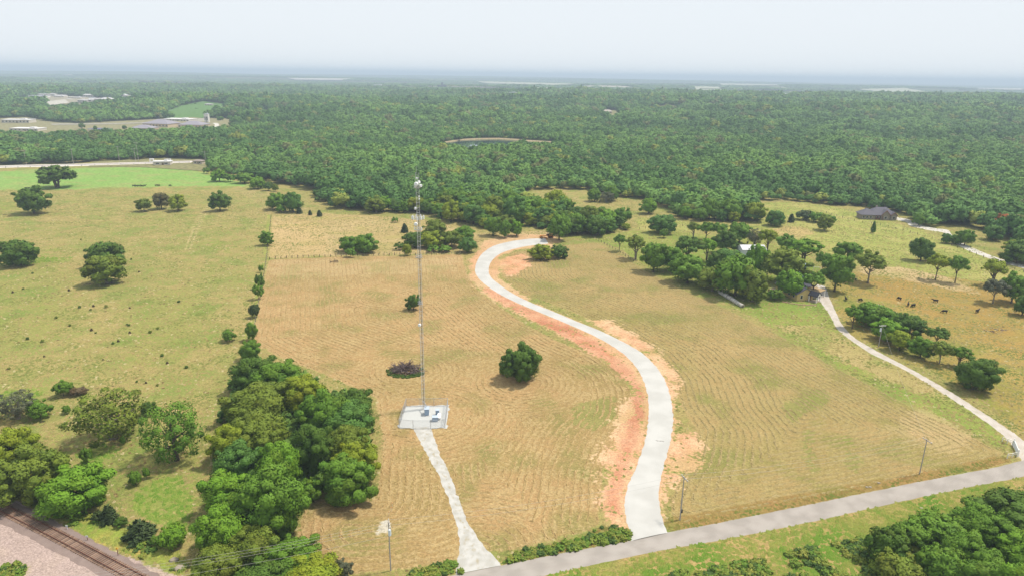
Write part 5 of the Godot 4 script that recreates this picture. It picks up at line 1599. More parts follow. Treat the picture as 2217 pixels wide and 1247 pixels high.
	while wl.size() < 4600 and tries < 160000:
		tries += 1
		var z := rng.randf_range(-165.0, -70.0)
		var x := rng.randf_range(-95.0, 140.0)
		var q := Vector2(x, z)
		var in_s := Geometry2D.is_point_in_polygon(q, south)
		var in_w := Geometry2D.is_point_in_polygon(q, weed)
		var in_v := Geometry2D.is_point_in_polygon(q, verge)
		var dense := false
		for p in weedy:
			if Geometry2D.is_point_in_polygon(q, p):
				dense = true
		if not (in_s or in_w or in_v or dense):
			continue
		var far_road := true
		if Geometry2D.is_point_in_polygon(q, county) or Geometry2D.is_point_in_polygon(q + Vector2(0, -4.0), county) or Geometry2D.is_point_in_polygon(q + Vector2(0, -7.0), county):
			far_road = false
		if not far_road and not dense:
			continue
		var t := tone.get_noise_2d(x * 1.3, z * 1.3) + rng.randf_range(-0.22, 0.22)
		if not dense and t < ((-0.12 if Geometry2D.is_point_in_polygon(q, south2) else 0.10) if in_s else 0.0 if in_w else 0.2):
			continue
		var c := Color(0.13, 0.245, 0.028).lerp(Color(0.27, 0.28, 0.05), rng.randf())
		if rng.randf() < 0.2:
			c = Color(0.08, 0.14, 0.03)
		var r := rng.randf_range(0.35, 1.1) * (1.0 if in_s else 0.75)
		wl.append([Transform3D(Basis(Vector3.UP, rng.randf() * TAU).scaled_local(Vector3(r, r * rng.randf_range(0.55, 0.9), r)), Vector3(x, r * 0.3, z)), c])
	# bright weeds crowding the verge either side of the drives
	for p in weedy:
		var bb := Rect2(p[0], Vector2.ZERO)
		for q in p:
			bb = bb.expand(q)
		for k in int(bb.get_area() * 3.2):
			var q := Vector2(rng.randf_range(bb.position.x, bb.end.x), rng.randf_range(bb.position.y, bb.end.y))
			if not Geometry2D.is_point_in_polygon(q, p):
				continue
			var r := rng.randf_range(0.2, 0.46)
			wl.append([Transform3D(Basis(Vector3.UP, rng.randf() * TAU).scaled_local(Vector3(r, r * rng.randf_range(0.5, 0.8), r)), Vector3(q.x, r * 0.25, q.y)), Color(0.15, 0.27, 0.03).lerp(Color(0.27, 0.31, 0.05), rng.randf())])
	for k in 260:
		var a := rng.randf() * TAU
		var e := Vector3(cos(a) * 5.6, 0, sin(a) * 4.4) * rng.randf_range(0.55, 1.0)
		var r := rng.randf_range(0.22, 0.45)
		if (e.z < 0.5 and e.x > -3.0 and rng.randf() < 0.9):
			continue
		wl.append([Transform3D(Basis(Vector3.UP, a).scaled_local(Vector3(r, r * 0.8, r)), pt("pile") + e + Vector3(0, r * 0.25, 0)), Color(0.06, 0.13, 0.022).lerp(Color(0.12, 0.19, 0.03), rng.randf())])
	var gp := pts(GROVE)
	for k in 900:
		var q := Vector2(rng.randf_range(-75.0, -22.0), rng.randf_range(-200.0, -88.0))
		if not Geometry2D.is_point_in_polygon(q, gp):
			continue
		var r := rng.randf_range(1.2, 2.6)
		wl.append([Transform3D(Basis(Vector3.UP, rng.randf() * TAU).scaled_local(Vector3(r, r * rng.randf_range(0.7, 1.2), r)), Vector3(q.x, r * 0.6, q.y)), Color(0.09, 0.17, 0.03).lerp(Color(0.15, 0.24, 0.035), rng.randf())])
	scatter("weeds", "low leafy green weeds beside the road, the railway and the brush pile", "weeds", PROTO.shrub_f0, lm, wl)
	print("cover ", Time.get_ticks_msec())

func build_seedlings() -> void:
	var p := pts(SEEDLINGS)
	for k in p.size():
		var r := rng.randf_range(0.3, 0.62)
		var o := thing("juniper_seedling", "tiny dark juniper dotted over the dry left pasture", "shrub", Vector3(p[k].x, 0, p[k].y), rng.randf() * TAU, "tiny junipers dotted over the left pasture")
		var f := part("foliage", PROTO["shrub_f%d" % (k % 4)] if k % 3 else PROTO["cedar%d" % (k % 4)], LEAF.brown if k % 3 == 0 else LEAF.olive if k % 2 else LEAF.dark, o, Vector3(0, r * 0.75, 0))
		f.scale = Vector3(r, r * 0.95, r)
		var s := part("stem", PROTO["trunk%d" % (k % 4)], M.bark, o)
		s.scale = Vector3(r * 0.7, r, r * 0.7)

# ---------------------------------------------------------------- radio mast and its yard
func build_mast() -> void:
	var steel := mat(0.52, 0.52, 0.52, 0.6, 0.1)
	var white := mat(0.82, 0.82, 0.82, 0.45)
	var t := thing("radio_mast", "tall slender lattice radio mast carrying white dishes, rising from the gravel pad", "mast", pt("tower"), 0.35)
	var H := 60.2
	var c := []
	for k in 3:
		var a := TAU * k / 3.0 + 0.2
		c.append(Vector3(cos(a), 0, sin(a)) * 0.48)
	for k in 3:
		part("leg", tube_mesh([c[k], c[k] + Vector3(0, H, 0)], [0.055, 0.045], 6), steel, t)
	for f in 3:
		var s := Soup.new()
		var a: Vector3 = c[f]
		var b: Vector3 = c[(f + 1) % 3]
		var n := 52
		for k in n:
			var y0 := H * k / n
			var y1 := H * (k + 1) / n
			s.tube([a + Vector3(0, y0, 0), b + Vector3(0, y0, 0)], [0.022, 0.022], 4, false)
			if k % 2:
				s.tube([a + Vector3(0, y0, 0), b + Vector3(0, y1, 0)], [0.02, 0.02], 4, false)
			else:
				s.tube([b + Vector3(0, y0, 0), a + Vector3(0, y1, 0)], [0.02, 0.02], 4, false)
		part("lattice_face", s.mesh(), steel, t)
	part("lightning_rod", tube_mesh([Vector3(0, H, 0), Vector3(0, H + 2.0, 0)], [0.04, 0.015], 5), steel, t)
	part("cable_run", tube_mesh([Vector3(0.15, 0, 0.1), Vector3(0.15, H - 3.0, 0.1)], [0.07, 0.07], 5), mat(0.08, 0.08, 0.08, 0.7), t)
	# drum dishes: height, side offset, towards-viewer offset, radius
	var view := Basis(Vector3.UP, -0.35)
	for d in [[59.0, 0.05, 0.3, 0.22, 0.2], [58.1, 0.55, 0.2, 0.36, 0.9], [57.7, -0.05, 0.75, 0.50, -0.15], [57.3, 0.95, 0.4, 0.36, 0.6], [57.0, -0.35, 0.5, 0.26, -0.8], [54.8, 0.5, 0.45, 0.20, 0.1], [54.2, 0.52, 0.45, 0.20, 0.1], [52.0, -0.45, 0.5, 0.34, -0.9], [48.3, -0.42, 0.65, 0.46, -0.1], [23.2, -0.25, 0.6, 0.40, -0.3]]:
		var q: Vector3 = view * Vector3(d[1], 0, d[2]) + Vector3(0, d[0], 0)
		var s := Soup.new()
		var ax: Vector3 = view * Vector3(sin(d[4]), 0.05, cos(d[4]))
		s.tube([q - ax * d[3] * 0.5, q - ax * d[3] * 0.25, q + ax * d[3] * 0.3, q + ax * d[3] * 0.45], [d[3] * 0.35, d[3], d[3], d[3] * 0.8], 14)
		var dish := part("dish", s.mesh(), white, t)
		part("bracket", tube_mesh([q - ax * d[3] * 0.4, Vector3(q.x * 0.35, q.y, q.z * 0.35)], [0.05, 0.05], 5), steel, dish)
	# triangular platforms with antenna panels
	for pf in [[56.9, 0.95, 0], [49.6, 1.55, 9], [46.9, 0.9, 2], [40.2, 0.95, 0], [28.6, 0.7, 0]]:
		var s := Soup.new()
		for k in 3:
			var a := TAU * k / 3.0 + 0.75
			var b := TAU * (k + 1) / 3.0 + 0.75
			var p: Vector3 = Vector3(cos(a), 0, sin(a)) * pf[1] + Vector3(0, pf[0], 0)
			var q: Vector3 = Vector3(cos(b), 0, sin(b)) * pf[1] + Vector3(0, pf[0], 0)
			s.tube([p, q], [0.06, 0.06], 5)
			s.tube([p * 1.0 + Vector3(0, 0.5, 0), q + Vector3(0, 0.5, 0)], [0.04, 0.04], 5)
			s.tube([p, Vector3(0, pf[0] - 0.4, 0)], [0.05, 0.05], 5)
		part("platform", s.mesh(), mat(0.55, 0.55, 0.56, 0.5, 0.3), t)
		for k in pf[2]:
			var a: float = TAU * k / pf[2] + 0.5
			var p: Vector3 = Vector3(cos(a), 0, sin(a)) * pf[1] * 0.95 + Vector3(0, pf[0] + 0.2, 0)
			part("antenna_panel", box_mesh(0.26, 0.75, 0.14), white, t, p, Vector3(0, PI / 2 - a, 0))
	# chain-link fence round the pad
	var p := pts(PAD)
	var mid := Vector2.ZERO
	for q in p:
		mid += q
	mid /= p.size()
	var q4 := [p[0].lerp(mid, 0.03), p[1].lerp(mid, 0.05), p[2].lerp(mid, 0.09), p[3].lerp(mid, 0.05), p[4].lerp(mid, 0.05), p[5].lerp(mid, 0.06)]
	var fence := thing("chain_link_fence", "square chain-link fence around the radio mast's gravel pad", "fence", Vector3(mid.x, 0, mid.y))
	var galv := mat(0.42, 0.43, 0.44, 0.5, 0.5)
	for k in 6:
		var a := Vector3(q4[k].x - mid.x, 0, q4[k].y - mid.y)
		var b := Vector3(q4[(k + 1) % 6].x - mid.x, 0, q4[(k + 1) % 6].y - mid.y)
		var n := maxi(1, int(a.distance_to(b) / 3.0))
		for i in n:
			var e := a.lerp(b, float(i) / n)
			part("post", tube_mesh([e + Vector3(0, -0.1, 0), e + Vector3(0, 2.3, 0)], [0.05, 0.05], 6), galv, fence)
		part("rail", tube_mesh([a + Vector3(0, 2.2, 0), b + Vector3(0, 2.2, 0)], [0.035, 0.035], 5), galv, fence)
		var s := Soup.new()
		var len := a.distance_to(b)
		var cnt := int(len / 0.22)
		for i in range(-9, cnt):
			for sg in [0, 1]:
				var u0 := float(i) * 0.22
				var u1 := u0 + 2.1
				var v0 := 0.05
				var v1 := 2.15
				if u0 < 0.0:
					v0 -= u0
					u0 = 0.0
				if u1 > len:
					v1 -= u1 - len
					u1 = len
				if v1 <= v0:
					continue
				var pa := a.lerp(b, u0 / len) + Vector3(0, v0 if sg == 0 else 2.2 - v0, 0)
				var pb := a.lerp(b, u1 / len) + Vector3(0, v1 if sg == 0 else 2.2 - v1, 0)
				s.tube([pa, pb], [0.008, 0.008], 3, false)
		var w := part("wire_mesh", s.mesh(), galv, fence)
		w.set_meta("kind", "stuff")
	# cabinets, generator and tank on the pad
	var blue := mat(0.27, 0.34, 0.43, 0.6)
	var grey := mat(0.35, 0.40, 0.48, 0.6)
	var yaw := 0.06
	for e in [["cab1", 1.1, 1.6, 1.7, "blue-grey equipment cabinet beside the mast's foot", blue], ["cab2", 0.9, 1.4, 1.0, "tall grey-blue cabinet at the right of the gravel pad", grey], ["cab3", 1.4, 1.0, 1.2, "pale blue generator box near the right gate post of the pad", blue]]:
		var o := thing("equipment_cabinet", e[4], "cabinet", pt(e[0], 0.05), yaw)
		part("body", box_mesh(e[1], e[2], e[3]), e[5], o, Vector3(0, e[2] * 0.5 + 0.1, 0))
		part("plinth", box_mesh(e[1] + 0.3, 0.12, e[3] + 0.3), mat(0.55, 0.54, 0.52), o, Vector3(0, 0.05, 0))
		part("lid", box_mesh(e[1] + 0.12, 0.08, e[3] + 0.12), mat(0.42, 0.48, 0.55, 0.6), o, Vector3(0, e[2] + 0.14, 0))
		part("door", box_mesh(e[1] * 0.8, e[2] * 0.8, 0.04), mat(0.30, 0.38, 0.48, 0.6), o, Vector3(0, e[2] * 0.5 + 0.1, e[3] * 0.5 + 0.02))
	var tk := thing("propane_tank", "white capsule-shaped tank on the right of the gravel pad", "tank", pt("tank", 0.05), yaw)
	var ts := Soup.new()
	ts.tube([Vector3(0, 0.75, -1.05), Vector3(0, 0.75, -0.95), Vector3(0, 0.75, -0.75), Vector3(0, 0.75, 0.75), Vector3(0, 0.75, 0.95), Vector3(0, 0.75, 1.05)], [0.12, 0.35, 0.5, 0.5, 0.35, 0.12], 16)
	part("shell", ts.mesh(), white, tk)
	for z in [-0.55, 0.55]:
		part("foot", box_mesh(0.7, 0.4, 0.12), grey, tk, Vector3(0, 0.18, z))
	# ice bridge between cabinet and mast
	var ib := thing("cable_bridge", "low steel cable bridge between the blue cabinet and the mast", "cable bridge", pt("tower", 0.05), 0.0)
	var d := pt("cab1") - pt("tower")
	for k in 3:
		var e := d * (0.2 + 0.3 * k)
		part("post", tube_mesh([e, e + Vector3(0, 2.3, 0)], [0.05, 0.05], 5), galv, ib)
	part("tray", tube_mesh([Vector3(0, 2.3, 0), d + Vector3(0, 2.3, 0)], [0.09, 0.09], 4), galv, ib)

# ---------------------------------------------------------------- poles and wires
func pole(key_at: Vector3, h: float, yaw: float, label: String, extras: Array, group := "utility poles") -> Node3D:
	var o := thing("utility_pole", label, "utility pole", key_at, yaw, group)
	part("shaft", tube_mesh([Vector3(0, -0.3, 0), Vector3(0, h * 0.5, 0), Vector3(0, h, 0)], [0.13, 0.115, 0.09], 8), M.polewood, o)
	if "arm" in extras or "whitearm" in extras:
		part("crossarm", box_mesh(2.4, 0.14, 0.12), M.whitewood if "whitearm" in extras else M.polewood, o, Vector3(0, h - 0.35, 0.15))
		for x in [-1.1, -0.4, 0.4, 1.1]:
			part("insulator", tube_mesh([Vector3(x, h - 0.28, 0.15), Vector3(x, h - 0.08, 0.15)], [0.05, 0.07], 6), M.whitewood, o)
	if "can" in extras:
		var s := Soup.new()
		s.tube([Vector3(-0.42, h - 2.3, 0.1), Vector3(-0.42, h - 2.2, 0.1), Vector3(-0.42, h - 1.25, 0.1), Vector3(-0.42, h - 1.15, 0.1)], [0.2, 0.26, 0.26, 0.2], 12)
		part("transformer", s.mesh(), mat(0.62, 0.68, 0.74, 0.4), o)
	if "meter" in extras:
		part("meter_box", box_mesh(0.4, 0.7, 0.3), mat(0.03, 0.03, 0.03, 0.6), o, Vector3(0.05, 2.0, 0.2))
	return o

func wire(called_label: String, a: Vector3, b: Vector3, sag: float, offs: Array) -> void:
	var o := thing("power_line", called_label, "power line", Vector3(a.x, a.y, a.z))
	var d := b - a
	var side := Vector3(-d.z, 0, d.x).normalized()
	for f in offs:
		var p := []
		var r := []
		for k in 17:
			var t := k / 16.0
			p.append(d * t + side * f[0] + Vector3(0, f[1] - sag * 4.0 * t * (1.0 - t), 0))
			r.append(0.015)
		part("wire", tube_mesh(p, r, 4), M.wire, o)

func build_poles() -> void:
	M.polewood = grain(mat(0.46, 0.42, 0.38, 0.95), 1.0, 0.75, 91, 0.03)
	M.whitewood = mat(0.72, 0.70, 0.66, 0.8)
	M.wire = mat(0.42, 0.40, 0.37, 0.6)
	var p1 := pt("pole1")
	var p2 := pt("pole2")
	var p3 := pt("pole3")
	var p4 := pt("pole4")
	var along := yaw_of(p1, p2)
	pole(p1, 9.8, along + PI / 2, "pale utility pole with a blue-white transformer at the bottom edge beside the mown corner", ["arm", "can"])
	pole(p2, 9.6, along + PI / 2, "grey utility pole with a black box at the mouth of the gravel road", ["arm", "meter"])
	pole(p3, 8.6, along + PI / 2, "slim utility pole with a crossarm on the verge near the white gate", ["arm"])
	pole(p4, 7.8, 0.15, "utility pole with a white crossarm and transformer between driveway and tree row", ["whitearm", "can"])
	var p0 := p1 + (p1 - p2) * 1.05
	var offs := [[-1.1, 0.0], [-0.4, 0.05], [0.4, 0.0], [0.0, -2.4]]
	var up := Vector3(0, 9.55, 0)
	wire("four sagging wires from the transformer pole across the grove's lower end", p1 + up, p0 + up, 1.1, offs)
	wire("wires strung along the road between the transformer pole and the gravel road pole", p1 + up, p2 + Vector3(0, 9.4, 0), 1.2, [[-1.1, 0.0], [0.4, 0.0]])
	wire("wires strung along the road between the gravel road pole and the gate pole", p2 + Vector3(0, 9.4, 0), p3 + Vector3(0, 8.4, 0), 1.4, [[-1.1, 0.0], [0.4, 0.0]])
	wire("thin wire from the gate pole towards the driveway pole", p3 + Vector3(0, 8.4, 0), p4 + Vector3(0, 7.6, 0), 1.2, [[0.0, 0.0]])
	var fp := pts(FARPOLES)
	var words := ["leftmost", "second from left", "third from left", "fourth from left", "tall fifth", "rightmost"]
	for k in fp.size():
		var h := [13.0, 14.0, 15.0, 13.0, 18.0, 12.0][k] as float
		var o := pole(Vector3(fp[k].x, 0, fp[k].y), h, 0.1, "distant pale utility pole by the far highway, %s of the row" % words[k], ["arm"], "poles along the far highway")
		o.scale = Vector3(1.6, 1, 1.6)

# ---------------------------------------------------------------- fences, gate, small things
func wire_fence(line: Array, label: String, gap: float, h: float, thick: float, m: Material) -> void:
	var p := smooth_line(line, gap)
	var o := thing("wire_fence", label, "fence", Vector3(p[0].x, 0, p[0].y))
	var base := Vector3(p[0].x, 0, p[0].y)
	for k in p.size():
		var q := Vector3(p[k].x, 0, p[k].y) - base
		var hh := h * rng.randf_range(0.85, 1.15)
		part("post", box_mesh(thick, 1.0, thick), m, o, q + Vector3(0, hh * 0.5 - 0.05, 0), Vector3(rng.randf_range(-0.06, 0.06), rng.randf(), rng.randf_range(-0.06, 0.06))).scale = Vector3(1, hh, 1)
	for lv in [0.45, 0.75, 1.05]:
		var a := []
		var r := []
		for k in p.size():
			a.append(Vector3(p[k].x, lv * h / 1.2, p[k].y) - base)
			r.append(0.012)
		part("wire", tube_mesh(a, r, 3), M.wire, o)

func build_small() -> void:
	var dark := grain(mat(0.12, 0.085, 0.06, 1.0), 0.7, 0.6, 95, 0.04)
	wire_fence(FENCES.F_MID, "dark wire fence crossing between the striped hay field and the pale strip", 2.4, 1.3, 0.2, dark)
	wire_fence(FENCES.F_LEFT, "wire fence with dark posts between the left pasture and the hay field", 4.0, 1.2, 0.14, dark)
	wire_fence(FENCES.F_YARD, "dark wire fence at the upper corner of the right hay field", 3.0, 1.2, 0.16, dark)
	wire_fence(FENCES.F_HOUSE, "wire fence running across the grass before the grey-roofed house", 5.0, 1.3, 0.16, dark)
	wire_fence(FENCES.F_BACK, "wire fence behind the farmyard lawn under the row of small trees", 4.0, 1.2, 0.16, dark)
	# white entrance gate and wings
	var white := mat(0.80, 0.80, 0.79, 0.5)
	var cream := mat(0.74, 0.71, 0.60, 0.6)
	var a := pt("gate0")
	var b := pt("gate1")
	var g := thing("white_gate", "white metal entrance gate standing open beside the farm driveway", "gate", a, yaw_of(a, b))
	var L := a.distance_to(b)
	part("panel", box_mesh(L, 1.15, 0.05), mat(0.66, 0.69, 0.73, 0.5), g, Vector3(L * 0.5, 0.85, 0))
	for y in [0.22, 0.6, 0.98, 1.46]:
		part("bar", box_mesh(L, 0.09, 0.10), white, g, Vector3(L * 0.5, y, 0))
	for x in [0.0, L]:
		part("gate_post", box_mesh(0.2, 1.9, 0.2), white, g, Vector3(x, 0.9, 0))
	var wing := 0
	for w in [["wing0", "gate0", "cream rail fence wing on the lawn side of the white gate"], ["wing1", "gate1", "cream rail fence wing on the road side of the white gate"]]:
		var c := pt(w[0])
		var d := pt(w[1])
		var o := thing("rail_fence", w[2], "fence", c, yaw_of(c, d))
		var l := c.distance_to(d)
		for k in 3:
			part("post", box_mesh(0.16, 1.3, 0.16), cream, o, Vector3(l * k * 0.46, 0.62, 0))
		for y in [0.75, 1.2]:
			part("rail", box_mesh(l, 0.11, 0.09), cream, o, Vector3(l * 0.5, y, 0))
	# round bales in a row
	var b0 := pt("bale0")
	var b1 := pt("bale1")
	var n := 13
	var words := ["first", "second", "third", "fourth", "fifth", "sixth", "seventh", "eighth", "ninth", "tenth", "eleventh", "twelfth", "thirteenth"]
	var pitch := b0.distance_to(b1) / n
	var wraps := [grain(mat(0.62, 0.58, 0.52, 0.6), 0.8, 0.75, 97, 0.03), grain(mat(0.52, 0.48, 0.42, 0.7), 0.8, 0.75, 97, 0.03), grain(mat(0.68, 0.65, 0.60, 0.6), 0.8, 0.75, 97, 0.03)]
	var straw := grain(mat(0.30, 0.26, 0.18, 1.0), 0.6, 0.6, 98, 0.05)
	for k in n:
		var o := thing("hay_bale", "pale wrapped round hay bale, %s from the far end of the bale row" % words[k], "hay bale", b0.lerp(b1, (k + 0.5) / n), yaw_of(b0, b1), "row of round hay bales")
		var h := pitch * 0.43
		var r := rng.randf_range(0.70, 0.84)
		part("wrap", tube_mesh([Vector3(-h, r - 0.03, 0), Vector3(-h * 0.86, r - 0.03, 0), Vector3(h * 0.86, r - 0.03, 0), Vector3(h, r - 0.03, 0)], [r * 0.86, r, r, r * 0.86], 16), wraps[rng.randi() % 3], o)
		for s in [-1.0, 1.0]:
			part("hay_end", tube_mesh([Vector3(s * h * 0.98, r - 0.03, 0), Vector3(s * (h + 0.03), r - 0.03, 0)], [r * 0.86, r * 0.8], 16), straw, o)
	# brush pile
	var bp := thing("brush_pile", "heap of grey-brown dead branches ringed by green weeds in the hay field", "brush pile", pt("pile"))
	var bark := [grain(mat(0.20, 0.145, 0.135, 1.0), 0.8, 0.6, 101, 0.03), grain(mat(0.30, 0.235, 0.215, 1.0), 0.8, 0.6, 102, 0.03), grain(mat(0.13, 0.085, 0.085, 1.0), 0.8, 0.6, 103, 0.03)]
	var sticks := []
	for k in 6:
		var p := [Vector3.ZERO]
		var r := [rng.randf_range(0.09, 0.17)]
		var d := Vector3(1, 0, 0)
		for e in 4:
			d = (d + Vector3(rng.randf_range(-0.1, 0.3), rng.randf_range(-0.35, 0.35), rng.randf_range(-0.35, 0.35))).normalized()
			p.append(p[e] + d * 0.7)
			r.append(r[e] * 0.78)
		var s := Soup.new()
		s.tube(p, r, 6)
		s.tube([p[2], p[2] + Vector3(0.5, 0.45, 0.2)], [r[2] * 0.6, 0.02], 5)
		sticks.append(s.mesh())
	for k in 170:
		var f := sqrt(rng.randf())
		var an := rng.randf() * TAU
		var e := Vector3(cos(an) * f * 4.0 + 0.8, 0, sin(an) * f * 2.6 - 0.6)
		e.y = 0.15 + 1.9 * (1.0 - f) * rng.randf_range(0.5, 1.0)
		part("branch", sticks[k % 6], bark[rng.randi() % 3], bp, e - Vector3(0.8, 0, 0), Vector3(rng.randf_range(-0.3, 0.3), rng.randf() * TAU, rng.randf_range(-0.15, 0.55)))
	# fallen logs under the pasture pair, and other deadwood
	for spec in [["logs", 16, 5.5, "fallen grey-brown branches lying under the overlapping pasture trees"], ["branches", 10, 3.2, "scattered pale dead branches lying in the right pasture"], ["deadpile", 14, 1.8, "small heap of grey sticks inside the corner thicket"]]:
		var o := thing("fallen_branches", spec[3], "deadwood", pt(spec[0]))
		for k in spec[1]:
			var e := Vector3(rng.randf_range(-1, 1) * spec[2], 0.12, rng.randf_range(-1, 1) * spec[2] * 0.35)
			part("branch", sticks[k % 6], M.palebark if k % 2 else bark[k % 3], o, e, Vector3(0, rng.randf() * TAU, rng.randf_range(-0.05, 0.12)))
	# stones, markers and stakes
	var stone := grain(mat(0.50, 0.42, 0.32, 0.95), 0.5, 0.6, 105, 0.04)
	for e in [["rock0", 0.8, "tan boulder in the weeds above the railway"], ["rock1", 1.0, "pale stone slab by the track at the grove's foot"], ["can0", 0.34, "small white stone on the verge, left of two touching"], ["can1", 0.36, "small white stone on the verge, right of two touching"], ["can2", 0.36, "single white stone on the verge nearer the slim pole"], ["can3", 0.4, "white stone in the weeds across the road"]]:
		var s := Soup.new()
		s.ball(Vector3(0, e[1] * 0.2, 0), Vector3(e[1], e[1] * 0.42, e[1] * 0.8), 6, 9, 0.35, rng)
		solid("stone", s.mesh(), stone, e[2], "stone", pt(e[0]))
	var rusty := mat(0.20, 0.11, 0.06, 0.9)
	for e in [["mark0", "grey trackside post with two legs near the left of the railway", 1.0, mat(0.55, 0.57, 0.6)], ["mark1", "thin rusty trackside stake in the middle of the embankment edge", 1.1, rusty], ["mark2", "trackside marker with an orange-yellow top", 1.7, rusty]]:
		var o := thing("track_marker", e[1], "marker post", pt(e[0]))
		part("stake", tube_mesh([Vector3(0, -0.1, 0), Vector3(0, e[2], 0)], [0.07, 0.06], 6), e[3], o)
		part("plate", box_mesh(0.42, 0.34, 0.05), mat(0.75, 0.42, 0.06) if e[0] == "mark2" else mat(0.6, 0.6, 0.6), o, Vector3(0, e[2], 0.06), Vector3(0, 0, 0.78 if e[0] == "mark2" else 0.0))
	var wd := mat(0.78, 0.62, 0.42, 0.8)
	for e in [["stake0", "farthest of three wooden survey stakes near the transformer pole"], ["stake1", "middle of three wooden survey stakes near the transformer pole"], ["stake2", "nearest of three wooden survey stakes near the transformer pole"], ["stake3", "wooden survey stake right of two beside the grove's upper edge"], ["stake4", "wooden survey stake left of two beside the grove's upper edge"]]:
		var o := thing("survey_stake", e[1], "stake", pt(e[0]), 0.0, "survey stakes")
		part("lath", box_mesh(0.10, 1.2, 0.06), wd, o, Vector3(0, 0.55, 0), Vector3(0, 0, rng.randf_range(-0.08, 0.08)))
		part("flag_tape", box_mesh(0.14, 0.16, 0.08), mat(0.8, 0.30, 0.08), o, Vector3(0, 1.02, 0))
	var db := thing("road_debris", "small dark scatter of stones on the white gravel road", "debris", pt("debris", 0.15))
	for k in 9:
		var s := Soup.new()
		s.ball(Vector3.ZERO, Vector3(0.16, 0.08, 0.12), 4, 6, 0.4, rng)
		part("stone", s.mesh(), mat(0.24, 0.22, 0.20), db, Vector3(rng.randf_range(-1.0, 1.0), 0.06, rng.randf_range(-0.25, 0.25)))
	# stock tank
	var tr := thing("stock_tank", "white oval water trough in the right pasture behind the driveway trees", "trough", pt("trough"), 0.1)
	var ts := Soup.new()
	for k in 20:
		var a0 := TAU * k / 20.0
		var a1 := TAU * (k + 1) / 20.0
		var e0 := Vector3(cos(a0) * 1.3, 0, sin(a0) * 0.6)
		var e1 := Vector3(cos(a1) * 1.3, 0, sin(a1) * 0.6)
		ts.quad(e0, e1, e1 + Vector3(0, 0.6, 0), e0 + Vector3(0, 0.6, 0), e0)
		ts.quad(e0 * 0.9 + Vector3(0, 0.6, 0), e1 * 0.9 + Vector3(0, 0.6, 0), e1 + Vector3(0, 0.6, 0), e0 + Vector3(0, 0.6, 0), Vector3.UP)
		ts.tri(e0 * 0.9 + Vector3(0, 0.5, 0), e1 * 0.9 + Vector3(0, 0.5, 0), Vector3(0, 0.5, 0), Vector3.UP)
	part("basin", ts.mesh(), mat(0.80, 0.79, 0.74, 0.6), tr)
	# abandoned farm implement by the fence
	var im := thing("harrow", "small dark farm implement standing on the bare ground below the field fence", "farm implement", pt("implement"), 0.1)
	var iron := mat(0.06, 0.04, 0.03, 0.8, 0.2)
	part("frame", box_mesh(3.6, 0.16, 0.16), iron, im, Vector3(0, 0.55, 0))
	part("frame", box_mesh(2.2, 0.14, 0.14), iron, im, Vector3(0.3, 0.55, -0.9))
	part("tongue", box_mesh(0.14, 0.14, 2.2), iron, im, Vector3(0.2, 0.6, 0.2))
	part("seat_post", tube_mesh([Vector3(0.3, 0.5, -0.4), Vector3(0.35, 1.7, -0.5)], [0.22, 0.1], 6), iron, im)
	part("lever", tube_mesh([Vector3(1.2, 0.5, -0.4), Vector3(1.25, 1.4, -0.4)], [0.2, 0.08], 6), iron, im)
	for k in 7:
		part("tine", tube_mesh([Vector3(-1.7 + 0.56 * k, 0.55, 0), Vector3(-1.7 + 0.56 * k, 0.0, 0.15)], [0.05, 0.04], 5), iron, im)
	for x in [-1.6, 1.6]:
		part("wheel", tube_mesh([Vector3(x, 0.45, -0.3), Vector3(x + 0.12, 0.45, -0.3)], [0.45, 0.45], 12), iron, im)
	# white marker box above the bend
	var wb := thing("utility_box", "tiny white utility box under the right tree above the gravel bend", "utility box", pt("whitebox"))
	part("body", box_mesh(0.7, 0.8, 0.5), white, wb, Vector3(0, 0.4, 0))
	part("lid", box_mesh(0.8, 0.08, 0.6), white, wb, Vector3(0, 0.84, 0))

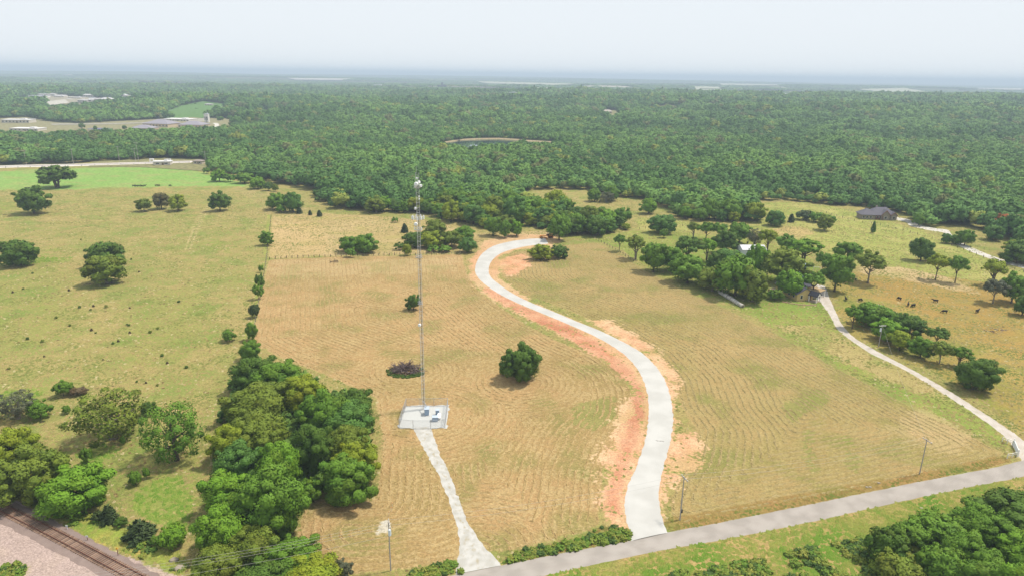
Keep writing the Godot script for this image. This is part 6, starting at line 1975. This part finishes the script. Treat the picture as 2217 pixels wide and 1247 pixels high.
# ---------------------------------------------------------------- cattle
func nets(bones: Array, lo: Vector3, hi: Vector3, cell: float, k_: float) -> ArrayMesh:
	# smooth union of tapered capsules meshed as surface nets
	var nx := int((hi.x - lo.x) / cell) + 1
	var ny := int((hi.y - lo.y) / cell) + 1
	var nz := int((hi.z - lo.z) / cell) + 1
	var f := PackedFloat32Array()
	f.resize(nx * ny * nz)
	for z in nz:
		for y in ny:
			for x in nx:
				var p := lo + Vector3(x, y, z) * cell
				var d := 1e9
				for b in bones:
					var a: Vector3 = b[0]
					var ab: Vector3 = b[1] - a
					var t := clampf((p - a).dot(ab) / ab.length_squared(), 0.0, 1.0)
					var e := (p - a - ab * t).length() - lerpf(b[2], b[3], t)
					var h := clampf(0.5 + 0.5 * (d - e) / k_, 0.0, 1.0)
					d = lerpf(d, e, h) - k_ * h * (1.0 - h)
				f[(z * ny + y) * nx + x] = d
	var id := {}
	var s := Soup.new()
	var step := [1, nx, nx * ny]
	for z in nz - 1:
		for y in ny - 1:
			for x in nx - 1:
				var o := (z * ny + y) * nx + x
				var sum := Vector3.ZERO
				var n := 0
				for e in 12:
					var ax := e / 4
					var u := (ax + 1) % 3
					var w := (ax + 2) % 3
					var c := Vector3i.ZERO
					c[u] = e % 2
					c[w] = (e / 2) % 2
					var i0: int = o + c.x * step[0] + c.y * step[1] + c.z * step[2]
					var i1: int = i0 + step[ax]
					if (f[i0] < 0.0) != (f[i1] < 0.0):
						var q := Vector3(c)
						q[ax] += f[i0] / (f[i0] - f[i1])
						sum += q
						n += 1
				if n:
					id[o] = s.v.size()
					s.v.append(lo + (Vector3(x, y, z) + sum / n) * cell)
					var g := Vector3(f[o + 1] - f[o], f[o + nx] - f[o], f[o + nx * ny] - f[o])
					s.n.append(g.normalized())
					s.c.append(Color.WHITE)
	for z in range(1, nz - 1):
		for y in range(1, ny - 1):
			for x in range(1, nx - 1):
				var o := (z * ny + y) * nx + x
				for ax in 3:
					var i1: int = o + step[ax]
					if (f[o] < 0.0) == (f[i1] < 0.0):
						continue
					var u: int = step[(ax + 1) % 3]
					var w: int = step[(ax + 2) % 3]
					var q := [o, o - u, o - u - w, o - w]
					if not (id.has(q[0]) and id.has(q[1]) and id.has(q[2]) and id.has(q[3])):
						continue
					var a: int = id[q[0]]
					var b: int = id[q[1]]
					var c: int = id[q[2]]
					var d: int = id[q[3]]
					if (s.v[b] - s.v[a]).cross(s.v[c] - s.v[a]).dot(s.n[a] + s.n[c]) > 0.0:
						s.i.append_array([a, c, b, a, d, c])
					else:
						s.i.append_array([a, b, c, a, c, d])
	return s.mesh()

func cow_mesh(grazing: bool) -> ArrayMesh:
	var b := []
	b.append([Vector3(-0.62, 1.02, 0), Vector3(0.55, 1.0, 0), 0.30, 0.33])
	b.append([Vector3(-0.1, 0.88, 0), Vector3(0.45, 0.85, 0), 0.30, 0.28])
	b.append([Vector3(-0.7, 1.12, 0.06), Vector3(-0.7, 1.12, -0.06), 0.24, 0.24])
	var head := Vector3(1.25, 0.42, 0.0) if grazing else Vector3(1.25, 1.42, 0.0)
	var muzzle := Vector3(1.42, 0.14, 0.0) if grazing else Vector3(1.58, 1.22, 0.0)
	b.append([Vector3(0.6, 1.08, 0), head, 0.25, 0.14])
	b.append([head, muzzle, 0.15, 0.085])
	for s in [-1.0, 1.0]:
		b.append([head + Vector3(-0.04, 0.10, s * 0.1), head + Vector3(-0.10, 0.12, s * 0.26), 0.05, 0.03])
		# fore leg: shoulder, knee, hoof
		b.append([Vector3(0.5, 0.85, s * 0.17), Vector3(0.52, 0.42, s * 0.17), 0.15, 0.075])
		b.append([Vector3(0.52, 0.42, s * 0.17), Vector3(0.50, 0.05, s * 0.17), 0.07, 0.065])
		# hind leg: thigh, stifle, hock, hoof
		b.append([Vector3(-0.68, 0.95, s * 0.17), Vector3(-0.52, 0.68, s * 0.19), 0.22, 0.14])
		b.append([Vector3(-0.52, 0.68, s * 0.19), Vector3(-0.80, 0.42, s * 0.18), 0.13, 0.075])
		b.append([Vector3(-0.80, 0.42, s * 0.18), Vector3(-0.74, 0.05, s * 0.18), 0.07, 0.065])
	b.append([Vector3(-0.92, 1.2, 0), Vector3(-1.0, 0.6, 0), 0.05, 0.03])
	return nets(b, Vector3(-1.15, -0.04, -0.5), Vector3(1.8, 1.75, 0.5), 0.055, 0.07)

func build_cattle() -> void:
	var black := mat(0.012, 0.010, 0.010, 0.6)
	var up := cow_mesh(false)
	var down := cow_mesh(true)
	var places := ["nearest the farmhouse driveway", "grazing right above the first driveway tree", "up by the farmyard fence", "standing broadside above the white trough", "left of the close pair", "right of the close pair", "alone in the middle of the golden pasture", "lower right of the middle one", "farthest right, by the pale dead branches"]
	var k := 0
	for c in COWS:
		var o := thing("black_cow", "black cow in the right pasture, " + places[k], "cow", Vector3(c[0], 0, c[1]), deg_to_rad(c[2]), "black cattle in the right pasture")
		part("body", down if k % 2 == 1 else up, black, o)
		k += 1
	k = 0
	for c in FARCOWS:
		var o := thing("black_cow", "tiny dark cow at the lower edge of the bright green meadow", "cow", Vector3(c[0], 0, c[1]), deg_to_rad(c[2]), "tiny cattle at the green meadow's lower edge")
		part("body", down if k % 2 else up, black, o)
		k += 1
# ---------------------------------------------------------------- buildings
func gable(s: Soup, l: float, w: float, y0: float, rise: float, over: float, th := 0.18) -> void:
	# ridge along x; two slabs
	var hl := l * 0.5 + over
	var hw := w * 0.5 + over
	var drop := rise * over / (w * 0.5)
	for sg in [-1.0, 1.0]:
		var e := Vector3(0, y0 - drop, sg * hw)
		var r := Vector3(0, y0 + rise, 0)
		var u := Vector3(hl, 0, 0)
		var t := Vector3(0, th, 0)
		s.quad(e - u + t, e + u + t, r + u + t, r - u + t, Vector3(0, 1, sg))
		s.quad(e - u, e + u, r + u, r - u, Vector3(0, -1, -sg))
		s.quad(e - u, e + u, e + u + t, e - u + t, Vector3(0, 0, sg))
		for q in [-1.0, 1.0]:
			s.quad(e + u * q, r + u * q, r + u * q + t, e + u * q + t, Vector3(q, 0, 0))

func hip(s: Soup, l: float, w: float, y0: float, rise: float, over: float) -> void:
	var hl := l * 0.5 + over
	var hw := w * 0.5 + over
	var rl := maxf(hl - hw, 0.05)
	var c := [Vector3(-hl, y0, -hw), Vector3(hl, y0, -hw), Vector3(hl, y0, hw), Vector3(-hl, y0, hw)]
	var a := Vector3(-rl, y0 + rise, 0)
	var b := Vector3(rl, y0 + rise, 0)
	s.quad(c[3], c[2], b, a, Vector3(0, 1, 1))
	s.quad(c[1], c[0], a, b, Vector3(0, 1, -1))
	s.tri(c[2], c[1], b, Vector3(1, 1, 0))
	s.tri(c[0], c[3], a, Vector3(-1, 1, 0))
	for k in 4:
		var d := Vector3(0, 0.22, 0)
		s.quad(c[k] - d, c[(k + 1) % 4] - d, c[(k + 1) % 4], c[k], c[k] + c[(k + 1) % 4])
	s.quad(c[0] - Vector3(0, 0.22, 0), c[1] - Vector3(0, 0.22, 0), c[2] - Vector3(0, 0.22, 0), c[3] - Vector3(0, 0.22, 0), Vector3.DOWN)

func walls(s: Soup, l: float, w: float, h: float, rise: float) -> void:
	# box with two gable ends (rise 0: plain)
	var hl := l * 0.5
	var hw := w * 0.5
	for sg in [-1.0, 1.0]:
		s.quad(Vector3(-hl, -0.1, sg * hw), Vector3(hl, -0.1, sg * hw), Vector3(hl, h, sg * hw), Vector3(-hl, h, sg * hw), Vector3(0, 0, sg))
		s.quad(Vector3(sg * hl, -0.1, -hw), Vector3(sg * hl, -0.1, hw), Vector3(sg * hl, h, hw), Vector3(sg * hl, h, -hw), Vector3(sg, 0, 0))
		if rise > 0.0:
			s.tri(Vector3(sg * hl, h, -hw), Vector3(sg * hl, h, hw), Vector3(sg * hl, h + rise, 0), Vector3(sg, 0, 0))
	if rise <= 0.0:
		s.quad(Vector3(-hl, h, -hw), Vector3(hl, h, -hw), Vector3(hl, h, hw), Vector3(-hl, h, hw), Vector3.UP)

func window(parent: Node, at: Vector3, w: float, h: float, turn := 0.0, frame: Material = null) -> void:
	var f := part("window", box_mesh(w + 0.16, h + 0.16, 0.08), frame if frame else M.trim, parent, at, Vector3(0, turn, 0))
	part("pane", box_mesh(w, h, 0.03), M.glass, f, Vector3(0, 0, 0.04))

func m_of(s: Soup) -> ArrayMesh:
	return s.mesh()

func build_farm() -> void:
	M.trim = mat(0.78, 0.76, 0.72, 0.6)
	M.glass = mat(0.03, 0.04, 0.05, 0.08, 0.0, 0.6)
	var slate := grain(mat(0.115, 0.115, 0.145, 0.85), 1.5, 0.7, 111, 0.05)
	var yellow := grain(mat(0.62, 0.47, 0.20, 0.8), 2.0, 0.85, 112, 0.03)
	# farmhouse: long yellow body, gabled wing, white porch, carport
	var a := Vector3(110.6, 0, -265.5)
	var b := Vector3(113.6, 0, -251.2)
	var h := thing("farmhouse", "yellow farmhouse with dark slate roof and small white gabled porch", "house", (a + b) * 0.5, yaw_of(a, b))
	var s := Soup.new()
	walls(s, 14.5, 7.0, 2.9, 2.0)
	part("wall", m_of(s), yellow, h)
	s = Soup.new()
	gable(s, 14.5, 7.0, 2.9, 2.0, 0.45)
	var rf := part("roof", m_of(s), slate, h)
	part("chimney", box_mesh(0.7, 1.5, 0.7), mat(0.26, 0.14, 0.10, 1.0, 0.0, 0.0), rf, Vector3(-3.0, 5.0, 0.4))
	for x in [-5.0, -1.5, 2.0, 5.2]:
		window(h, Vector3(x, 1.6, 3.52), 1.0, 1.2)
	for z in [-1.8, 1.6]:
		window(h, Vector3(7.27, 1.6, z), 0.9, 1.3, PI / 2)
	# wing towards the left
	s = Soup.new()
	walls(s, 6.0, 5.0, 2.7, 1.6)
	var wing := part("wing", m_of(s), yellow, h, Vector3(-4.2, 0, -5.4), Vector3(0, PI / 2, 0))
	s = Soup.new()
	gable(s, 6.0, 5.0, 2.7, 1.6, 0.4)
	part("wing_roof", m_of(s), slate, wing)
	window(wing, Vector3(3.02, 1.5, 0.0), 1.0, 1.1, PI / 2)
	# porch
	var pc := thing("porch", "small white gabled entrance porch at the right end of the farmhouse", "porch", Vector3(117.0, 0, -250.6), yaw_of(a, b) + 0.5)
	s = Soup.new()
	gable(s, 3.2, 3.2, 2.6, 1.3, 0.25)
	part("roof", m_of(s), mat(0.04, 0.04, 0.05, 1.0, 0.0, 0.0), pc)
	s = Soup.new()
	s.tri(Vector3(1.62, 2.6, -1.6), Vector3(1.62, 2.6, 1.6), Vector3(1.62, 3.9, 0), Vector3.RIGHT)
	s.tri(Vector3(1.52, 2.6, -1.6), Vector3(1.52, 2.6, 1.6), Vector3(1.52, 3.9, 0), Vector3.LEFT)
	part("gable_front", m_of(s), M.trim, pc)
	for x in [-1.45, 1.45]:
		for z in [-1.45, 1.45]:
			part("column", box_mesh(0.24, 2.6, 0.24), M.trim, pc, Vector3(x, 1.3, z))
	part("floor", box_mesh(3.4, 0.2, 3.4), mat(0.41, 0.33, 0.26, 1.0, 0.0, 0.0), pc, Vector3(0, 0.08, 0))
	part("door", box_mesh(0.1, 2.1, 1.0), mat(0.20, 0.10, 0.07, 1.0, 0.0, 0.0), pc, Vector3(-1.55, 1.15, 0))
	var cp := thing("carport", "tan flat-roofed carport with white posts beside the porch", "carport", Vector3(119.8, 0, -256.4), yaw_of(a, b) + 0.5)
	part("roof", box_mesh(5.2, 0.22, 5.6), grain(mat(0.48, 0.35, 0.20, 1.0, 0.0, 0.0), 2.0, 0.85, 113, 0.04), cp, Vector3(0, 2.9, 0))
	part("fascia", box_mesh(5.4, 0.3, 0.12), M.trim, cp, Vector3(0, 2.88, 2.85))
	for x in [-2.4, 2.4]:
		for z in [-2.5, 2.5]:
			part("post", box_mesh(0.26, 2.8, 0.26), M.trim, cp, Vector3(x, 1.4, z))
	# rear white roof between house and carport
	var gl := thing("garden_wall", "low brick-red garden edging curving in front of the farmhouse", "garden edging", Vector3(104.5, 0, -249.0), 0.0)
	var brick := mat(0.45, 0.27, 0.20, 0.95)
	for k in 14:
		var t := k / 13.0
		part("block", box_mesh(0.8, 0.3, 0.35), brick, gl, Vector3(t * 11.0, 0.12, t * 3.2 - sin(t * PI) * -1.4), Vector3(0, -0.3 - cos(t * PI) * 0.35, 0))
	# white metal barn
	var metal := mat(0.52, 0.54, 0.61, 0.6, 0.0)
	var roofm := mat(0.58, 0.57, 0.585, 0.6, 0.0)
	var ba := Vector3(108.9, 0, -317.0)
	var barn := thing("metal_barn", "white metal barn with pale gabled roof behind the farmyard trees", "barn", ba + Vector3(5.6, 0, -0.6), 0.05)
	s = Soup.new()
	walls(s, 11.5, 8.0, 4.4, 1.5)
	part("wall", m_of(s), metal, barn)
	s = Soup.new()
	gable(s, 11.5, 8.0, 4.4, 1.5, 0.2, 0.1)
	var br := part("roof", m_of(s), roofm, barn)
	for k in 9:
		s = Soup.new()
		var x := -5.2 + 1.3 * k
		s.quad(Vector3(x, 4.52, 4.15), Vector3(x + 0.08, 4.52, 4.15), Vector3(x + 0.08, 6.06, 0.02), Vector3(x, 6.06, 0.02), Vector3(0, 1, 1))
		part("seam", m_of(s), metal, br)
	part("door", box_mesh(0.08, 3.2, 2.8), mat(0.10, 0.10, 0.13, 0.7), barn, Vector3(-5.78, 1.6, -0.4))
	part("side_door", box_mesh(0.08, 2.1, 0.9), mat(0.30, 0.30, 0.36, 0.7), barn, Vector3(-5.78, 1.05, 2.6))
	# sheds
	for e in [["shed", 3.6, 3.0, 2.6, 0.8, mat(0.14, 0.20, 0.32, 0.6), mat(0.50, 0.66, 0.80, 0.5), "small blue shed with a pale blue roof behind the farmhouse"], ["shed2", 5.0, 3.0, 2.2, 0.5, mat(0.12, 0.13, 0.11, 0.7), mat(0.30, 0.46, 0.38, 0.6), "low shed with a green metal roof behind the bright green tree"]]:
		var o := thing("garden_shed", e[7], "shed", pt(e[0]), 0.12)
		s = Soup.new()
		walls(s, e[1], e[2], e[3], e[4])
		part("wall", m_of(s), e[5], o)
		s = Soup.new()
		gable(s, e[1], e[2], e[3], e[4], 0.25, 0.1)
		part("roof", m_of(s), e[6], o)
		part("door", box_mesh(0.9, 1.9, 0.06), mat(0.25, 0.32, 0.45, 0.6), o, Vector3(0.3, 0.95, e[2] * 0.5 + 0.02))
	var hen := thing("hen_house", "little pinkish shed beside the low tree left of the farmhouse", "shed", pt("hen") + Vector3(-2.5, 0, 5.0), 0.4)
	s = Soup.new()
	walls(s, 2.4, 2.0, 1.6, 0.6)
	part("wall", m_of(s), mat(0.45, 0.31, 0.23, 1.0, 0.0, 0.0), hen)
	s = Soup.new()
	gable(s, 2.4, 2.0, 1.6, 0.6, 0.2, 0.08)
	part("roof", m_of(s), mat(0.41, 0.30, 0.23, 1.0, 0.0, 0.0), hen)
	# teal ball-shaped tank
	var bt := thing("round_tank", "bright teal ball-shaped tank among the farmyard trees", "tank", pt("ball", 0.0))
	s = Soup.new()
	s.ball(Vector3(0, 1.9, 0), Vector3(0.85, 0.85, 0.85), 10, 16, 0.0, rng)
	part("shell", m_of(s), mat(0.02, 0.42, 0.60, 0.35), bt)
	for k in 3:
		part("leg", tube_mesh([Vector3(cos(k * 2.1) * 0.7, 0, sin(k * 2.1) * 0.7), Vector3(cos(k * 2.1) * 0.55, 1.6, sin(k * 2.1) * 0.55)], [0.06, 0.05], 5), M.trim, bt)
	# white swing frame and stand behind it
	var w0 := pt("swing0")
	var w1 := pt("swing1")
	var sw := thing("swing_frame", "white goal-like swing frame on the bare ground right of the sheds", "swing frame", w0, yaw_of(w0, w1))
	var l := w0.distance_to(w1)
	for x in [0.0, l]:
		part("upright", box_mesh(0.16, 2.6, 0.16), M.trim, sw, Vector3(x, 1.3, 0))
		part("brace", tube_mesh([Vector3(x, 2.4, 0), Vector3(x, 0, -1.6)], [0.06, 0.06], 5), M.trim, sw)
	part("top_bar", box_mesh(l + 0.2, 0.16, 0.16), M.trim, sw, Vector3(l * 0.5, 2.6, 0))
	part("swing_seat", box_mesh(0.6, 0.06, 0.3), mat(0.16, 0.08, 0.05, 1.0, 0.0, 0.0), sw, Vector3(l * 0.5, 0.6, 0))
	for x in [-0.25, 0.25]:
		part("rope", tube_mesh([Vector3(l * 0.5 + x, 0.6, 0), Vector3(l * 0.5 + x, 2.6, 0)], [0.02, 0.02], 4), M.trim, sw)
	# grey-roofed house: hipped body, left hip block, two front gables
	var gp := pt("house")
	var roof := grain(mat(0.18, 0.168, 0.195, 0.9), 2.0, 0.75, 115, 0.05)
	var stone := grain(mat(0.42, 0.36, 0.29, 0.95), 1.2, 0.6, 116, 0.05)
	var brickm := grain(mat(0.26, 0.11, 0.09, 0.95), 1.0, 0.7, 117, 0.05)
	var g := thing("grey_roofed_house", "large ranch house with grey hipped roofs at the edge of the right wood", "house", gp + Vector3(0, 0, -4.5), -0.10)
	s = Soup.new()
	walls(s, 15.0, 9.0, 2.9, 0.0)
	part("wall", m_of(s), brickm, g, Vector3(2.0, 0, 0))
	s = Soup.new()
	hip(s, 15.0, 9.0, 2.9, 4.2, 0.7)
	var gr := part("roof", m_of(s), roof, g, Vector3(2.0, 0, 0))
	part("chimney", box_mesh(0.8, 1.6, 0.8), stone, gr, Vector3(-2.6, 7.2, -0.5))
	s = Soup.new()
	walls(s, 8.0, 8.0, 2.9, 0.0)
	part("garage_wing", m_of(s), stone, g, Vector3(-6.6, 0, 0.8))
	s = Soup.new()
	hip(s, 8.0, 8.0, 2.92, 3.5, 0.7)
	part("wing_roof", m_of(s), roof, g, Vector3(-6.6, 0, 0.8))
	for e in [[3.2, 5.2, 4.6, 3.0], [8.0, 3.6, 3.6, 2.0]]:
		s = Soup.new()
		walls(s, 4.0, e[1], 2.9, e[3])
		var fg := part("front_gable", m_of(s), stone, g, Vector3(e[0], 0, 3.4), Vector3(0, PI / 2, 0))
		s = Soup.new()
		gable(s, 4.4, e[1], 2.95, e[3], 0.4, 0.2)
		part("gable_roof", m_of(s), roof, fg)
		s = Soup.new()
		var hw: float = e[1] * 0.5 + 0.3
		for sg in [-1.0, 1.0]:
			s.quad(Vector3(-2.62, 2.75, sg * hw), Vector3(-2.62, 3.1, sg * hw), Vector3(-2.62, 3.15 + e[3], 0), Vector3(-2.62, 2.75 + e[3], 0), Vector3.LEFT)
		part("barge_board", m_of(s), mat(0.30, 0.13, 0.10, 1.0, 0.0, 0.0), fg)
	for x in [-9.4, -7.4, -5.2, -2.6, -1.0, 0.4]:
		window(g, Vector3(x, 1.5, 4.84 if x < -3.0 else 4.54), 1.0, 1.3)
	for x in [3.2, 8.0]:
		window(g, Vector3(x, 1.5, 5.44), 1.3, 1.4)
	for x in [-2.0, -0.3, 1.3]:
		part("porch_post", box_mesh(0.25, 2.6, 0.25), brickm, g, Vector3(x, 1.3, 5.6))
	# motor grader at the end of the gravel road
	var g0 := pt("grader0")
	var g1 := pt("grader1")
	var og := mat(0.62, 0.24, 0.035, 0.5)
	var tyre := mat(0.02, 0.02, 0.02, 1.0, 0.0, 0.0)
	var md := thing("motor_grader", "orange road grader parked at the far end of the white gravel road", "grader", (g0 + g1) * 0.5 + Vector3(0, 0.12, -1.2), yaw_of(g0, g1))
	part("front_frame", box_mesh(4.4, 0.35, 0.45), og, md, Vector3(-1.6, 1.35, 0), Vector3(0, 0, -0.06))
	part("nose", box_mesh(0.7, 0.9, 0.9), og, md, Vector3(-3.6, 1.0, 0))
	s = Soup.new()
	s.box(Vector3(2.1, 1.35, 0), Vector3(2.6, 1.0, 1.2))
	s.box(Vector3(2.3, 1.9, 0), Vector3(1.8, 0.18, 0.9))
	part("engine_hood", m_of(s), og, md)
	part("exhaust", tube_mesh([Vector3(1.7, 1.9, 0.3), Vector3(1.7, 2.7, 0.3)], [0.07, 0.07], 6), tyre, md)
	var cab := part("cab", box_mesh(1.1, 1.2, 1.3), mat(0.10, 0.08, 0.07, 0.3), md, Vector3(0.4, 1.75, 0))
	part("cab_roof", box_mesh(1.5, 0.14, 1.6), mat(0.72, 0.52, 0.30, 0.6), cab, Vector3(0, 0.68, 0))
	for x in [-0.52, 0.52]:
		for z in [-0.62, 0.62]:
			part("pillar", box_mesh(0.1, 1.22, 0.1), og, cab, Vector3(x, 0, z))
	part("blade", box_mesh(0.2, 0.55, 3.0), mat(0.40, 0.17, 0.05, 0.6), md, Vector3(-1.3, 0.35, 0), Vector3(0, 0.5, 0))
	for w in [[-3.3, 0.85], [1.3, 0.8], [2.7, 0.8]]:
		for z in [-1.0, 1.0]:
			var wh := part("wheel", tube_mesh([Vector3(0, 0, -0.2), Vector3(0, 0, -0.14), Vector3(0, 0, 0.14), Vector3(0, 0, 0.2)], [0.5, 0.6, 0.6, 0.5], 14), tyre, md, Vector3(w[0], 0.58, z * w[1]))
			part("rim", tube_mesh([Vector3(0, 0, -0.22), Vector3(0, 0, 0.22)], [0.28, 0.28], 10), og, wh)

func build_far() -> void:
	# buildings in the distance; the far ones keep walls, roof, windows and door
	var k := 0
	for b in BUILDINGS:
		var w: float = b[2]
		var ht: float = b[3]
		var y := hill(b[0], b[1])
		var dist := Vector2(b[0], b[1]).length()
		var dep := clampf(w * (0.75 if b[4] == "school" else 0.5), 5.0, 34.0)
		var o := thing("distant_building", b[5], "building", Vector3(b[0], y + 0.2, b[1]), rng.randf_range(-0.2, 0.2))
		var wallc := mat(0.59, 0.54, 0.46, 1.0, 0.0, 0.0)
		var roofc := mat(0.34, 0.33, 0.38, 1.0, 0.0, 0.0)
		var style: String = b[4]
		match style:
			"block":
				wallc = mat(0.66, 0.64, 0.61, 1.0, 0.0, 0.0)
				roofc = mat(0.51, 0.52, 0.57, 1.0, 0.0, 0.0)
			"flat":
				wallc = mat(0.57, 0.52, 0.45, 1.0, 0.0, 0.0)
				roofc = mat(0.64, 0.62, 0.61, 1.0, 0.0, 0.0)
			"canopy":
				wallc = mat(0.45, 0.43, 0.39, 1.0, 0.0, 0.0)
				roofc = mat(0.16, 0.16, 0.25, 1.0, 0.0, 0.0)
			"gable":
				wallc = mat(0.51, 0.44, 0.36, 1.0, 0.0, 0.0)
				roofc = mat([0.38, 0.30, 0.44][k % 3], [0.36, 0.25, 0.39][k % 3], [0.36, 0.22, 0.33][k % 3], 1.0, 0.0, 0.0)
			"dark":
				wallc = mat(0.16, 0.16, 0.20, 1.0, 0.0, 0.0)
				roofc = mat(0.13, 0.13, 0.16, 1.0, 0.0, 0.0)
			"red":
				wallc = mat(0.41, 0.25, 0.16, 1.0, 0.0, 0.0)
				roofc = mat(0.45, 0.13, 0.08, 1.0, 0.0, 0.0)
			"school":
				wallc = mat(0.54, 0.43, 0.30, 1.0, 0.0, 0.0)
				roofc = mat(0.27, 0.25, 0.28, 1.0, 0.0, 0.0)
		var s := Soup.new()
		if style == "frame":
			ht *= 0.7
			for x in [-1.0, 1.0]:
				part("upright", box_mesh(0.8, ht, 0.8), M.trim, o, Vector3(x * w * 0.4, ht * 0.5, 0))
			part("beam", box_mesh(w, 0.9, 0.9), M.trim, o, Vector3(0, ht, 0))
			part("transformer", box_mesh(w * 0.4, ht * 0.35, 2.0), mat(0.49, 0.49, 0.49, 1.0, 0.0, 0.0), o, Vector3(0, ht * 0.18, 0))
			k += 1
			continue
		var wh := ht * (0.55 if style in ["gable", "school", "red"] else 0.9)
		wh = maxf(wh, 2.8)
		if style == "canopy":
			for x in range(6):
				part("post", box_mesh(0.6, wh, 0.6), wallc, o, Vector3((x - 2.5) * w / 5.2, wh * 0.5, dep * 0.4))
			s = Soup.new()
			hip(s, w, dep, wh, ht * 0.4, 0.8)
			part("roof", m_of(s), roofc, o)
			s = Soup.new()
			walls(s, w * 0.5, dep * 0.5, wh, 0.0)
			part("wall", m_of(s), wallc, o)
			k += 1
			continue
		walls(s, w, dep, wh, 0.0)
		part("wall", m_of(s), wallc, o)
		s = Soup.new()
		if style in ["gable", "school", "red"]:
			hip(s, w, dep, wh, maxf(ht - wh, dep * 0.18), 0.6)
		else:
			s.box(Vector3(0, wh + 0.25, 0), Vector3(w + 0.8, 0.5, dep + 0.8))
			s.box(Vector3(w * 0.2, wh + 1.2, 0), Vector3(w * 0.18, 1.6, dep * 0.3))
		part("roof", m_of(s), roofc, o)
		if style == "dark":
			part("tower", box_mesh(w * 0.2, ht * 0.8, w * 0.2), wallc, o, Vector3(0, wh + ht * 0.3, 0))
		var n := clampi(int(w / 5.0), 2, 12)
		for i in n:
			window(o, Vector3((i + 0.5) / n * w - w * 0.5, wh * 0.5, dep * 0.5 + 0.03), w / n * 0.4, wh * 0.4)
		part("door", box_mesh(minf(2.0, w * 0.12), wh * 0.7, 0.1), mat(0.16, 0.12, 0.08, 1.0, 0.0, 0.0), o, Vector3(w * 0.06, wh * 0.35, dep * 0.5 + 0.06))
		k += 1

func build_town() -> void:
	# tiny buildings of the far town, too alike to tell apart
	var p := pts(TOWN)
	for k in p.size():
		var o := thing("town_building", "tiny pale building among the far left town's lots", "building", Vector3(p[k].x, hill(p[k].x, p[k].y) + 0.2, p[k].y), rng.randf_range(-0.5, 0.5), "tiny pale buildings of the distant town")
		var w := rng.randf_range(12.0, 34.0)
		var dp := rng.randf_range(9.0, 20.0)
		var h := rng.randf_range(4.0, 7.5)
		var s := Soup.new()
		walls(s, w, dp, h, 0.0)
		var tn := rng.randf_range(0.45, 0.72)
		part("wall", m_of(s), mat(tn * 0.85, tn * 0.81, tn * 0.75, 1.0, 0.0, 0.0), o)
		s = Soup.new()
		hip(s, w, dp, h, h * rng.randf_range(0.2, 0.5), 0.5)
		part("roof", m_of(s), mat(0.41, 0.39, 0.39, 1.0, 0.0, 0.0) if k % 2 else mat(0.54, 0.53, 0.52, 1.0, 0.0, 0.0), o)
		for i in 3:
			window(o, Vector3((i - 1) * w * 0.3, h * 0.5, dp * 0.5 + 0.03), w * 0.12, h * 0.35)

func _ready() -> void:
	rng.seed = 20250
	setup()
	build_ground()
	build_roads()
	build_wood()
	build_farm()
	build_mast()
	build_poles()
	build_far()
	build_town()
	build_trees()
	build_small()
	build_cattle()
	build_seedlings()
	build_cover()
	print("done ", Time.get_ticks_msec())
